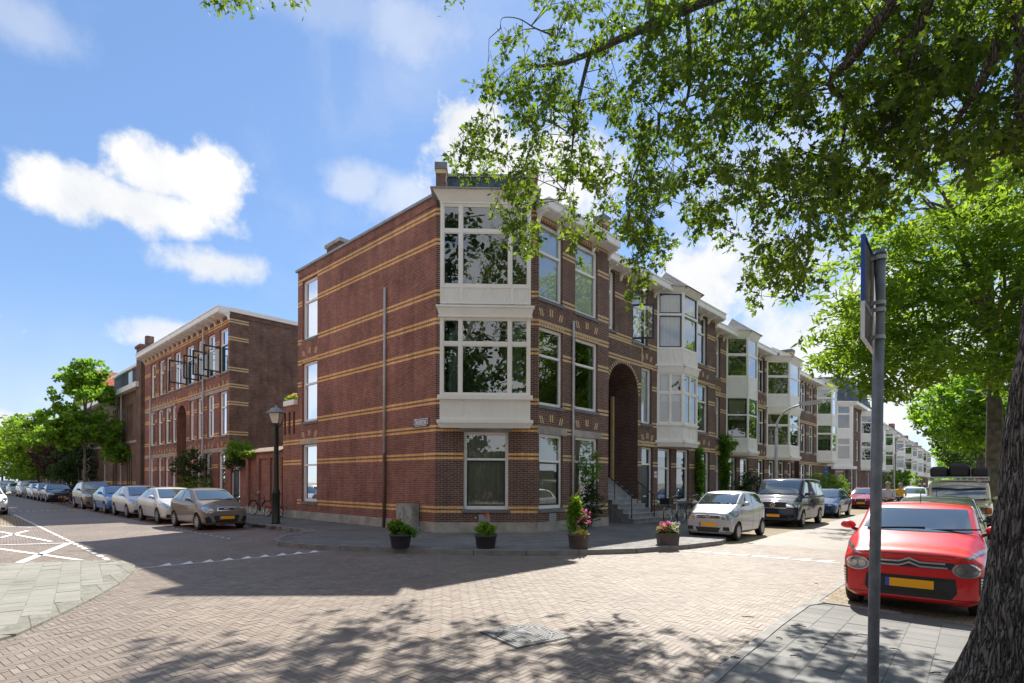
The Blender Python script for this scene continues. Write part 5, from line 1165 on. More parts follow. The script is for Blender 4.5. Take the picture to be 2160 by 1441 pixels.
def wheel(parent, x, y, r, wd, side, spokes=7, rimr=.66, style=0):
    mb = MB(); mb.lathe([(r*rimr, -wd/2), (r*.9, -wd/2), (r, -wd*.36), (r*1.0, wd*.36), (r*.9, wd/2), (r*rimr, wd/2)], (x, y, r), 28, 0, 'y', cap=True)
    w_ = mb.build('wheel', 'rubber', parent, smooth=False)
    yo = y+side*(wd/2+.004); rb = MB(); rr = r*rimr
    rb.lathe([(rr*.98, 0), (rr*.86, .0), (rr*.86, -side*.03), (rr*.98, -side*.03)], (x, yo, r), 28, 0, 'y', cap=False)
    for k in range(spokes):
        t = 2*math.pi*k/spokes; c, s_ = math.cos(t), math.sin(t); w0, w1 = rr*.13, rr*.17
        def q(rad, off, yy): return (x+rad*c-off*s_, yo+yy, r+rad*s_+off*c)
        rb.hexa([q(rr*.15, -w0, -side*.03), q(rr*.9, -w1, -side*.03), q(rr*.9, w1, -side*.03), q(rr*.15, w0, -side*.03), q(rr*.15, -w0, 0), q(rr*.9, -w1, 0), q(rr*.9, w1, 0), q(rr*.15, w0, 0)])
    rb.lathe([(.001, .006*side), (rr*.2, .004*side), (rr*.22, -.03*side)], (x, yo, r), 14, 0, 'y', cap=False)
    rb.build('rim', 'rim_metal', w_)
    bk = MB(); bk.lathe([(.001, 0), (rr*.95, 0)], (x, yo-side*.035, r), 24, 0, 'y', cap=False); bk.build('brake_disc', 'plastic_black', w_)
    return w_
def make_car(name, S, mat, label, cat='car', group=None):
    global wheels_z
    L, Wd, H = S['L'], S['W'], S['H']; hw = Wd/2; r = S.get('wr', .3); wheels_z = r; wf, wb = S['wf'], S['wb']
    me = body_mesh(S); m1, m2 = subdivided(me, [(-wf, hw-.24, hw+.2, r+.05), (-wf, -hw-.2, -hw+.24, r+.05), (-wb, hw-.24, hw+.2, r+.05), (-wb, -hw-.2, -hw+.24, r+.05)])
    root = empty(name, (0, 0, 0), label, cat, group)
    o = bpy.data.objects.new('body', m2); link(o, root); m2.materials.clear(); m2.materials.append(M[mat]); m2.materials.append(M['plastic_black'])
    o.material_slots[0].link = 'OBJECT'; o.material_slots[0].material = M[mat]
    auto_uv(m2)
    for p in m2.polygons:
        c = p.center; p.use_smooth = True; p.material_index = 0
        if (abs(math.hypot(c.x+wf, c.z-r)-(r+.05)) < .03 or abs(math.hypot(c.x+wb, c.z-r)-(r+.05)) < .03) and abs(c.y) < hw-.02 and c.z > .1: p.material_index = 1; p.use_smooth = False
        if c.z < S.get('zb', .2)+.012 and abs(p.normal.z) > .7: p.material_index = 1
    def part(nm, polys, axis, lim, mt, side=0, off=.006, sub=None, **k):
        mb = MB()
        for pl in polys:
            vs, fs = patch(m1, pl, axis, lim, side, off, **k)
            if fs: mb.add(vs, fs)
        if not mb.f: return None
        ob = mb.build(nm, mt, sub or root, smooth=True, fix=False); return ob
    dc, zc = S['cowl']; d1 = S['d1']; d2, z2 = S['roofend']; d3, z3 = S['tail']; bl = S.get('belt', zc-.02); br = S.get('belt_r', bl+.06); tw = S.get('tw', .74)*hw
    # windscreen and rear window
    part('windscreen', [[(-hw*.80, zc+.045), (hw*.80, zc+.045), (tw*.90, H-.085), (-tw*.90, H-.085)]], 'x', (-(d1+.2), -(dc-.1)), 'car_glass')
    part('rear_window', [[(-hw*.7, z3+.04), (hw*.7, z3+.04), (tw*.85, z2-.10), (-tw*.85, z2-.10)]], 'x', (-L, -(d2-.05), -1), 'car_glass')
    # side glass
    dm = S.get('bpil', lerp(d1, d2, .42)); top = H-.105
    for sd in (1, -1):
        f = [(-(dc+.30), bl+.045), (-(dm-.04), lerp(bl, br, .5)+.035), (-(dm-.04), top), (-(d1+.20), top), (-(lerp(dc, d1, .55)+.24), lerp(bl, top, .62))]
        part('side_window', [f], 'y', (.25,), 'car_glass', side=sd)
        dr = S.get('cpil', None)
        re = [(-(dm+.04), lerp(bl, br, .5)+.04), (-((dr or lerp(d2, d3, .45))-.10), br+.045), (-(min(dr or d2, d2)-.02), z2-.15), (-(min(dr or d2, d2)-.25), top), (-(dm+.04), top)]
        if dr: re = [(-(dm+.04), lerp(bl, br, .5)+.04), (-(dr-.04), br+.045), (-(dr-.04), top-.01), (-(dm+.04), top)]
        part('side_window', [re], 'y', (.25,), 'car_glass', side=sd)
        if dr: part('side_window', [[(-(dr+.05), br+.045), (-(lerp(d2, d3, .35)-.08), br+.05), (-(d2-.10), z2-.14), (-(dr+.05), top-.01)]], 'y', (.25,), 'car_glass', side=sd)
        # door seams
        zs0 = S.get('zb', .2)+.12; sm = []
        for x_ in (dc+.16, dm, (dr or lerp(d2, d3, .05))-.02):
            if abs(x_-wb) < r+.06: x_ = wb-r-.10
            sm.append([(-x_-.007, zs0), (-x_+.007, zs0), (-x_+.007, bl+.02), (-x_-.007, bl+.02)])
        part('door_seam', sm, 'y', (.25,), 'plastic_black', side=sd, off=.002)
        part('door_handle', [[(-dm+.12, bl-.14), (-dm+.30, bl-.14), (-dm+.30, bl-.10), (-dm+.12, bl-.10)]], 'y', (.25,), mat if S.get('bh', 1) else 'plastic_black', side=sd, off=.025)
        # mirrors
        mb = MB(); y = sd*(hw+.0); x = -(dc+.36)
        mb.tube([(x, sd*(hw-.06), bl+.06), (x, sd*(hw+.03), bl+.09)], .025, 6)
        o_ = mb.build('mirror', 'plastic_black', root)
        mm = bmesh.new(); bmesh.ops.create_icosphere(mm, subdivisions=3, radius=1)
        for v in mm.verts: v.co = Vector((x+v.co.x*.07, sd*(hw+.075)+v.co.y*.105, bl+.13+v.co.z*.075*(1 if v.co.z > 0 else .7)))
        me_ = bpy.data.meshes.new('mirror_shell'); mm.to_mesh(me_); mm.free(); me_.materials.append(M[mat]); 
        for p in me_.polygons: p.use_smooth = True
        ob = bpy.data.objects.new('mirror_shell', me_); link(ob, o_); ob.material_slots[0].link = 'OBJECT'; ob.material_slots[0].material = M[mat]
    for x in (wf, wb):
        for sd in (1, -1): wheel(root, -x, sd*(hw-.105), r, .19, sd, S.get('spokes', 7), S.get('rimr', .66))
    # front end
    zh = S['zh']; zb = S.get('zb', .2)
    for sd in (1, -1):
        for pl in S['lights']: part('headlight', [[(p[0]*sd*hw, p[1]) for p in pl]], 'x', (-.62, .1), 'lamp_glass', nmin=.02)
        for pl in S.get('fogs', []): part('fog_lamp', [[(p[0]*sd*hw, p[1]) for p in pl]], 'x', (-.5, .1), 'plastic_black', nmin=.02)
        tl = S.get('tails')
        if tl: part('tail_light', [[(p[0]*sd*hw, p[1]) for p in tl]], 'x', (-L-.1, -L+.45, -1), 'lamp_red', nmin=.02)
    for nm, pls, mt, of in S.get('front', []): part(nm, [[(p[0]*hw, p[1]) for p in pl] for pl in pls], 'x', (-.5, .1), mt, off=of)
    zp = S.get('plate', .42)
    pl = part('licence_plate', [[(-.26, zp-.055), (.26, zp-.055), (.26, zp+.055), (-.26, zp+.055)]], 'x', (-.4, .1), 'plate_yellow', off=.014)
    if pl: part('country_strip', [[(-.26, zp-.055), (-.215, zp-.055), (-.215, zp+.055), (-.26, zp+.055)]], 'x', (-.4, .1), 'plate_blue', off=.018, sub=pl)
    gz = zh-.045; part('bonnet_gap', [[(-hw*.62, gz), (hw*.62, gz), (hw*.62, gz+.008), (-hw*.62, gz+.008)]], 'x', (-.5, .1), 'plastic_black', off=.002)
    part('bumper_gap', [[(-hw*.97, zb+.10), (hw*.97, zb+.10), (hw*.97, zb+.108), (-hw*.97, zb+.108)]], 'x', (-.5, .1), 'plastic_black', off=.002, nmin=0)
    mb = MB()
    for (y0, y1) in ((-.45, .1), (.1, .62)):
        mb.tube([(-(dc+.015), y0*hw*1.6, zc+.065), (-(dc+.03), (y0+y1)*hw*.8, zc+.085), (-(dc+.05), y1*hw*1.45, zc+.10)], .011, 5)
    mb.build('wiper', 'plastic_black', root)
    mb = MB(); mb.tube([(-(d1+.25), 0, H-.01), (-(d1+.33), 0, H+.15)], .006, 5); mb.build('aerial', 'plastic_black', root)
    if S.get('rails'):
        for sd in (1, -1):
            mb = MB(); mb.tube([(-(d1+.3), sd*tw*.93, H-.06), (-(d1+.4), sd*tw*.93, H+.01), (-(d2-.3), sd*tw*.93, H+.01), (-(d2-.15), sd*tw*.93, H-.06)], .016, 6); mb.build('roof_rail', 'galvanised', root, smooth=True)
    if S.get('extra'): S['extra'](root, part, hw, S)
    return root
def copy_tree(o, parent=None, mat=None, frm=None):
    c = o.copy(); link(c, parent)
    if mat:
        for s_ in c.material_slots:
            if s_.link == 'OBJECT': s_.material = M[mat]
    for ch in list(o.children): copy_tree(ch, c, mat)
    return c
def place(c, x, y, dirv):     # (x, y): ground point under the middle of the front bumper; dirv: heading
    c.location = (x, y, 0.0); c.rotation_euler.z = math.atan2(dirv.y, dirv.x)
hatch_lights = [[(.60, .62), (.90, .74), (.99, .86), (.80, .86), (.58, .72)]]
SP_P = dict(L=3.60, W=1.60, H=1.48, zb=.17, zh=.80, cowl=(.86, 1.0), d1=1.66, roofend=(3.05, 1.44), tail=(3.46, 1.02), belt=.94, belt_r=1.04, wr=.29, wf=.62, wb=2.98, plate=.44,
    lights=[[(.52, .64), (.80, .60), (.97, .74), (.98, .88), (.78, .86), (.56, .73)]], fogs=[[(.60, .30), (.82, .27), (.90, .46), (.72, .50)]],
    front=[('grille_frame', [[(-.42, .69), (.42, .69), (.34, .80), (-.34, .80)]], 'chrome', .004), ('grille', [[(-.38, .705), (.38, .705), (.31, .785), (-.31, .785)]], 'plastic_black', .008), ('air_intake', [[(-.46, .28), (.46, .28), (.55, .52), (-.55, .52)]], 'plastic_black', .005)], spokes=8)
def badge_p(root, part, hw, S):
    part('badge', [[(-.08, .725), (.08, .725), (.08, .765), (-.08, .765)]], 'x', (-.4, .1), 'chrome', off=.014)
    mb = MB(); mb.build
SP_P['extra'] = badge_p
SP_W = dict(L=4.05, W=1.72, H=1.47, zb=.18, zh=.76, cowl=(.98, .98), d1=1.95, roofend=(3.45, 1.42), tail=(3.92, 1.0), belt=.94, belt_r=1.02, wr=.31, wf=.80, wb=3.32, plate=.40,
    lights=[[(.55, .62), (.80, .64), (1.0, .82), (.98, .92), (.76, .82)]], fogs=[[(.62, .26), (.80, .25), (.84, .38), (.66, .40)]],
    front=[('air_intake', [[(-.52, .27), (.52, .27), (.42, .52), (-.42, .52)]], 'plastic_black', .005), ('grille', [[(-.3, .62), (.3, .62), (.25, .70), (-.25, .70)]], 'plastic_black', .005)])
def badge_w(root, part, hw, S):
    mb = MB(); mb.lathe([(.001, .02), (.05, .018), (.06, .0)], (.005, 0, .655), 14, 0, 'x'); mb.build('badge', 'chrome', root, smooth=True)
SP_W['extra'] = badge_w
SP_T = dict(SP_W, L=4.2, W=1.76, H=1.51, zh=.80, lights=[[(.56, .66), (.86, .62), (.99, .80), (.94, .90), (.66, .80)]])
SP_B = dict(SP_W, L=3.95, W=1.70, H=1.46, zh=.80, cowl=(.95, 1.0), d1=1.85, roofend=(3.3, 1.41), tail=(3.82, 1.02), wb=3.2, wf=.75,
    lights=[[(.56, .72), (.82, .70), (.99, .84), (.97, .96), (.72, .88)]], front=[('air_intake', [[(-.62, .24), (.62, .24), (.46, .50), (-.46, .50)]], 'plastic_black', .005), ('grille', [[(-.36, .64), (.36, .64), (.34, .69), (-.34, .69)]], 'plastic_black', .005)])
SP_V = dict(L=4.3, W=1.78, H=1.68, zb=.2, zh=.92, cowl=(.95, 1.10), d1=1.75, roofend=(3.85, 1.62), tail=(4.2, 1.12), belt=1.05, belt_r=1.1, wr=.33, wf=.82, wb=3.5, plate=.5, tw=.78, rails=True, cpil=3.1,
    lights=[[(.6, .74), (.95, .76), (.98, .94), (.62, .90)]], fogs=[[(.66, .34), (.86, .34), (.88, .46), (.7, .46)]],
    front=[('air_intake', [[(-.5, .32), (.5, .32), (.48, .44), (-.48, .44)]], 'plastic_black', .005), ('grille', [[(-.48, .76), (.48, .76), (.46, .88), (-.46, .88)]], 'plastic_black', .006)])
SP_E = dict(L=4.75, W=1.80, H=1.47, zb=.18, zh=.74, cowl=(1.25, .96), d1=2.15, roofend=(4.15, 1.42), tail=(4.6, .98), belt=.93, belt_r=.98, wr=.32, wf=.92, wb=3.68, plate=.42, rails=True, bpil=2.75, cpil=3.65, crown=.045,
    lights=[[(.58, .62), (.95, .64), (.98, .76), (.60, .74)]], fogs=[[(.64, .30), (.86, .30), (.88, .40), (.66, .40)]],
    front=[('grille_frame', [[(-.34, .54), (.34, .54), (.36, .72), (-.36, .72)]], 'chrome', .004), ('grille', [[(-.31, .56), (.31, .56), (.33, .70), (-.33, .70)]], 'plastic_black', .008), ('air_intake', [[(-.5, .24), (.5, .24), (.5, .34), (-.5, .34)]], 'plastic_black', .005)])
SP_S = dict(L=4.5, W=1.78, H=1.44, zb=.17, zh=.74, cowl=(1.2, .95), d1=2.05, roofend=(3.25, 1.40), tail=(4.0, 1.0), belt=.92, belt_r=.97, wr=.32, wf=.85, wb=3.6, plate=.42, bpil=2.6,
    lights=[[(.54, .60), (.96, .64), (.98, .76), (.58, .72)]], fogs=[[(.66, .28), (.86, .28), (.88, .38), (.66, .38)]],
    front=[('grille', [[(-.20, .58), (-.03, .58), (-.03, .72), (-.22, .72)], [(.03, .58), (.20, .58), (.22, .72), (.03, .72)]], 'plastic_black', .006), ('air_intake', [[(-.45, .24), (.45, .24), (.42, .36), (-.42, .36)]], 'plastic_black', .005)])
SP_C = dict(full=.04, L=3.40, W=1.475, H=1.50, zb=.19, zh=.86, cowl=(.66, 1.04), d1=1.40, roofend=(2.95, 1.46), tail=(3.28, 1.05), belt=.98, belt_r=1.06, wr=.28, wf=.58, wb=2.98, plate=.50, tw=.80, bpil=1.95,
    lights=[[(.56, .66), (.86, .64), (.99, .76), (.99, .90), (.84, .93), (.60, .80)]], fogs=[[(.60, .33), (.86, .33), (.84, .44), (.62, .44)]],
    front=[('grille_frame', [[(-.50, .68), (.50, .68), (.52, .79), (-.52, .79)]], 'chrome', .003), ('grille', [[(-.46, .69), (.46, .69), (.49, .72), (-.49, .72)], [(-.46, .735), (.46, .735), (.48, .77), (-.48, .77)]], 'plastic_black', .007), ('air_intake', [[(-.42, .28), (.42, .28), (.52, .42), (-.52, .42)]], 'plastic_black', .005)], spokes=9)
def badge_c(root, part, hw, S):
    mb = MB()
    for k in range(20):
        t0, t1 = 2*math.pi*k/20, 2*math.pi*(k+1)/20
        a = lambda t, r1, r2, x: (x, r1*math.cos(t), .74+r2*math.sin(t))
        mb.hexa([a(t0, .075, .05, 0), a(t1, .075, .05, 0), a(t1, .058, .036, 0), a(t0, .058, .036, 0), a(t0, .075, .05, .02), a(t1, .075, .05, .02), a(t1, .058, .036, .02), a(t0, .058, .036, .02)])
    mb.hexa([(0, -.05, .755), (0, .05, .735), (0, .05, .722), (0, -.05, .742), (.02, -.05, .755), (.02, .05, .735), (.02, .05, .722), (.02, -.05, .742)])
    mb.build('badge', 'chrome', root)
SP_C['extra'] = badge_c
SP_N = dict(full=.08, L=4.9, W=1.90, H=1.96, zb=.22, zh=1.02, cowl=(.72, 1.24), d1=1.42, roofend=(4.65, 1.93), tail=(4.86, 1.2), belt=1.18, belt_r=1.2, wr=.34, wf=.85, wb=3.85, plate=.47, tw=.86, crown=.04, bpil=2.0, cpil=3.3,
    lights=[[(.52, .80), (.96, .80), (.98, 1.02), (.55, .98)]], fogs=[[(.58, .38), (.72, .38), (.72, .46), (.58, .46)]],
    front=[('grille', [[(-.46, .78), (.46, .78), (.50, .98), (-.50, .98)]], 'plastic_black', .006), ('air_intake', [[(-.5, .28), (.5, .28), (.5, .36), (-.5, .36)]], 'plastic_black', .005)], spokes=5)
def badge_n(root, part, hw, S):
    mb = MB(); c = .88
    for k in range(22):
        t0, t1 = 2*math.pi*k/22, 2*math.pi*(k+1)/22; a = lambda t, r1, x: (x, r1*math.cos(t), c+r1*math.sin(t))
        mb.hexa([a(t0, .10, 0), a(t1, .10, 0), a(t1, .086, 0), a(t0, .086, 0), a(t0, .10, .03), a(t1, .10, .03), a(t1, .086, .03), a(t0, .086, .03)])
    def bar(p, q, w_=.009):
        d = Vector((0, q[0]-p[0], q[1]-p[1])).normalized(); n = Vector((0, -d.z, d.y))*w_
        P_ = [Vector((0, p[0], c+p[1]))-n, Vector((0, q[0], c+q[1]))-n, Vector((0, q[0], c+q[1]))+n, Vector((0, p[0], c+p[1]))+n]; mb.hexa([*P_, *[v+Vector((.03, 0, 0)) for v in P_]])
    for sd in (1, -1): bar((sd*.035, .08), (0, .015)); bar((sd*.08, .04), (sd*.035, -.075)); bar((sd*.035, -.075), (0, -.005))
    mb.build('badge', 'chrome', root)
    part('chrome_trim', [[(-.5, .765), (.5, .765), (.5, .78), (-.5, .78)]], 'x', (-.4, .1), 'chrome', off=.01)
SP_N['extra'] = badge_n
SP_R = dict(L=3.46, W=1.60, H=1.46, full=.08, zb=.17, zh=.86, cowl=(.80, 1.03), d1=1.52, roofend=(2.9, 1.42), tail=(3.36, 1.0), belt=.97, belt_r=1.04, wr=.30, wf=.66, wb=3.0, plate=.44, tw=.80,
    lights=[], fogs=[], spokes=6,
    front=[('grille_panel', [[(-.62, .36), (-.54, .27), (.54, .27), (.62, .36), (.60, .54), (-.60, .54)]], 'plastic_black', .006)])
def badge_r(root, part, hw, S):
    # two chrome bars rising to a double chevron in the middle, dark slot behind
    part('grille', [[(-.50, .655), (.50, .655), (.46, .74), (-.46, .74)]], 'x', (-.4, .1), 'plastic_black', off=.006)
    for k, (zz, w_, nm) in enumerate(((.725, .47, 'upper'), (.672, .50, 'lower'))):
        t = .011; up = .045; pls = []
        pls += [[(-w_, zz-t), (-.14, zz-t), (-.14, zz+t), (-w_, zz+t)], [(.14, zz-t), (w_, zz-t), (w_, zz+t), (.14, zz+t)]]
        pls += [[(-.14, zz-t), (-.0, zz+up-t), (-.0, zz+up+t*1.4), (-.14, zz+t)], [(0, zz+up-t), (.14, zz-t), (.14, zz+t), (0, zz+up+t*1.4)]]
        part('chrome_bar', [[(p[0]*hw, p[1]) for p in pl] for pl in pls], 'x', (-.4, .1), 'chrome', off=.016)
    for sd in (1, -1):
        rim = [(sd*hw*(.73+.175*math.cos(2*math.pi*i/18)), .655+.095*math.sin(2*math.pi*i/18)) for i in range(18)]
        h = part('headlight', [rim], 'x', (-.62, .1), 'chrome', off=.010, nmin=.02)
        inn = [(sd*hw*(.73+.15*math.cos(2*math.pi*i/18)), .655+.080*math.sin(2*math.pi*i/18)) for i in range(18)]
        part('lens', [inn], 'x', (-.62, .1), 'lamp_glass', off=.016, nmin=.02, sub=h)
        for cx_, rr in ((.66, .055), (.80, .07)):
            e = [(sd*hw*(cx_+rr*math.cos(2*math.pi*i/14)), .655+.045*math.sin(2*math.pi*i/14)) for i in range(14)]
            part('reflector', [e], 'x', (-.62, .1), 'chrome', off=.019, nmin=.02, sub=h)
        part('running_light', [[(sd*hw*a, b) for a, b in ((.66, .785), (.74, .79), (.97, .86), (.98, .90), (.88, .875))]], 'x', (-.7, .1), 'lamp_glass', off=.007, nmin=-.5)
        sl_ = []
        for i in range(6): sl_.append([(sd*hw*.90, .36+i*.037), (sd*hw*.945, .36+i*.037), (sd*hw*.945, .385+i*.037), (sd*hw*.90, .385+i*.037)])
        part('side_lamp', [[(sd*hw*.885, .345), (sd*hw*.96, .345), (sd*hw*.96, .59), (sd*hw*.885, .59)]], 'x', (-.6, .1), 'plastic_black', off=.004, nmin=.0)
        part('led_row', sl_, 'x', (-.6, .1), 'chrome', off=.008, nmin=.0)
    part('intake_bar', [[(-.50*hw, .33+.035*i), (.50*hw, .33+.035*i), (.50*hw, .342+.035*i), (-.50*hw, .342+.035*i)] for i in range(2)], 'x', (-.4, .1), 'rail_black', off=.010)
    # dark slot above the plate
    part('air_slot', [[(-.50*hw, .50), (.50*hw, .50), (.50*hw, .53), (-.50*hw, .53)]], 'x', (-.4, .1), 'rail_black', off=.009)
SP_R['extra'] = badge_r

gl = 'cars parked along the left street'; gr = 'cars parked along the right street'
hL = -dL; hS = -dS      # all face the camera
def lpos(s, off): return F0.P(s, 0, off)
c = make_car('parked_car', SP_P, 'car_grey_brown', 'grey brown hatchback first in the left row, beside the black lamp post', group=gl); p = lpos(6.95, 3.85); place(c, p.x, p.y, (hL+nL*-.03).normalized())
cW = make_car('parked_car', SP_W, 'car_silver_white', 'pale silver hatchback directly behind the grey brown one', group=gl); p = lpos(11.1, 3.95); place(cW, p.x, p.y, hL)
cT = make_car('parked_car', SP_T, 'car_silver_white', 'silver hatchback between the pale silver and the bright blue cars', group=gl); p = lpos(16.1, 3.93); place(cT, p.x, p.y, hL)
cB = make_car('parked_car', SP_B, 'car_blue', 'bright blue hatchback in the left row', group=gl); p = lpos(20.9, 3.95); place(cB, p.x, p.y, hL)
cV = make_car('parked_car', SP_V, 'car_grey_brown', 'tall grey people carrier behind the bright blue car', group=gl); p = lpos(27.0, 3.9); place(cV, p.x, p.y, hL)
cS = make_car('parked_car', SP_S, 'car_dark', 'black saloon parked behind the bicycles at the gap in the left row', group=gl); p = lpos(41.6, 3.9); place(cS, p.x, p.y, hL)
def dupcar(src, mat, label, x, y, h, grp):
    k = copy_tree(src, None, mat); k['label'] = label; k['group'] = grp; place(k, x, y, h); return k
for src, mat, lab, s_, of in ((cT, 'car_brown', 'brown hatchback just behind the black saloon', 46.6, 3.9), (cW, 'car_silver', 'silver hatchback between the brown car and the grey off-road car', 51.6, 3.9), (cV, 'car_silver', 'tall grey off-road car far down the left row', 60, 3.9),
        (cS, 'car_silver', 'small distant grey saloon, next to last in the left row', 71, 3.9), (cV, 'car_pale_blue', 'distant pale van like car, last in the left row', 80, 4.1)):
    p = lpos(s_, of); dupcar(src, mat, lab, p.x, p.y, hL, gl)
p = lpos(23.0, 9.25); dupcar(cW, 'car_white', 'white car cut by the left edge of the picture', p.x, p.y, hL, 'cars on the far side of the left street')
# right street, left kerb
def from_wheel(px, py, S):   # image-right front wheel contact -> front middle point
    g = G(px, py); hw = S['W']/2; return g+(-nS)*(hw-.1)-dS*S['wf']
cC = make_car('parked_car', SP_C, 'car_silver', 'small silver hatchback in front of the black van', group=gr); p = from_wheel(1552, 1141, SP_C); place(cC, p.x, p.y, hS)
cN = make_car('parked_van', SP_N, 'car_navy', 'black passenger van behind the small silver hatchback', 'van', gr); p = from_wheel(1690, 1112, SP_N); place(cN, p.x, p.y, hS)
cE = make_car('parked_car', SP_E, 'car_dark_blue', 'dark blue estate car behind the black van', group=gr); p = from_wheel(1767, 1092, SP_E); place(cE, p.x, p.y, hS)
p = G(1815, 1074.5); dupcar(cE, 'car_maroon', 'dark red estate car behind the dark blue one', p.x, p.y, hS, gr)
# right kerb
cRed = make_car('parked_car', SP_R, 'car_red', 'bright red small car parked between the pole and the big oak', group=gr)
g = Vector((5.14, 8.25, 0)); p = g+nS*(SP_R['W']/2-.1)-dS*SP_R['wf']; place(cRed, p.x, p.y, hS)
k = p+dS*4.35-nS*.02; dupcar(cW, 'car_green_dark', 'very dark green car hidden behind the red car roof', k.x, k.y, hS, gr)
for lab, src, mat, y_, dx in (('white car far down the middle of the right street', cB, 'car_silver', 52, 1933), ('silver car behind the cyclist in yellow', cT, 'car_silver_white', 40, 1925), ('distant dark car beside the pedestrians', cS, 'car_dark', 47, 1958), ('distant light car near the terrace end', cW, 'car_silver', 66, 1915)):
    q = D(dx, 1020, y_); dupcar(src, mat, lab, q.x, q.y, hS, 'cars far down the right street')
# cream off-road car with roof box
SP_J = dict(full=.12, L=4.5, W=1.80, H=1.84, zb=.45, zh=1.10, cowl=(1.15, 1.16), d1=1.50, roofend=(4.35, 1.82), tail=(4.48, 1.15), belt=1.14, belt_r=1.14, wr=.38, wf=.72, wb=3.4, plate=.62, tw=.88, crown=.04, bpil=2.3, cpil=3.3,
    lights=[[(.60, .84), (.78, .84), (.78, 1.0), (.60, 1.0)]], fogs=[], front=[('grille', [[(-.86, .82), (.86, .82), (.86, 1.02), (-.86, 1.02)]], 'plastic_black', .004)], spokes=5)
def jeep(root, part, hw, S):
    for sd in (1, -1): part('indicator', [[(sd*hw*.80, .84), (sd*hw*.93, .84), (sd*hw*.93, 1.0), (sd*hw*.80, 1.0)]], 'x', (-.6, .1), 'lamp_orange', off=.02, nmin=.0)
    mb = MB(); mb.box(.0, .12, -hw*.95, hw*.95, .55, .70); mb.build('bumper', 'plastic_black', root)
    mb = MB(); mb.box(-4.2, -1.6, -hw*.9, -hw*.86, 1.9, 1.95); mb.box(-4.2, -1.6, hw*.86, hw*.9, 1.9, 1.95)
    for x in (-4.2, -3.3, -2.4, -1.6): mb.box(x, x+.04, -hw*.9, hw*.9, 1.86, 1.9)
    mb.box(-1.64, -1.6, -hw*.9, hw*.9, 1.95, 2.0); mb.build('roof_rack', 'galvanised', root)
    mb = MB(); mb.tube([(-1.33, -hw*.8, 1.66), (-1.2, 0, 1.74), (-1.33, hw*.8, 1.66)], .05, 8); mb.build('sun_visor', 'galvanised', root, smooth=True)
SP_J['extra'] = jeep
cJ = make_car('parked_car', SP_J, 'car_cream', 'old cream off-road car with dark bags on its roof rack', group=gr)
q = D(2018, 1100, 17.6); place(cJ, q.x, q.y, hS)
k = MB(); Fj = Fac((q.x, q.y), dS, nS)
rr_ = empty('roof_bags', (q.x+dS.x*2.8, q.y+dS.y*2.8, 1.95), 'row of dark canvas bags tied on the roof rack of the cream car', 'bags')
for (a, b, c_, d_, h_) in ((1.7, 3.9, -.78, -.30, .40), (1.75, 4.0, -.26, .30, .50), (1.7, 3.9, .34, .8, .38)):
    k = MB(); k.fbox(Fj, a, b, 1.955, 1.955+h_, c_, d_); o_ = k.build('bag', 'plastic_black', rr_, tuple(rr_.location)); md = o_.modifiers.new('bv', 'BEVEL'); md.width = .12; md.segments = 3
# ================================================================ street furniture and plants
# ---- leaf clouds
def leaf_shape(kind):
    if kind == 'oak':   # lobed outline, 11 points
        return np.array([(0, 0, 0), (.06, .18, .01), (.22, .24, .03), (.10, .40, .03), (.28, .58, .05), (.10, .70, .03), (.0, 1.0, -.04), (-.10, .70, .03), (-.28, .58, .05), (-.10, .40, .03), (-.22, .24, .03), (-.06, .18, .01)])
    if kind == 'star': return np.array([(0, 0, 0), (.22, .2, .02), (.5, .3, .05), (.22, .5, 0), (.3, .85, -.03), (0, .68, 0), (-.3, .85, -.03), (-.22, .5, 0), (-.5, .3, .05), (-.22, .2, .02)])
    if kind == 'lance': return np.array([(0, 0, 0), (.14, .35, .03), (.1, .75, .0), (0, 1, -.06), (-.1, .75, 0), (-.14, .35, .03)])
    return np.array([(0, 0, 0), (.28, .35, .05), (.2, .8, .02), (0, 1, -.05), (-.2, .8, .02), (-.28, .35, .05)])
def leaves(name, cen, size, kind, mat, parent=None, org=(0, 0, 0), droop=.35, sv=.3, dirs=None):
    """cen: (n,3) leaf base points"""
    cen = np.asarray(cen, dtype=float); n = len(cen); T = leaf_shape(kind); k = len(T)
    th = rng.uniform(0, 2*np.pi, n); el = rng.normal(-droop, .55, n)
    y = np.stack([np.cos(th)*np.cos(el), np.sin(th)*np.cos(el), np.sin(el)], 1)
    if dirs is not None: y = y*.6+dirs; y /= np.linalg.norm(y, axis=1)[:, None]
    r = rng.normal(size=(n, 3)); r[:, 2] *= .8
    x = np.cross(y, r); x /= np.linalg.norm(x, axis=1)[:, None]+1e-9; z = np.cross(x, y)
    s = size*np.clip(rng.normal(1, sv, n), .45, 1.7)
    V = cen[:, None, :]+s[:, None, None]*(T[None, :, 0, None]*x[:, None, :]+T[None, :, 1, None]*y[:, None, :]+T[None, :, 2, None]*z[:, None, :])
    return fast_mesh(name, V.reshape(-1, 3), k, mat, np.clip(rng.normal(.45, .28, n), 0, 1), parent, org)
def blob_points(c, r, n, shell=.35):
    """points in an uneven ellipsoid"""
    p = rng.normal(size=(n, 3)); p /= np.linalg.norm(p, axis=1)[:, None]; q = rng.random(n)**shell
    return np.array(c)+p*q[:, None]*np.array(r)
def clumps(c, r, nc, nl, cs, shell=.4):
    cc = blob_points(c, r, nc, shell); out = []
    for i in range(nc): out.append(blob_points(cc[i], (cs, cs, cs*.8), nl, .5))
    return np.concatenate(out)

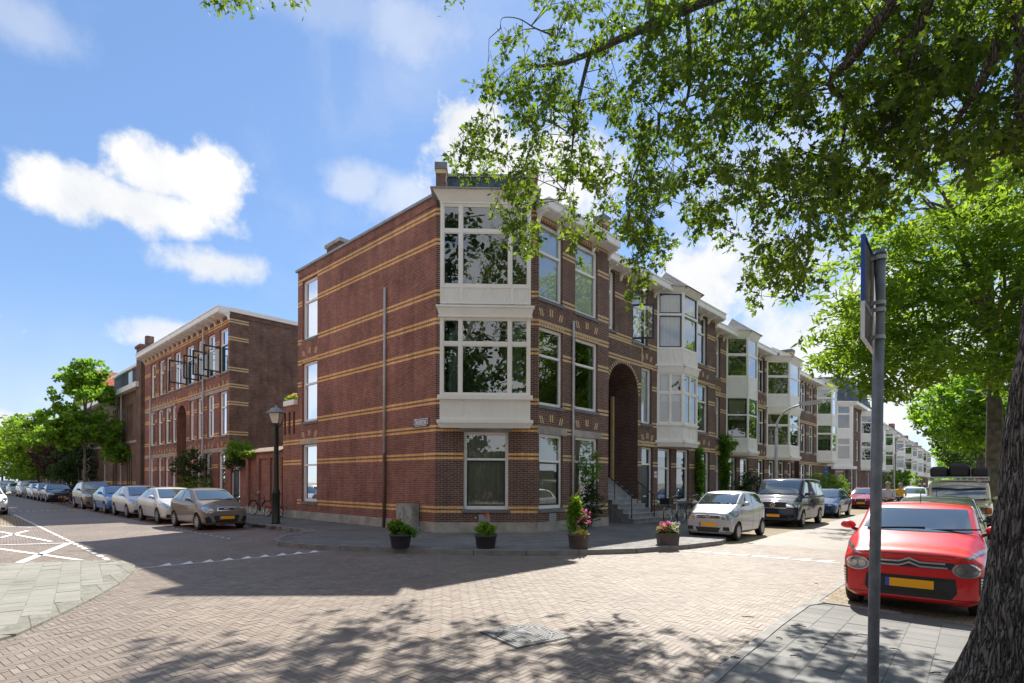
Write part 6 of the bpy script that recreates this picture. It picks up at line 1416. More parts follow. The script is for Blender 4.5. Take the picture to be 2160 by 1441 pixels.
# ---- planters
def planter(px, py, w_, h_, mat, taper, label, flowers, square=False, scale=1):
    p = G(px, py, ZS); dep = p.y; wr = w_/FPX*dep/2; hr = h_/FPX*dep; loc = (p.x, p.y+wr*.6, ZS); 
    root = empty('flower_planter', loc, label, 'planter', 'flower planters on the corner pavement')
    mb = MB()
    if square:
        a, b = wr*.9, wr; mb.hexa([(-a, -a*.7, 0), (a, -a*.7, 0), (a, a*.7, 0), (-a, a*.7, 0), (-b, -b*.7, hr), (b, -b*.7, hr), (b, b*.7, hr), (-b, b*.7, hr)])
        mb.box(-b-.01, b+.01, -b*.7-.01, b*.7+.01, hr-.04, hr)
    else: mb.lathe([(.001, 0), (wr*taper*.96, 0), (wr*taper, .02), (wr*.97, hr-.05), (wr*1.04, hr-.045), (wr*1.05, hr), (wr*.96, hr), (wr*.95, hr-.06)], (0, 0, 0), 36)
    mb.build('pot', mat, root, smooth=not square)
    s = MB(); s.lathe([(.001, hr-.05), (wr*.93, hr-.055)], (0, 0, 0), 24, cap=False) if not square else s.box(-wr*.9, wr*.9, -wr*.6, wr*.6, hr-.08, hr-.06)
    s.build('soil', 'soil', root)
    flowers(root, wr, hr)
    return root
def foliage(root, name, pts, size, kind, mat, droop=0): return leaves(name, pts, size, kind, mat, root, (0, 0, 0), droop)
def stems(root, pts, base, r=.004, name='stems', mat='leaf_mid'):
    mb = MB()
    for p in pts:
        p = Vector(p); b = Vector(base)+Vector((p.x-base[0], p.y-base[1], 0))*.3; mb.tube([b, (b+p)/2+Vector((random.uniform(-.02, .02), 0, .03)), p], r, 4)
    o = mb.build(name, mat, root)
def bloom(root, pts, mat, s=.055, name='flowers'):
    P_ = np.repeat(np.array(pts), 7, axis=0); return leaves(name, P_, s, 'plain', mat, root, (0, 0, 0), -.5)
def fl1(root, w_, h_):
    foliage(root, 'foliage', clumps((-w_*.45, 0, h_+.17), (w_*.6, w_*.5, .15), 34, 24, .09), .075, 'plain', 'leaf_mid')
    foliage(root, 'foliage', clumps((w_*.35, 0, h_+.1), (w_*.5, w_*.5, .12), 26, 24, .08), .07, 'plain', 'leaf_bright')
    o = foliage(root, 'foliage', clumps((w_*1.0, -.05, h_+.04), (w_*.55, w_*.3, .13), 24, 16, .06), .045, 'plain', 'leaf_mid'); o['label'] = 'silvery trailing foliage'
    bloom(root, [(-.15, -.1, h_+.36), (-.02, -.1, h_+.34), (-.3, -.05, h_+.22)], 'petal_red'); bloom(root, [(.3, -.12, h_+.2), (.42, -.1, h_+.02), (.5, -.1, h_-.05), (.45, 0, h_+.15)], 'petal_white', .025)
def fl2(root, w_, h_):
    foliage(root, 'foliage', clumps((0, 0, h_+.10), (w_*.85, w_*.6, .16), 60, 22, .08), .085, 'lance', 'leaf_grass', -.9)
    f = [(-.02, 0, h_+.44), (.04, -.05, h_+.46), (.02, -.08, h_+.25)]; bloom(root, f, 'petal_red', .07); w2_ = [(-.26, 0, h_+.40), (.24, 0, h_+.12), (.16, 0, h_+.25)]; bloom(root, w2_, 'petal_white', .03); stems(root, f+w2_, (0, 0, h_))
def fl3(root, w_, h_):
    foliage(root, 'foliage', clumps((-w_*.55, 0, h_+.30), (w_*.5, w_*.5, .35), 60, 20, .09), .07, 'lance', 'leaf_mid', -.6)
    foliage(root, 'foliage', clumps((-w_*.3, 0, h_+.62), (w_*.45, w_*.4, .35), 44, 18, .09), .08, 'plain', 'leaf_bright', -.3)
    foliage(root, 'foliage', clumps((w_*.4, 0, h_+.25), (w_*.4, w_*.4, .3), 34, 16, .08), .05, 'plain', 'leaf_dark')
    foliage(root, 'foliage', clumps((w_*.1, -w_*.5, h_-.02), (w_*.7, w_*.2, .10), 26, 16, .06), .06, 'plain', 'petal_yellow')
    bloom(root, [(random.uniform(-.05, .28), random.uniform(-.15, .1), h_+random.uniform(.25, .6)) for _ in range(26)], 'petal_pink', .055)
def fl4(root, w_, h_):
    foliage(root, 'foliage', clumps((0, 0, h_+.06), (w_*1.0, w_*.7, .15), 70, 18, .07), .065, 'plain', 'leaf_bright')
    bloom(root, [(random.uniform(-w_*1.0, w_*.2), random.uniform(-.2, .1), h_+random.uniform(.06, .28)) for _ in range(34)], 'petal_pink', .06)
    bloom(root, [(random.uniform(-w_*.1, w_*1.1), random.uniform(-.2, .1), h_+random.uniform(.02, .25)) for _ in range(26)], 'petal_white', .055)
planter(842, 1157, 47, 29, 'planter_black', .80, 'black round planter with orange flowers in front of the grey cabinet', fl1)
planter(1024, 1158, 47, 29, 'planter_black', .84, 'black round planter with a red and yellow flower below the corner window', fl2)
planter(1222, 1159, 46, 32, 'planter_brown', .86, 'brown round planter with tall leafy plants and pink flowers', fl3)
planter(1412, 1151, 43, 26, 'planter_brown', .86, 'low brown rectangular planter with pink petunias near the silver hatchback', fl4, square=True)

# ---- rose bush climbing at the right flank
def shrub(name, c, parts, label, cat, grp=None):
    root = empty(name, c, label, cat, grp)
    for (nm, off, r, nc, nl, cs, size, kind, mat) in parts:
        leaves(nm, clumps(off, r, nc, nl, cs), size, kind, mat, root, (0, 0, 0), .1)
    return root
p = F2.P(F2.s(1232, 1000), ZS, .28)
rb = shrub('rose_bush', p, [('foliage', (-.05, 0, 2.15), (.42, .22, .75), 60, 20, .12, .07, 'plain', 'leaf_mid'), ('foliage', (0, 0, .9), (.45, .25, .8), 80, 20, .13, .07, 'plain', 'leaf_dark')], 'tall climbing rose with pale pink blooms against the right flank of the corner house', 'rose bush')
mb = MB()
for k in range(6): mb.tube([(random.uniform(-.1, .1), 0, 0), (random.uniform(-.2, .2), .05, 1.2), (random.uniform(-.4, .4), 0, 2.6)], [.018, .012, .005], 5)
mb.build('stems', 'bark', rb); bloom(rb, [(random.uniform(-.45, .4), random.uniform(-.25, .05), random.uniform(.6, 2.8)) for _ in range(26)], 'petal_white', .05); bloom(rb, [(.55, -.1, 2.55), (.42, -.1, 1.3), (-.4, -.1, 1.5), (.1, -.1, 2.6)], 'petal_pink', .06)
# climbers, bushes along the right street
def climber(F, px, y0, y1, wd, label, mat='leaf_mid', off=.15, dens=1, head=0):
    s_ = F.s(px, 950); z0, z1 = max(ZS, F.z(px, y1)), F.z(px, y0); c = F.P(s_, 0, off); h_ = z1-z0
    root = empty('climbing_plant', (c.x, c.y, z0), label, 'climbing plant', 'climbing plants on the row houses')
    leaves('foliage', clumps((0, 0, h_*.5), (wd, wd*.6, h_*.5), int(60*dens*h_), 18, .15), .11, 'plain', mat, root, (0, 0, 0), .3)
    if head: leaves('foliage', clumps((0, 0, h_-.3), (wd*2.2, wd*1.4, .55), 90, 18, .15), .11, 'plain', mat, root, (0, 0, 0), .3)
    mb = MB(); mb.tube([(0, 0, 0), (.04, 0, h_*.4), (-.03, 0, h_*.9)], [.035, .02, .01], 5); mb.build('stem', 'bark', root)
climber(F3, 1469, 935, 1052, .22, 'narrow green climber between the windows behind the silver hatchback', 'leaf_mid')
climber(F4, 1523, 925, 1045, .35, 'climber with a thick green head beside the second bay', 'leaf_mid', head=1)
def bush(px, py, dep, r, h, label, mat, size=.09, n=140, kind='plain'):
    c = D(px, py, dep); c.z = ZS; root = empty('bush', c, label, 'bush', 'bushes in front of the row houses')
    leaves('foliage', clumps((0, 0, h*.5), (r, r*.8, h*.5), n, 22, .2), size, kind, mat, root, (0, 0, 0), .2)
    mb = MB()
    for k in range(4): mb.tube([(0, 0, 0), (random.uniform(-.2, .2), 0, h*.4), (random.uniform(-.5, .5)*r, 0, h*.8)], [.03, .02, .008], 5)
    mb.build('stems', 'bark', root)
bush(1578, 1012, 32, .95, 2.5, 'round dark green bush behind the bonnet of the black van', 'leaf_dark')
bush(1738, 1008, 41, 2.0, 2.6, 'loose feathery green bush above the dark blue estate car', 'leaf_mid', .16, 180, 'lance')
bush(1764, 1020, 42, .8, 1.6, 'low yellow green bush right of the feathery one', 'leaf_bright', .1, 70)
bush(1795, 1020, 62, 1.0, 1.8, 'small bush at the far corner house door', 'leaf_mid', .12, 60)
bush(1898, 1020, 78, 2.6, 3.8, 'rounded green bush in front of the distant terrace', 'leaf_mid', .25, 120)
# small tree in front of the left block
c = F0.P(20.9, 0, .9); root = empty('young_tree', c, 'thin dark leaved young tree in front of the left brick block windows', 'tree')
leaves('crown', clumps((0, 0, 2.5), (1.0, .8, 1.1), 90, 16, .2), .13, 'plain', 'leaf_dark', root, (0, 0, 0), .3); leaves('crown', clumps((.4, 0, 1.5), (1.1, .7, .6), 50, 14, .2), .12, 'plain', 'leaf_mid', root, (0, 0, 0), .3)
mb = MB(); mb.tube([(0, 0, 0), (.03, 0, 1.5), (0, 0, 3.2)], [.04, .03, .012], 6); mb.build('trunk', 'bark', root)
# creeper on the garden wall and the window box
c = F0.P(16.1, 2.9, .1); root = empty('wall_creeper', c, 'bushy green creeper hanging over the garden wall coping', 'creeper')
leaves('foliage', clumps((0, 0, .45), (.75, .45, .62), 100, 22, .18), .13, 'lance', 'leaf_mid', root, (0, 0, 0), .8); leaves('foliage', clumps((0, 0, -.15), (.8, .3, .45), 50, 20, .14), .13, 'lance', 'leaf_dark', root, (0, 0, 0), .9)
leaves('foliage', clumps((1.6*-dL.x*1.0, 1.6*-dL.y, .15), (.7, .5, .2), 40, 18, .12), .11, 'plain', 'leaf_bright', root, (0, 0, 0), .2)
sb_ = F0.s(612, 870); root = empty('flower_box', F0.P(sb_, 5.1, -.1), 'white flower box with pale yellow flowers on top of the slotted wall', 'flower box')
oo = tuple(root.location)
mb = MB(); mb.fbox(F0, sb_-.6, sb_+.45, 5.14, 5.36, -.25, .12); mb.build('box', 'white_wood', root, oo)
leaves('foliage', np.concatenate([clumps((-dL.x*t, -dL.y*t, .38), (.15, .15, .12), 6, 20, .07) for t in (-.4, -.15, .1, .35)]), .07, 'plain', 'leaf_bright', root, (0, 0, 0), -.3)
leaves('flowers', np.concatenate([clumps((-dL.x*t, -dL.y*t, .46), (.15, .15, .08), 6, 14, .05) for t in (-.4, -.1, .2, .4)]), .06, 'plain', 'petal_yellow', root, (0, 0, 0), -.3)

# ---- cabinet
Fo = F0.off(.36); sa_, sb_ = Fo.s(868, 1090), Fo.s(836, 1090)
p = F0.P((sa_+sb_)/2, ZS, .2); root = empty('utility_cabinet', p, 'weathered grey utility cabinet with scrawled marks against the gable wall', 'cabinet'); oo = tuple(p)
hc = .86; Fc = Fac(Fo.P(sb_, 0), -dL, nL); wc = sb_-sa_
mb = MB(); mb.fbox(Fc, 0, wc, ZS, ZS+hc, -.31, 0); mb.fbox(Fc, -.015, wc+.015, ZS+hc, ZS+hc+.035, -.32, .02)
mb.build('body', 'cabinet_grey', root, oo)
mb = MB(); mb.fbox(Fc, .03, wc/2-.006, ZS+.06, ZS+hc-.04, 0, .012); mb.fbox(Fc, wc/2+.006, wc-.03, ZS+.06, ZS+hc-.04, 0, .012); mb.build('door', 'cabinet_grey', root, oo)
mb = MB()
for k in range(26):
    a_, b_ = random.uniform(.06, wc-.1), random.uniform(ZS+.12, ZS+.72); t = random.uniform(0, 3); dx, dz = math.cos(t)*.05, math.sin(t)*.06
    mb.tube([Fc.P(a_, b_, .014), Fc.P(a_+dx, b_+dz, .014), Fc.P(a_+dx*.3, b_+dz*1.8, .014)], .003, 4)
mb.build('scrawl', 'plastic_black', root, oo)

# ---- street name sign
s0_, z0_ = F0.at(905, 898); s1_ = F0.s(873, 900); za, zb_ = F0.z(905, 880.5), F0.z(905, 899)
root = empty('street_name_sign', F0.P((s0_+s1_)/2, (za+zb_)/2, .02), 'dark blue street name plate with white letters on the gable wall', 'sign'); oo = tuple(root.location)
sl, sr = max(s0_, s1_), min(s0_, s1_); Wp = sl-sr; Hp = za-zb_
Fs = Fac(F0.P(sl, 0), -dL, nL)     # reads left to right
mb = MB(); mb.fbox(Fs, 0, Wp, zb_, za, .0, .02); mb.build('plate', 'sign_navy', root, oo)
mb = MB(); b0, b1_, t_ = zb_+Hp*.24, za-Hp*.05, .022; e = .03
for bx in ((e, Wp-e, b0, b0+t_), (e, Wp-e, b1_-t_, b1_), (e, e+t_, b0+t_, b1_-t_), (Wp-e-t_, Wp-e, b0+t_, b1_-t_)): mb.fbox(Fs, *bx, .02, .024)
mb.build('border', 'sign_white', root, oo)
def text(s, name, mat, loc, rx, size, parent, oo, wfit=None, bold=0):
    cu = bpy.data.curves.new(name, 'FONT'); cu.body = s; cu.size = size; cu.align_x = 'CENTER'; cu.align_y = 'CENTER'; cu.extrude = .002; cu.offset = bold
    o = bpy.data.objects.new(name, cu); SC.collection.objects.link(o)
    dg = bpy.context.evaluated_depsgraph_get(); me = bpy.data.meshes.new_from_object(o.evaluated_get(dg)); bpy.data.objects.remove(o)
    xs = [v.co.x for v in me.vertices]; sc = wfit/(max(xs)-min(xs)) if wfit else 1
    X, Yv, Zv = rx
    for v in me.vertices: v.co = Vector(loc)-Vector(oo)+X*(v.co.x*sc)+Zv*v.co.y+Yv*v.co.z
    me.materials.clear(); me.materials.append(M[mat]); ob = bpy.data.objects.new(name, me); link(ob, parent); return ob
ax = (Fs.d, Fs.n, Vector((0, 0, 1)))
text('Buytestraat', 'lettering', 'sign_white', Fs.P(Wp/2, (b0+b1_)/2+.01, .024), ax, .24, root, oo, Wp*.74, .006)
text('Statenkwartier 1868-1905', 'lettering', 'sign_white', Fs.P(Wp/2, zb_+Hp*.12, .022), ax, .055, root, oo, Wp*.82, .001) if False else None
mb = MB()
x = .08
while x < Wp-.1:   # the unreadable small line
    l_ = random.uniform(.02, .05); mb.fbox(Fs, x, x+l_, zb_+Hp*.07, zb_+Hp*.15, .02, .0225); x += l_+.014
mb.build('small_line', 'sign_white', root, oo)
# house number
s_, z_ = F3.at(1382.5, 1001); root = empty('house_number', F3.P(s_, z_, .01), 'small white number plate beside the dark green door', 'sign'); oo = tuple(root.location)
mb = MB(); mb.fbox(F3, s_-.10, s_+.10, z_-.14, z_+.14, 0, .015); mb.build('plate', 'sign_white', root, oo)
text('60', 'digits', 'sign_navy', F3.P(s_, z_, .016), (F3.d, F3.n, Vector((0, 0, 1))), .15, root, oo, .13, .003)

# ---- classic lamp post
p = G(582, 1105, ZS); root = empty('street_lamp', p, 'dark green cast iron lamp post with a four sided lantern by the gable wall', 'street lamp')
k = p.y/FPX; ht = lambda y: (1015-y)*k+EYE-ZS
mb = MB(); mb.lathe([(.17, 0), (.17, .05), (.145, .09), (.14, ht(1045)), (.16, ht(1043)), (.15, ht(1038)), (.105, ht(1030)), (.09, ht(960)), (.078, ht(903)), (.10, ht(902)), (.10, ht(899)), (.05, ht(896))], (0, 0, 0), 20)
mb.build('post', 'lamp_post_green', root, smooth=True)
mb = MB()
for a in range(4):
    t = math.pi/4+a*math.pi/2; c, s_ = math.cos(t), math.sin(t); mb.tube([(.05*c, .05*s_, ht(900)), (.17*c, .17*s_, ht(899)), (.16*c, .16*s_, ht(895)), (.13*c, .13*s_, ht(894))], .012, 5)
mb.tube([(-.26, 0, ht(900)), (-.2, 0, ht(902)), (-.05, 0, ht(899))], .008, 5); mb.tube([(.26, 0, ht(900)), (.2, 0, ht(902)), (.05, 0, ht(899))], .008, 5)
mb.build('bracket', 'lamp_post_green', root)
def ring4(r, z, rot=math.pi/4): return [(r*math.cos(rot+i*math.pi/2), r*math.sin(rot+i*math.pi/2), z) for i in range(4)]
zl0, zl1, zl2 = ht(894), ht(872), ht(862)
lan = MB(); a_, b_ = ring4(.17, zl0), ring4(.31, zl1); lan.add(a_+b_, [(i, (i+1) % 4, 4+(i+1) % 4, 4+i) for i in range(4)]); lo = lan.build('lantern_glass', 'lantern_glass', root)
fr = MB()
for i in range(4): fr.tube([a_[i], b_[i]], .012, 5); fr.tube([a_[i], a_[(i+1) % 4]], .012, 5); fr.tube([b_[i], b_[(i+1) % 4]], .014, 5)
fr.build('lantern_frame', 'lamp_post_green', root)
cp = MB(); cp.lathe([(.36, zl1), (.35, zl1+.03), (.22, zl1+.12), (.20, zl1+.17), (.10, zl1+.21), (.04, zl1+.23), (.045, zl1+.28), (.001, zl1+.31)], (0, 0, 0), 16); cp.build('lantern_roof', 'zinc', root, smooth=True)
bl_ = MB(); bl_.lathe([(.04, zl0+.02), (.09, zl0+.12), (.07, zl0+.3), (.001, zl0+.34)], (0, 0, 0), 12); bl_.build('bulb', 'sign_white', root, smooth=True)
# ---- tall curved street lamp
def arm_lamp(px, dep, htop, arm, label, grp='tall street lamps along the right street'):
    b = D(px, 1020, dep); b.z = ZS; root = empty('street_lamp', b, label, 'street lamp', grp); mb = MB()
    d_ = nS*.98+dS*-.18; d_.normalize(); pts = [(0, 0, 0), (0, 0, htop*.82)]
    rr = 1.0
    for k in range(1, 9):
        t = k/8*math.pi/2*.93; pts.append(tuple(d_*(rr*(1-math.cos(t)))+Vector((0, 0, htop*.82+rr*math.sin(t)))))
    e = Vector(pts[-1])+d_*arm+Vector((0, 0, .1)); pts.append(tuple(e)); mb.tube(pts, [.085, .07]+[.05]*8+[.035], 10); mb.build('pole', 'galvanised', root, smooth=True)
    F = Fac((0, 0), d_, Vector((d_.y, -d_.x, 0))); h = MB(); s0 = e.dot(d_); z = e.z
    h.fbox(F, s0-.15, s0+.75, z-.02, z+.09, -.11, .11); h.build('lamp_head', 'galvanised', root)
    h = MB(); h.fbox(F, s0-.05, s0+.72, z-.09, z-.02, -.09, .09); h.build('diffuser', 'lantern_glass', root)
arm_lamp(1637, 26.5, 5.15, .35, 'tall grey street lamp with a curved arm behind the black van')
arm_lamp(1886, 62, 5.6, .9, 'distant curved street lamp in front of the terrace'); arm_lamp(1908, 86, 5.6, .9, 'farthest small curved street lamp over the parked cars')
b = D(2083, 1020, 36); b.z = 0; root = empty('lamp_pole', b, 'thin pale grey pole between the street trees on the right', 'pole'); mb = MB(); mb.lathe([(.12, 0), (.12, 1), (.085, 1.1), (.07, 7.4), (.0, 7.45)], (0, 0, 0), 12); mb.build('pole', 'galvanised', root, smooth=True)
mb = MB(); mb.tube([(0, 0, 7.3), (-.5, 0, 7.8), (-1.4, 0, 7.9)], .04, 6); mb.build('arm', 'galvanised', root)
# ---- blue parking sign far
b = D(1741, 1020, 43.5); b.z = ZS; root = empty('parking_sign', b, 'small blue traffic sign on a thin post beside the far corner house', 'sign'); F = Fac((0, 0), dC, nC)
mb = MB(); mb.tube([(0, 0, 0), (0, 0, 3.0)], .03, 6); mb.build('post', 'galvanised', root); mb = MB(); mb.fbox(F, -.2, .2, 2.1, 2.9, .03, .05); mb.build('plate', 'sign_blue', root); mb = MB(); mb.fbox(F, -.08, .08, 2.35, 2.6, .05, .055); mb.fbox(F, -.15, .15, 1.95, 2.08, .03, .05); mb.build('symbol', 'sign_white', root)
b = D(2057, 1020, 40); b.z = 0; root = empty('traffic_sign', b, 'blue and red traffic signs on a post behind the cream car', 'sign'); F = Fac((0, 0), dC, nC)
mb = MB(); mb.tube([(0, 0, 0), (0, 0, 2.9)], .035, 6); mb.build('post', 'galvanised', root)
mb = MB(); mb.fbox(F, -.2, .16, 2.2, 2.85, .04, .06); mb.build('plate', 'sign_blue', root); mb = MB(); mb.lathe([(.001, 0), (.2, 0), (.2, .02), (.001, .02)], (.2, -.08, 1.95), 20, 0, 'y'); mb.build('disc', 'sign_red', root); mb = MB(); mb.box(.08, .32, -.10, -.09, 1.92, 1.98); mb.build('bar', 'sign_white', root)

# ---- near sign pole
dp = 3.2; pb_ = D(1841, 1441, dp); pt = D(1856.5, 536, dp); ax_ = (pt-pb_); base = pb_-ax_*((pb_.z-.03)/ax_.z)
root = empty('sign_pole', base, 'grey metal sign pole seen edge on in the foreground beside the red car', 'sign pole'); oo = tuple(base)
mb = MB(); T = pt-base; mb.tube([(0, 0, 0), T*.5, T], .029, 24); mb.build('pole', 'pole_metal', root, smooth=True)
mb = MB(); mb.tube([T, T+Vector((0, 0, .022))], [.032, .024], 24); mb.build('cap', 'pole_metal', root)
# plates: their plane almost contains the line of sight, blue face to the left
c_ = D(1833, 600, dp)
dirv = Vector((c_.x, c_.y, 0)).normalized(); dirv = Vector((.635, .772, 0)).normalized(); nrm = Vector((-dirv.y, dirv.x, 0))
zt0, zt1 = D(1820, 509, dp-.15).z, D(1820, 642, dp-.15).z
Fp = Fac((base+T*.9+nrm*.044).xy, dirv, nrm)
def plate(z0, z1, w0, w1, m_, nm):
    mb = MB(); mb.fbox(Fp, w0, w1, z0, z1, -.004, .004); o = mb.build(nm, 'sign_back', root, oo)
    mb = MB(); mb.fbox(Fp, w0+.003, w1-.003, z0+.003, z1-.003, .004, .0055); mb.build('face', m_, o, oo)
    mb = MB(); 
    for bx in ((w0-.004, w0, z0, z1), (w1, w1+.004, z0, z1), (w0-.004, w1+.004, z1, z1+.004), (w0-.004, w1+.004, z0-.004, z0)): mb.fbox(Fp, *bx, -.014, .006)
    mb.build('rim', m_, o, oo)
plate(zt1, zt0, -.33, .22, 'sign_blue', 'sign_plate'); plate(D(1820, 720, dp-.15).z, zt1-.012, -.33, .22, 'sign_white', 'sign_plate')
for y in (640, 655, 712, 545):
    z = D(1850, y, dp).z; q = (T*((z-base.z)/T.z)); mb = MB(); mb.lathe([(.0295, -.011), (.034, -.011), (.034, .011), (.0295, .011)], tuple(q), 20, cap=False); mb.fbox(Fac((0, 0), nrm, dirv), q.dot(nrm)+.022, q.dot(nrm)+.052, q.z-.011, q.z+.011, q.dot(dirv)-.02, q.dot(dirv)+.02)
    mb.build('clamp', 'galvanised', root)

# ---- bicycles
def bicycle(loc, head, label, col='black_paint', L=1.08, r=.34, basket=False, grp=None, lean=0, crate=None):
    root = empty('bicycle', (loc[0], loc[1], loc[2]), label, 'bicycle', grp); root.rotation_euler = (lean, 0, math.atan2(head.y, head.x))
    def wh(x):
        mb = MB(); n = 30
        mb.tube([(x+r*math.cos(2*math.pi*i/n), 0, r+.02+r*math.sin(2*math.pi*i/n)) for i in range(n+1)], .021, 6, cap=False); o = mb.build('wheel', 'rubber', root, smooth=True)
        s = MB(); s.tube([(x+r*.93*math.cos(2*math.pi*i/n), 0, r+.02+r*.93*math.sin(2*math.pi*i/n)) for i in range(n+1)], .008, 4, cap=False)
        for i in range(14): s.tube([(x, 0, r+.02), (x+r*.92*math.cos(2*math.pi*i/14), 0, r+.02+r*.92*math.sin(2*math.pi*i/14))], .0022, 3)
        s.lathe([(.03, -.04), (.03, .04)], (x, 0, r+.02), 8, 0, 'y'); s.build('spokes', 'chrome', o)
    wh(0); wh(L); k = r/.34; mb = MB()
    bb = (.42*L, 0, .30*k); st_ = (.33*L, 0, .85*k); hd = (.80*L, 0, .80*k); hb = (.83*L, 0, .62*k)
    for a, b, rr in ((bb, st_, .017), (bb, hb, .019), (st_, hd, .015), ((0, 0, r+.02), bb, .012), ((0, 0, r+.02), (.345*L, 0, .72*k), .010), (hb, (L, 0, r+.02), .015), ((.785*L, 0, 1.0*k), hb, .018)): mb.tube([a, b], rr, 6)
    mb.build('frame', col, root, smooth=True)
    mb = MB(); mb.tube([(.785*L, 0, 1.0*k), (.78*L, 0, 1.06*k)], .012, 6); mb.tube([(.70*L, -.28*k, 1.10*k), (.77*L, -.2*k, 1.12*k), (.80*L, 0, 1.05*k), (.77*L, .2*k, 1.12*k), (.70*L, .28*k, 1.10*k)], .012, 6); mb.build('handlebar', 'chrome', root, smooth=True)
    mb = MB(); mb.tube([(.33*L, 0, .85*k), (.32*L, 0, .95*k)], .012, 6); mb.hexa([(.20*L, -.09, .95*k), (.46*L, -.02, .96*k), (.46*L, .02, .96*k), (.20*L, .09, .95*k), (.20*L, -.08, 1.0*k), (.46*L, -.02, .99*k), (.46*L, .02, .99*k), (.20*L, .08, 1.0*k)]); mb.build('saddle', 'plastic_black', root)
    mb = MB(); mb.box(-.25, .30*L, -.06, .06, .76*k, .775*k); mb.tube([(-.2, .06, .76*k), (0, .06, r)], .006, 4); mb.tube([(-.2, -.06, .76*k), (0, -.06, r)], .006, 4); mb.build('carrier', 'plastic_black', root)
    mb = MB(); n = 12; mb.add([(((r+.045)*math.cos(a)), y, r+.02+(r+.045)*math.sin(a)) for i in range(n+1) for a in [.35+i*2.6/n] for y in (-.03, .03)], [(2*i, 2*i+1, 2*i+3, 2*i+2) for i in range(n)]); mb.add([(L+(r+.045)*math.cos(a), y, r+.02+(r+.045)*math.sin(a)) for i in range(n+1) for a in [.6+i*2.3/n] for y in (-.03, .03)], [(2*i, 2*i+1, 2*i+3, 2*i+2) for i in range(n)]); mb.build('mudguard', col, root)
    mb = MB(); mb.tube([(.30*L, .05, .28*k), (.42*L, .05, .19*k), (.54*L, .05, .34*k)], .008, 5); mb.lathe([(.09, 0), (.09, .01)], (.42*L, .04, .30*k), 16, 0, 'y'); mb.build('crank', 'plastic_black', root)
    if basket:
        b = MB(); x0 = L*.92
        for bx in ((x0, x0+.36, -.2, -.19, .78, 1.02), (x0, x0+.36, .19, .2, .78, 1.02), (x0, x0+.01, -.19, .19, .78, 1.02), (x0+.35, x0+.36, -.19, .19, .78, 1.02), (x0+.01, x0+.35, -.19, .19, .78, .79)): b.box(*bx)
        b.build('crate', 'plastic_black', root); b = MB(); b.tube([(L, 0, .36), (L*1.05, 0, .78)], .012, 5); b.tube([(L*.8, 0, .9), (L*.95, 0, .80)], .012, 5); b.build('crate_bracket', col, root)
    return root
gw_ = 'bicycles leaning near the houses'
p = G(1399, 1107, ZS); bicycle((p.x+1.02, p.y+1.05, ZS), Vector((-.70, -.70, 0)), 'grey bicycle with a dark front crate below the first canted bay', 'galvanised', basket=True, grp=gw_)
p = G(1448, 1099, ZS); bicycle((p.x+.9, p.y+1.0, ZS), Vector((-.66, -.75, 0)), 'black bicycle behind the grey one with the crate', grp=gw_)
b_ = F0.P(13.0, ZS, .55); bicycle(b_, (dL*.80+nL*-.2)*-1+nL*-.35, 'black omafiets bicycle leaning on the garden wall'.replace('omafiets ', 'upright '), grp=gw_)
b_ = F0.P(10.6, ZS, .35); bicycle(b_, dL*.9+nL*.3, 'small orange red child bicycle beside the lamp post', 'lamp_orange', L=.72, r=.22, grp=gw_)
for k, (s_, of, lab) in enumerate(((35.6, 3.4, 'dark bicycle in the gap of the left row, nearest the people carrier'), (36.6, 3.8, 'dark bicycle in the gap of the left row, middle one'), (37.7, 3.5, 'dark bicycle in the gap of the left row, beside the black saloon'))):
    bicycle(F0.P(s_, 0, of+.6), nL*-1+dL*.15*k, lab, grp='bicycles parked in the gap of the left row')
b_ = F0.P(36.2, 1.0, 3.6); root = empty('red_flag', b_, 'small red cloth on a bicycle carrier in the left row', 'cloth'); mb = MB(); mb.box(-.2, .22, -.1, .1, .1, .42); o_ = mb.build('cloth', 'petal_red', root); md = o_.modifiers.new('b', 'BEVEL'); md.width = .07

# ---- people on bicycles
def skin_body(name, joints, edges, radii, mat, parent, lev=2, root=0):
    me = bpy.data.meshes.new(name); me.from_pydata(joints, edges, []); o = bpy.data.objects.new(name, me); link(o)
    md = o.modifiers.new('skin', 'SKIN'); me.skin_vertices or None
    sv = me.skin_vertices[0].data if me.skin_vertices else None
    if sv is None:
        bm = bmesh.new(); bm.from_mesh(me); bm.verts.layers.skin.verify(); bm.to_mesh(me); bm.free(); sv = me.skin_vertices[0].data
    for i, r_ in enumerate(radii): sv[i].radius = (r_, r_) if not isinstance(r_, tuple) else r_
    for i in range(len(sv)): sv[i].use_root = (i == root)
    s_ = o.modifiers.new('sub', 'SUBSURF'); s_.levels = s_.render_levels = lev
    dg = bpy.context.evaluated_depsgraph_get(); m2 = bpy.data.meshes.new_from_object(o.evaluated_get(dg)); bpy.data.objects.remove(o)
    m2.materials.clear(); m2.materials.append(M[mat]); ob = bpy.data.objects.new(name, m2); link(ob, parent)
    for p_ in m2.polygons: p_.use_smooth = True
    return ob
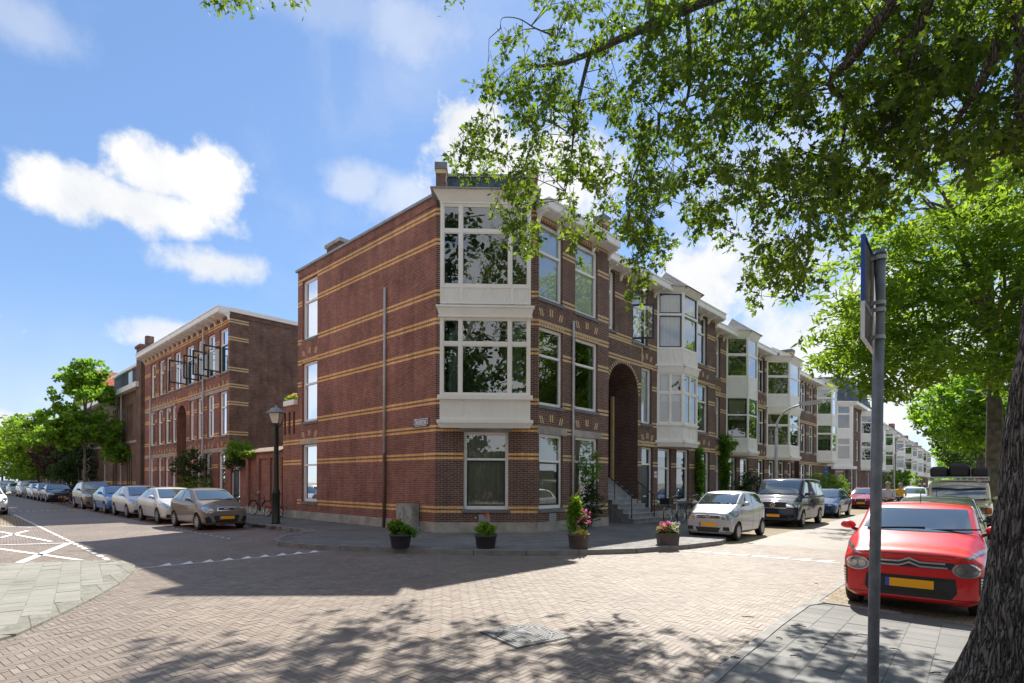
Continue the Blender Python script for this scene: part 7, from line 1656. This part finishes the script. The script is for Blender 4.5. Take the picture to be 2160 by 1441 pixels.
def cyclist(loc, head, label, shirt, hair, blabel, s=1.0):
    """rider facing +x in local space, seated; pelvis over the saddle"""
    root = empty('person', loc, label, 'person', None, math.atan2(head.y, head.x)); root.scale = (s, s, s)
    J = [(.33, 0, 1.05), (.36, 0, 1.25), (.40, 0, 1.42), (.42, 0, 1.52), (.44, 0, 1.60),   # pelvis spine chest neck head base
         (.45, 0, 1.70), (.45, 0, 1.78)]
    E = [(0, 1), (1, 2), (2, 3), (3, 4), (4, 5), (5, 6)]; Rr = [(.15, .12), (.15, .11), (.16, .11), .06, .07, .095, .06]
    for sd in (1, -1):
        b = len(J); J += [(.40, sd*.19, 1.44), (.46, sd*.25, 1.22), (.68, sd*.26, 1.12), (.76, sd*.25, 1.11)]; E += [(2, b), (b, b+1), (b+1, b+2), (b+2, b+3)]; Rr += [.065, .05, .036, .03]
        for f_ in range(3): J.append((.80, sd*(.235+.018*f_), 1.115-.008*f_)); E.append((b+3, len(J)-1)); Rr.append(.012)
        b2 = len(J); kx, kz = (.72, .80) if sd > 0 else (.66, .66); fx, fz = (.55, .42) if sd > 0 else (.52, .20)
        J += [(.36, sd*.10, .98), (kx, sd*.12, kz), (fx, sd*.11, fz), (fx+.17, sd*.11, fz-.05)]; E += [(0, b2), (b2, b2+1), (b2+1, b2+2), (b2+2, b2+3)]; Rr += [.10, .07, .045, .035]
    body = skin_body('body', J, E, Rr, 'skin', root)
    # clothes: torso, sleeves, trousers as slightly larger skins
    tj = [(.33, 0, 1.0), (.36, 0, 1.25), (.40, 0, 1.42), (.415, 0, 1.49)]; te = [(0, 1), (1, 2), (2, 3)]; tr_ = [(.165, .135), (.165, .125), (.175, .125), .075]
    for sd in (1, -1): b = len(tj); tj += [(.40, sd*.20, 1.44), (.455, sd*.25, 1.24), (.60, sd*.258, 1.15)]; te += [(2, b), (b, b+1), (b+1, b+2)]; tr_ += [.08, .062, .05]
    skin_body('shirt', tj, te, tr_, shirt, root)
    pj = [(.33, 0, 1.02)]; pe = []; pr = [(.16, .13)]
    for sd in (1, -1):
        kx, kz = (.72, .80) if sd > 0 else (.66, .66); fx, fz = (.55, .42) if sd > 0 else (.52, .20); b = len(pj); pj += [(.36, sd*.10, .98), (kx, sd*.12, kz), (fx+.02, sd*.11, fz+.05)]; pe += [(0, b), (b, b+1), (b+1, b+2)]; pr += [.112, .082, .06]
    skin_body('trousers', pj, pe, pr, 'trousers_dark', root)
    mb = MB(); mb.lathe([(.001, .125), (.06, .11), (.098, .06), (.105, .0), (.09, -.05)], (.435, 0, 1.73), 14, cap=False); mb.build('hair', hair, root, smooth=True)
    mb = MB()
    for sd in (1, -1): mb.lathe([(.001, 0), (.011, .004), (.001, .012)], (.535, sd*.033, 1.725), 6, 0, 'x')
    mb.build('eyes', 'plastic_black', root); mb = MB(); mb.tube([(.545, 0, 1.72), (.565, 0, 1.695), (.54, 0, 1.685)], .010, 5); mb.tube([(.535, -.025, 1.655), (.545, 0, 1.653), (.535, .025, 1.655)], .006, 4); mb.build('nose_and_mouth', 'skin', root)
    bicycle((loc[0], loc[1], 0), head, blabel, grp='bicycles being ridden down the right street')
q = D(1868, 1020, 24.5); cyclist((q.x+.5, q.y+.5, 0), hS, 'person in a pale pink shirt with grey hair riding a bicycle', 'shirt_pale', 'hair_grey', 'dark bicycle ridden by the person in the pale shirt')
q = D(1895, 1020, 29.5); cyclist((q.x+.5, q.y+.5, 0), hS, 'person in a yellow top riding a bicycle behind the pale shirt', 'shirt_yellow', 'hair_grey', 'dark bicycle ridden by the person in yellow', .97)
def walker(loc, label, shirt):
    root = empty('person', loc, label, 'person', 'people walking far down the right street'); J = [(0, 0, .95), (0, 0, 1.2), (0, 0, 1.42), (0, 0, 1.54), (0, 0, 1.68)]; E = [(0, 1), (1, 2), (2, 3), (3, 4)]; Rr = [.14, .14, (.17, .11), .06, .1]
    for sd in (1, -1):
        b = len(J); J += [(sd*.2, 0, 1.4), (sd*.25, -.03, 1.12), (sd*.25, -.12, .88)]; E += [(2, b), (b, b+1), (b+1, b+2)]; Rr += [.06, .045, .035]; b = len(J); J += [(sd*.1, 0, .85), (sd*.11, -.1*sd, .48), (sd*.11, .08*sd, .08), (sd*.11, .08*sd-.15, .04)]; E += [(0, b), (b, b+1), (b+1, b+2), (b+2, b+3)]; Rr += [.09, .07, .045, .035]
    skin_body('body', J, E, Rr, shirt, root); mb = MB(); mb.lathe([(.001, .12), (.09, .06), (.1, 0), (.09, -.06)], (0, 0, 1.70), 10, cap=False); mb.build('hair', 'hair_grey', root)
q = D(1940, 1020, 44); walker((q.x, q.y, 0), 'dark clothed person standing beside the distant silver cars', 'trousers_dark'); q = D(1950, 1020, 42); walker((q.x, q.y, 0), 'second dark clothed person nearer the cream car', 'trousers_dark')
# twigs and leaf litter on the paving
mb = MB()
for (x, y, l_) in ((1590, 1302, .14), (1700, 1322, .16), (1745, 1360, .12), (1650, 1348, .08), (1830, 1340, .12), (1690, 1385, .1), (1725, 1232, .08), (1900, 1372, .1), (1960, 1420, .12), (1560, 1390, .09)):
    a_ = G(x, y, .047); t = random.uniform(0, 3.1); d_ = Vector((math.cos(t), math.sin(t), 0)); mb.tube([a_, a_+d_*l_*.5+Vector((.01, .01, .004)), a_+d_*l_], .006, 5)
tag(mb.build('twigs', 'bark'), 'small dry twigs scattered on the near pavement', 'twigs', kind='stuff')
pts = []
for _ in range(700):
    t = rng.random(); base_ = RK[0]+(RK[3]-RK[0])*t; o_ = rng.normal(-.12, .09); pts.append((base_.x+nS.x*o_*-1, base_.y+nS.y*o_*-1, .02))
for _ in range(260):
    i = rng.integers(0, 6); a_, b_ = LK[i], LK[i+1]; t = rng.random(); q = a_+(b_-a_)*t; pts.append((q.x+rng.normal(.04, .03), q.y+rng.normal(-.05, .03), .012))
for _ in range(200):
    t = rng.random(); q = G(1520, 1150)+(G(1600, 1140)-G(1520, 1150))*t; pts.append((q.x+rng.normal(0, .1), q.y+rng.normal(0, .1), .02))
o_ = leaves('leaf_litter', pts, .018, 'plain', 'petal_yellow', None, (0, 0, 0), 0); tag(o_, 'dry yellow leaf litter along the kerbs', 'leaf litter', kind='stuff')
# ================================================================ trees
def limb(mb, pts, r, n=8, sub=4):
    P_ = [Vector(p) for p in pts]; out = []; rr = []
    for i in range(len(P_)-1):
        p0, p1, p2, p3 = P_[max(i-1, 0)], P_[i], P_[i+1], P_[min(i+2, len(P_)-1)]
        for k in range(sub):
            t = k/sub; out.append(.5*((2*p1)+(p2-p0)*t+(2*p0-5*p1+4*p2-p3)*t*t+(3*p1-p0-3*p2+p3)*t**3)); rr.append(lerp(r[i], r[i+1], t))
    out.append(P_[-1]); rr.append(r[-1]); mb.tube(out, rr, n)
    return out
# ---- the big near oak: ridged trunk
tb = Vector((4.11, 4.32, 0)); oak = empty('oak_tree', tb, 'big oak with deeply ridged dark bark and a crown hanging over the crossing', 'tree')
nz_, na = 300, 360; V = []; 
for i in range(nz_+1):
    z = -.02+5.6*(i/nz_)**1.25; fl = .41+.14*math.exp(-z*2.5)-.008*z; lean = Vector((.15*z+.01*math.sin(z*2), .03*z, 0))
    for j in range(na):
        th = 2*math.pi*j/na; root_ = .06*math.exp(-z*3.5)*math.cos(th*5+.6)
        q_ = Vector((math.cos(th)*4.2, math.sin(th)*4.2, z*1.3)); wv = noise.noise(q_*.6)*.35
        p = Vector((math.cos(th+wv*.3)*6.2, math.sin(th+wv*.3)*6.2, z*1.5))
        a_ = abs(noise.noise(p)); b_ = abs(noise.noise(p*2.1+Vector((5, 1, 2)))); rdg = (1-min(1, a_*4.5))**1.5; rdg2 = (1-min(1, b_*4.0))**1.5
        r_ = fl+root_-.040*rdg-.018*rdg2+.012*noise.noise(q_*1.5)+.004*noise.noise(q_*14)
        V.append((math.cos(th)*r_+lean.x, math.sin(th)*r_+lean.y, z))
mb = MB(); mb.add(V, [(i*na+j, i*na+(j+1) % na, (i+1)*na+(j+1) % na, (i+1)*na+j) for i in range(nz_) for j in range(na)])
mb.build('trunk', 'bark', oak, smooth=True)
top = tb+Vector((1.3, .35, 8.6)); fork = tb+Vector((.93, .17, 5.45))
TW = []     # twig anchor points
def reg(pts, p=1.0):
    for q in pts: TW.append(Vector(q))
mb = MB(); o_ = tb
def L(pts, r, n=8):
    reg(limb(mb, [Vector(p)-o_ for p in pts], r, n))
L([fork, fork+Vector((.15, .08, 1.5)), top], [.42, .38, .3], 16)
# main limbs, world points found from where they cross the photograph
L([top-Vector((0, 0, .6)), top+Vector((-.9, 1.4, .3)), D(1860, -190, 8.0), D(1660, -60, 9.3), D(1490, 0, 10.2), D(1345, 65, 11.3), D(1200, 130, 12.2), D(1125, 140, 12.7)], [.26, .22, .15, .12, .10, .08, .05, .025])
L([D(1260, 85, 11.8), D(1240, 130, 12), D(1215, 240, 12.2), D(1205, 330, 12.4), D(1190, 420, 12.5)], [.05, .045, .035, .02, .008])
L([D(1360, -40, 11.0), D(1375, 40, 11), D(1405, 82, 11.1)], [.07, .06, .04]); L([D(1410, -60, 10.8), D(1445, 0, 10.8), D(1455, 180, 11), D(1430, 240, 11.2)], [.06, .05, .035, .015])
L([D(1390, 240, 11.2), D(1385, 290, 11.3), D(1350, 340, 11.5), D(1320, 420, 11.8)], [.035, .03, .022, .008])
L([top-Vector((0, 0, .8)), top+Vector((-.4, 1.5, -.2)), D(1990, -130, 7.2), D(1850, 50, 7.8), D(1800, 120, 8.2), D(1750, 175, 8.6), D(1785, 230, 8.8), D(1765, 360, 9.2)], [.22, .18, .11, .08, .07, .05, .035, .012])
L([D(1990, -130, 7.2), D(1940, 60, 7.6), D(1890, 100, 7.9), D(1970, 170, 7.8), D(1900, 225, 8.2), D(1850, 285, 8.7)], [.09, .06, .05, .04, .03, .012])
L([top-Vector((0, 0, 1)), top+Vector((0, 1.6, -.9)), D(2150, -60, 6.8), D(2090, 130, 7), D(2040, 220, 7.5), D(1990, 300, 8)], [.16, .12, .09, .07, .04, .012])
L([D(2150, -60, 6.8), D(2150, 170, 6.9), D(2140, 300, 7.2), D(2050, 350, 7.8)], [.07, .05, .035, .012])
L([top, top+Vector((-1.6, 1.5, 2.0)), Vector((.5, 8.5, 9.8)), Vector((-1.2, 9.8, 10.4))], [.22, .17, .09, .02]); L([top, top+Vector((.8, .5, 2.2)), top+Vector((2, 2, 4))], [.25, .18, .06]); L([top, top+Vector((-1.2, -1, 2.4)), top+Vector((-3.5, -1.5, 4.2))], [.25, .18, .06])
# dead twig against the sky
L([D(1175, 78, 12), D(1130, 60, 12.2), D(1095, 40, 12.3), D(1060, 38, 12.4), D(1056, 60, 12.4)], [.022, .016, .011, .008, .004], 5)
mb.build('branches', 'bark', oak)
# crown: leaf sprays hung where the photograph shows foliage, spread in depth
OUT = [(1150,-30),(1165,40),(1135,70),(1090,52),(1050,62),(1018,130),(1012,230),(985,275),(957,305),(960,345),(1000,352),(1040,395),(1062,440),(1078,525),(1118,528),(1135,450),(1138,390),(1128,345),(1165,350),(1180,410),(1172,450),(1205,480),(1205,540),(1225,545),(1252,500),(1262,440),(1275,415),(1285,450),(1300,470),(1330,500),(1322,560),(1345,612),(1365,600),(1385,560),(1405,530),(1425,480),(1405,430),(1395,395),(1440,400),(1460,450),(1475,488),(1500,485),(1535,468),(1548,430),(1570,470),(1560,540),(1590,600),(1622,618),(1645,565),(1665,600),(1700,590),(1720,540),(1750,520),(1800,440),(1870,420),(1960,350),(2060,330),(2200,300),(2400,250),(2400,-30)]
HOLES = [(1265,240,28,60),(1300,130,30,28),(1235,60,50,30),(1180,250,18,40),(1290,300,25,50),(1560,300,26,40),(1420,320,24,30),(1500,390,30,26),(1750,120,22,45),(1690,290,36,40),(2000,215,40,26),(2120,190,36,26),(1640,470,30,24),(1110,95,40,26),(1590,90,20,30),(1480,250,18,26),(1850,330,24,26),(1150,310,14,40),(1228,420,16,60),(1305,400,18,60),(1405,470,24,30)]
def depth_at(x): return np.interp(x, [950, 1100, 1400, 1700, 2160, 2400], [12.6, 12.4, 11.0, 9.4, 7.6, 6.8])
sprays = []
def dens(x, y): return noise.noise(Vector((x/85, y/85, 3.1)))+.9*noise.noise(Vector((x/30, y/36, 9.0)))
tries = 0
while len(sprays) < 2350 and tries < 90000:
    tries += 1; x, y = random.uniform(945, 2330), random.uniform(-30, 625)
    jx, jy = 38*noise.noise(Vector((x/60, y/60, 7)))+random.gauss(0, 9), 46*noise.noise(Vector((x/60, y/60, 11)))+random.gauss(0, 12)
    if not inside((x+jx, y+jy), OUT): continue
    if any(((x-a)/c)**2+((y-b)/d)**2 < 1+.5*noise.noise(Vector((x/20, y/20, 1))) for a, b, c, d in HOLES): continue
    if dens(x, y) < (-.26 if x < 1500 else -.24): continue
    sprays.append(D(x, y, depth_at(x)+random.gauss(0, .75)))
n_vis = len(sprays)
for _ in range(1500):     # the part of the crown above and beside the picture
    x, y = random.uniform(1120, 3000), random.uniform(-900, -20)
    if y < -620+ (2200-x)*.25 and x < 1700: continue
    if noise.noise(Vector((x/120, y/120, 5))) < -.12: continue
    sprays.append(D(x, y, depth_at(x)*random.uniform(.72, 1.0)-.3))
cen = []; dirs = []; mbt = MB()
for k, c in enumerate(sprays):
    d = Vector((random.gauss(0, .5), random.gauss(0, .5), -.9 if random.random() < .75 else .2)).normalized(); l_ = random.uniform(.18, .42)
    for nn in range(3):       # leaves sit in rosettes at the twig nodes
        p0 = c+d*(l_*(nn+.6)/3)+Vector((random.gauss(0, .05), random.gauss(0, .05), random.gauss(0, .04)))
        for i in range(random.randint(4, 6)):
            v = Vector((random.gauss(0, 1), random.gauss(0, 1), random.gauss(-.15, .75))).normalized()+d*.45; cen.append(p0+v*.02); dirs.append(v)
    if k < n_vis and k % 1 == 0: mbt.tube([c-o_-d*.2, c-o_+d*l_], [.006, .003], 4)
# hanging twigs joining the sprays back to the limbs
tw = [(q+o_) for q in TW]
for k in range(0, n_vis, 7):
    c = sprays[k]; q = min(tw, key=lambda a: (a-c).length)
    if (q-c).length < 1.5: m_ = (q+c)/2+Vector((random.gauss(0, .1), random.gauss(0, .1), .15)); mbt.tube([q-o_, m_-o_, c-o_], [.012, .008, .004], 5)
mbt.build('twigs', 'bark', oak)
leaves('crown', np.array([tuple(c) for c in cen]), .135, 'oak', 'leaf_oak', oak, tuple(oak.location), .2, .28, np.array([tuple(v) for v in dirs])*1.3)
# a separate spray hanging in from the top left of the picture
root = empty('oak_spray', D(520, -60, 11.5), 'small oak leaf spray hanging in at the top left of the sky', 'branch'); oo = tuple(root.location)
cs = [D(random.uniform(435, 640), random.uniform(-60, 2), 11.5+random.gauss(0, .3)) for _ in range(26)]+[D(random.uniform(440, 475), random.uniform(-20, 28), 11.5) for _ in range(8)]+[D(random.uniform(515, 530), random.uniform(-10, 20), 11.5) for _ in range(3)]+[D(random.uniform(945, 995), random.uniform(-40, 12), 11.8) for _ in range(7)]
pp = [c+Vector((random.gauss(0, .09), random.gauss(0, .09), random.gauss(0, .08))) for c in cs for _ in range(11)]
leaves('foliage', np.array([tuple(p) for p in pp]), .12, 'oak', 'leaf_oak', root, oo, .3)
mb = MB(); mb.tube([D(1000, -120, 11.5)-Vector(oo), D(700, -70, 11.5)-Vector(oo), D(450, -30, 11.5)-Vector(oo)], [.03, .02, .006], 5); mb.build('twig', 'bark', root)

# ---- generic broadleaf tree with limbs reaching leaf clumps
def tree(name, base, h, trunk_r, crown_c, crown_r, label, mat, leaf, size, nc, nl, cs, group=None, lean=(0, 0), kind='plain', bark='bark_grey', limbs=9, floor=None, extra=(), gap=-.15, clear=.3, shadow=None):
    b = Vector(base); root = empty(name, b, label, 'tree', group); mb = MB()
    tp = Vector((lean[0], lean[1], h*.62)); fork = h*clear
    limb(mb, [(0, 0, -.05), (lean[0]*.2, lean[1]*.2, fork), tp], [trunk_r*1.15, trunk_r*.8, trunk_r*.25], 12)
    mb.build('trunk', bark, root, smooth=True)
    cc = Vector(crown_c); R_ = Vector(crown_r); pts = []; n = 0; tr = 0
    ells = [(cc, R_)]+[(Vector(e[0]), Vector(e[1])) for e in extra]
    while n < nc and tr < nc*20:
        tr += 1; e = random.choice(ells) if len(ells) > 1 else ells[0]
        v = Vector((random.gauss(0, 1), random.gauss(0, 1), random.gauss(0, 1))).normalized()*(random.random()**.42); p = e[0]+Vector((v.x*e[1].x, v.y*e[1].y, v.z*e[1].z))
        if noise.noise(p*(2.2/max(R_))+b*.3) < gap: continue
        if floor and p.z < floor: continue
        pts.append(p); n += 1
    lb = MB()
    for k in range(limbs):
        e = random.choice(pts); t = random.uniform(.45, 1); s = Vector((lean[0]*t, lean[1]*t, lerp(fork, h*.62, t))); m_ = (s+e)/2+Vector((0, 0, .06*h)); limb(lb, [s, m_, e], [trunk_r*.42, trunk_r*.26, .02], 6)
        for q in range(3):
            e2 = min(random.sample(pts, min(40, len(pts))), key=lambda a: (a-e).length); limb(lb, [m_, (m_+e2)/2+Vector((0, 0, .02*h)), e2], [trunk_r*.2, trunk_r*.12, .012], 5, 3)
    lb.build('branches', bark, root)
    L_ = np.concatenate([blob_points(tuple(p), (cs, cs, cs*.7), nl, .5) for p in pts])
    leaves('crown', L_, size, kind, leaf, root, (0, 0, 0), .25)
    return root
g_r = 'street trees along the right pavement'
# bright tree over the right kerb, seen against the sun
def at_line(dep, px): q = D(px, 1020, dep); return (q.x, q.y, 0)
b2 = at_line(27, 2100); k2 = 27/FPX
tree('street_tree', b2, 17.5, .40, (-3.6, -2, 11.0), (7.6, 6.0, 5.8), 'large bright green street tree glowing in the sun behind the sign pole', None, 'leaf_bright', .32, 1000, 40, .62, g_r, lean=(-.3, 0), kind='lance', limbs=16, floor=5.1, extra=[((-6.6, -2, 8.2), (3.6, 3, 2.6)), ((-4.6, -4, 12.5), (4.6, 4, 3.6)), ((1.0, -3, 14.0), (6, 5, 4)), ((-1.0, -4.5, 7.6), (4, 3, 2.0))], gap=-.22)
b3 = at_line(41, 2078); tree('street_tree', b3, 15, .38, (-1.0, 0, 7.6), (3.7, 4, 3.4), 'darker green street tree behind the bright one', None, 'leaf_mid', .30, 300, 34, .65, g_r, kind='plain', limbs=9, floor=3.0)
for k, (dp_, px, lab) in enumerate(((56, 2066, 'dark street tree third from the bright one'), (74, 2048, 'distant street tree above the cream car'), (98, 2034, 'far street tree near the vanishing point'), (130, 2022, 'last small street tree at the end of the right street'))):
    tree('street_tree', at_line(dp_, px), 13.5, .33, (-.4, 0, 7.0), (3.6, 4.2, 3.6), lab, None, ('leaf_dark', 'leaf_mid', 'leaf_mid', 'leaf_bright')[k], .36, 130, 26, .8, g_r, limbs=5, floor=3.2)
# trees standing back on the far right
tree('street_tree', at_line(24, 2420), 15, .35, (0, 0, 9), (5.5, 5, 5), 'tree at the right edge behind the oak trunk', None, 'leaf_bright', .34, 300, 34, .7, g_r, kind='lance', limbs=6, floor=3)
# ---- left street trees
g_l = 'street trees along the left street'
bl0 = F0.P(42.6, 0, 2.3); Lk = dL
tree('street_tree', bl0, 12.0, .17, (0, 0, 7.4), (3.0, 3.0, 3.6), 'slim light barked street tree with a pointed green crown on the left', None, 'leaf_mid', .30, 320, 30, .48, g_l, kind='star', limbs=12, floor=2.9, extra=[((0, 0, 9.6), (1.7, 1.7, 2.2)), ((-1.6, -.3, 6.2), (3.4, 2.2, 1.7)), ((1.6, 0, 5.6), (2.9, 2.2, 1.4)), ((2.3, .3, 4.1), (2.7, 1.3, .7))], gap=-.1, clear=.22)
tree('street_tree', F0.P(62, 0, 1.4), 7.5, .15, (0, 0, 4.4), (2.6, 2.4, 2.4), 'dark purple leaved tree in front of the far houses', None, 'leaf_purple', .26, 120, 26, .55, g_l, limbs=6, floor=1.6, clear=.2)
tree('street_tree', F0.P(53, 0, 1.3), 7.5, .14, (0, 0, 3.6), (2.3, 2.3, 3.2), 'dense dark green tree between the slim tree and the purple one', None, 'leaf_dark', .24, 150, 26, .5, g_l, limbs=5, floor=.8, clear=.15)
tree('street_tree', F0.P(72, 0, 2.2), 11, .18, (0, 0, 5.6), (4.2, 4, 4.2), 'broad bright green tree at the far left', None, 'leaf_bright', .34, 220, 28, .7, g_l, limbs=7, floor=1.4, clear=.2)
tree('street_tree', F0.P(90, 0, 2.2), 11, .18, (0, 0, 6), (4.6, 4.2, 4.4), 'green tree at the left edge of the picture', None, 'leaf_mid', .4, 170, 26, .8, g_l, limbs=5, floor=1.4, clear=.2)
tree('street_tree', F0.P(112, 0, 2.5), 10, .18, (0, 0, 6), (5, 4.5, 4), 'small distant tree at the end of the left street', None, 'leaf_dark', .45, 120, 24, .9, g_l, limbs=4, floor=1.5, clear=.2)
# grass strip at the foot of the right trees
ga_ = D(2080, 1020, 22); pts = []
for _ in range(2600):
    t = rng.random()*26; o2_ = rng.normal(0, .5); q = ga_+dS*t+nS*o2_; pts.append((q.x, q.y, .03))
o_ = leaves('grass', pts, .16, 'lance', 'leaf_grass', None, (0, 0, 0), -1.1); tag(o_, 'rough grass growing round the feet of the right street trees', 'grass', kind='stuff')
mbp = []
for k in range(46):
    q = D(1985+random.uniform(0, 330), 1020, random.uniform(150, 190)); mbp.append(clumps((q.x, q.y, random.uniform(2, 8)), (9, 6, 4), 10, 16, 1.6))
o_ = leaves('distant_trees', np.concatenate(mbp), 1.0, 'plain', 'leaf_mid', None, (0, 0, 0), 0); tag(o_, 'mass of distant trees closing the right street', 'distant trees', kind='stuff')
hb = [blob_points((x, -15+random.uniform(-1, 1), 2.4), (1.5, .9, 2.9), 260, .5) for x in np.arange(-40, 60, 1.6)]  # unseen hedge, added to cover the pale horizon mirrored in the panes
o_ = leaves('hedge', np.concatenate(hb), .32, 'plain', 'leaf_dark', None, (0, 0, 0), 0); tag(o_, 'dark hedge added behind the viewer to darken the window reflections', 'hedge', kind='stuff')
# trees across the road behind the viewer, seen mirrored in the panes
g_b = 'park trees across the road mirrored in the windows'
for k, (x, y, h, lab) in enumerate(((-2.5, -4.5, 21, 'very tall park tree mirrored in the upper corner bay'), (5.5, -6, 21, 'very tall park tree mirrored beside the upper corner bay'), (-3.5, -11, 15, 'leafy park tree mirrored in the corner bay panes'), (4.5, -12, 17, 'tall park tree mirrored in the middle of the corner bay'), (12, -9, 15, 'park tree mirrored in the right flank windows'), (-13, -11, 14, 'park tree mirrored in the left panes of the bay'), (21, 2, 15, 'park tree right of the near pavement'), (30, 10, 15, 'park tree facing the first row house'))):
    tree('park_tree', (x, y, 0), h, .4, (0, 0, h*.6), (4.6, 4.4, h*.36), lab, None, 'leaf_oak' if k % 2 else 'leaf_dark', .40, 120, 26, .85, g_b, limbs=9, floor=3)
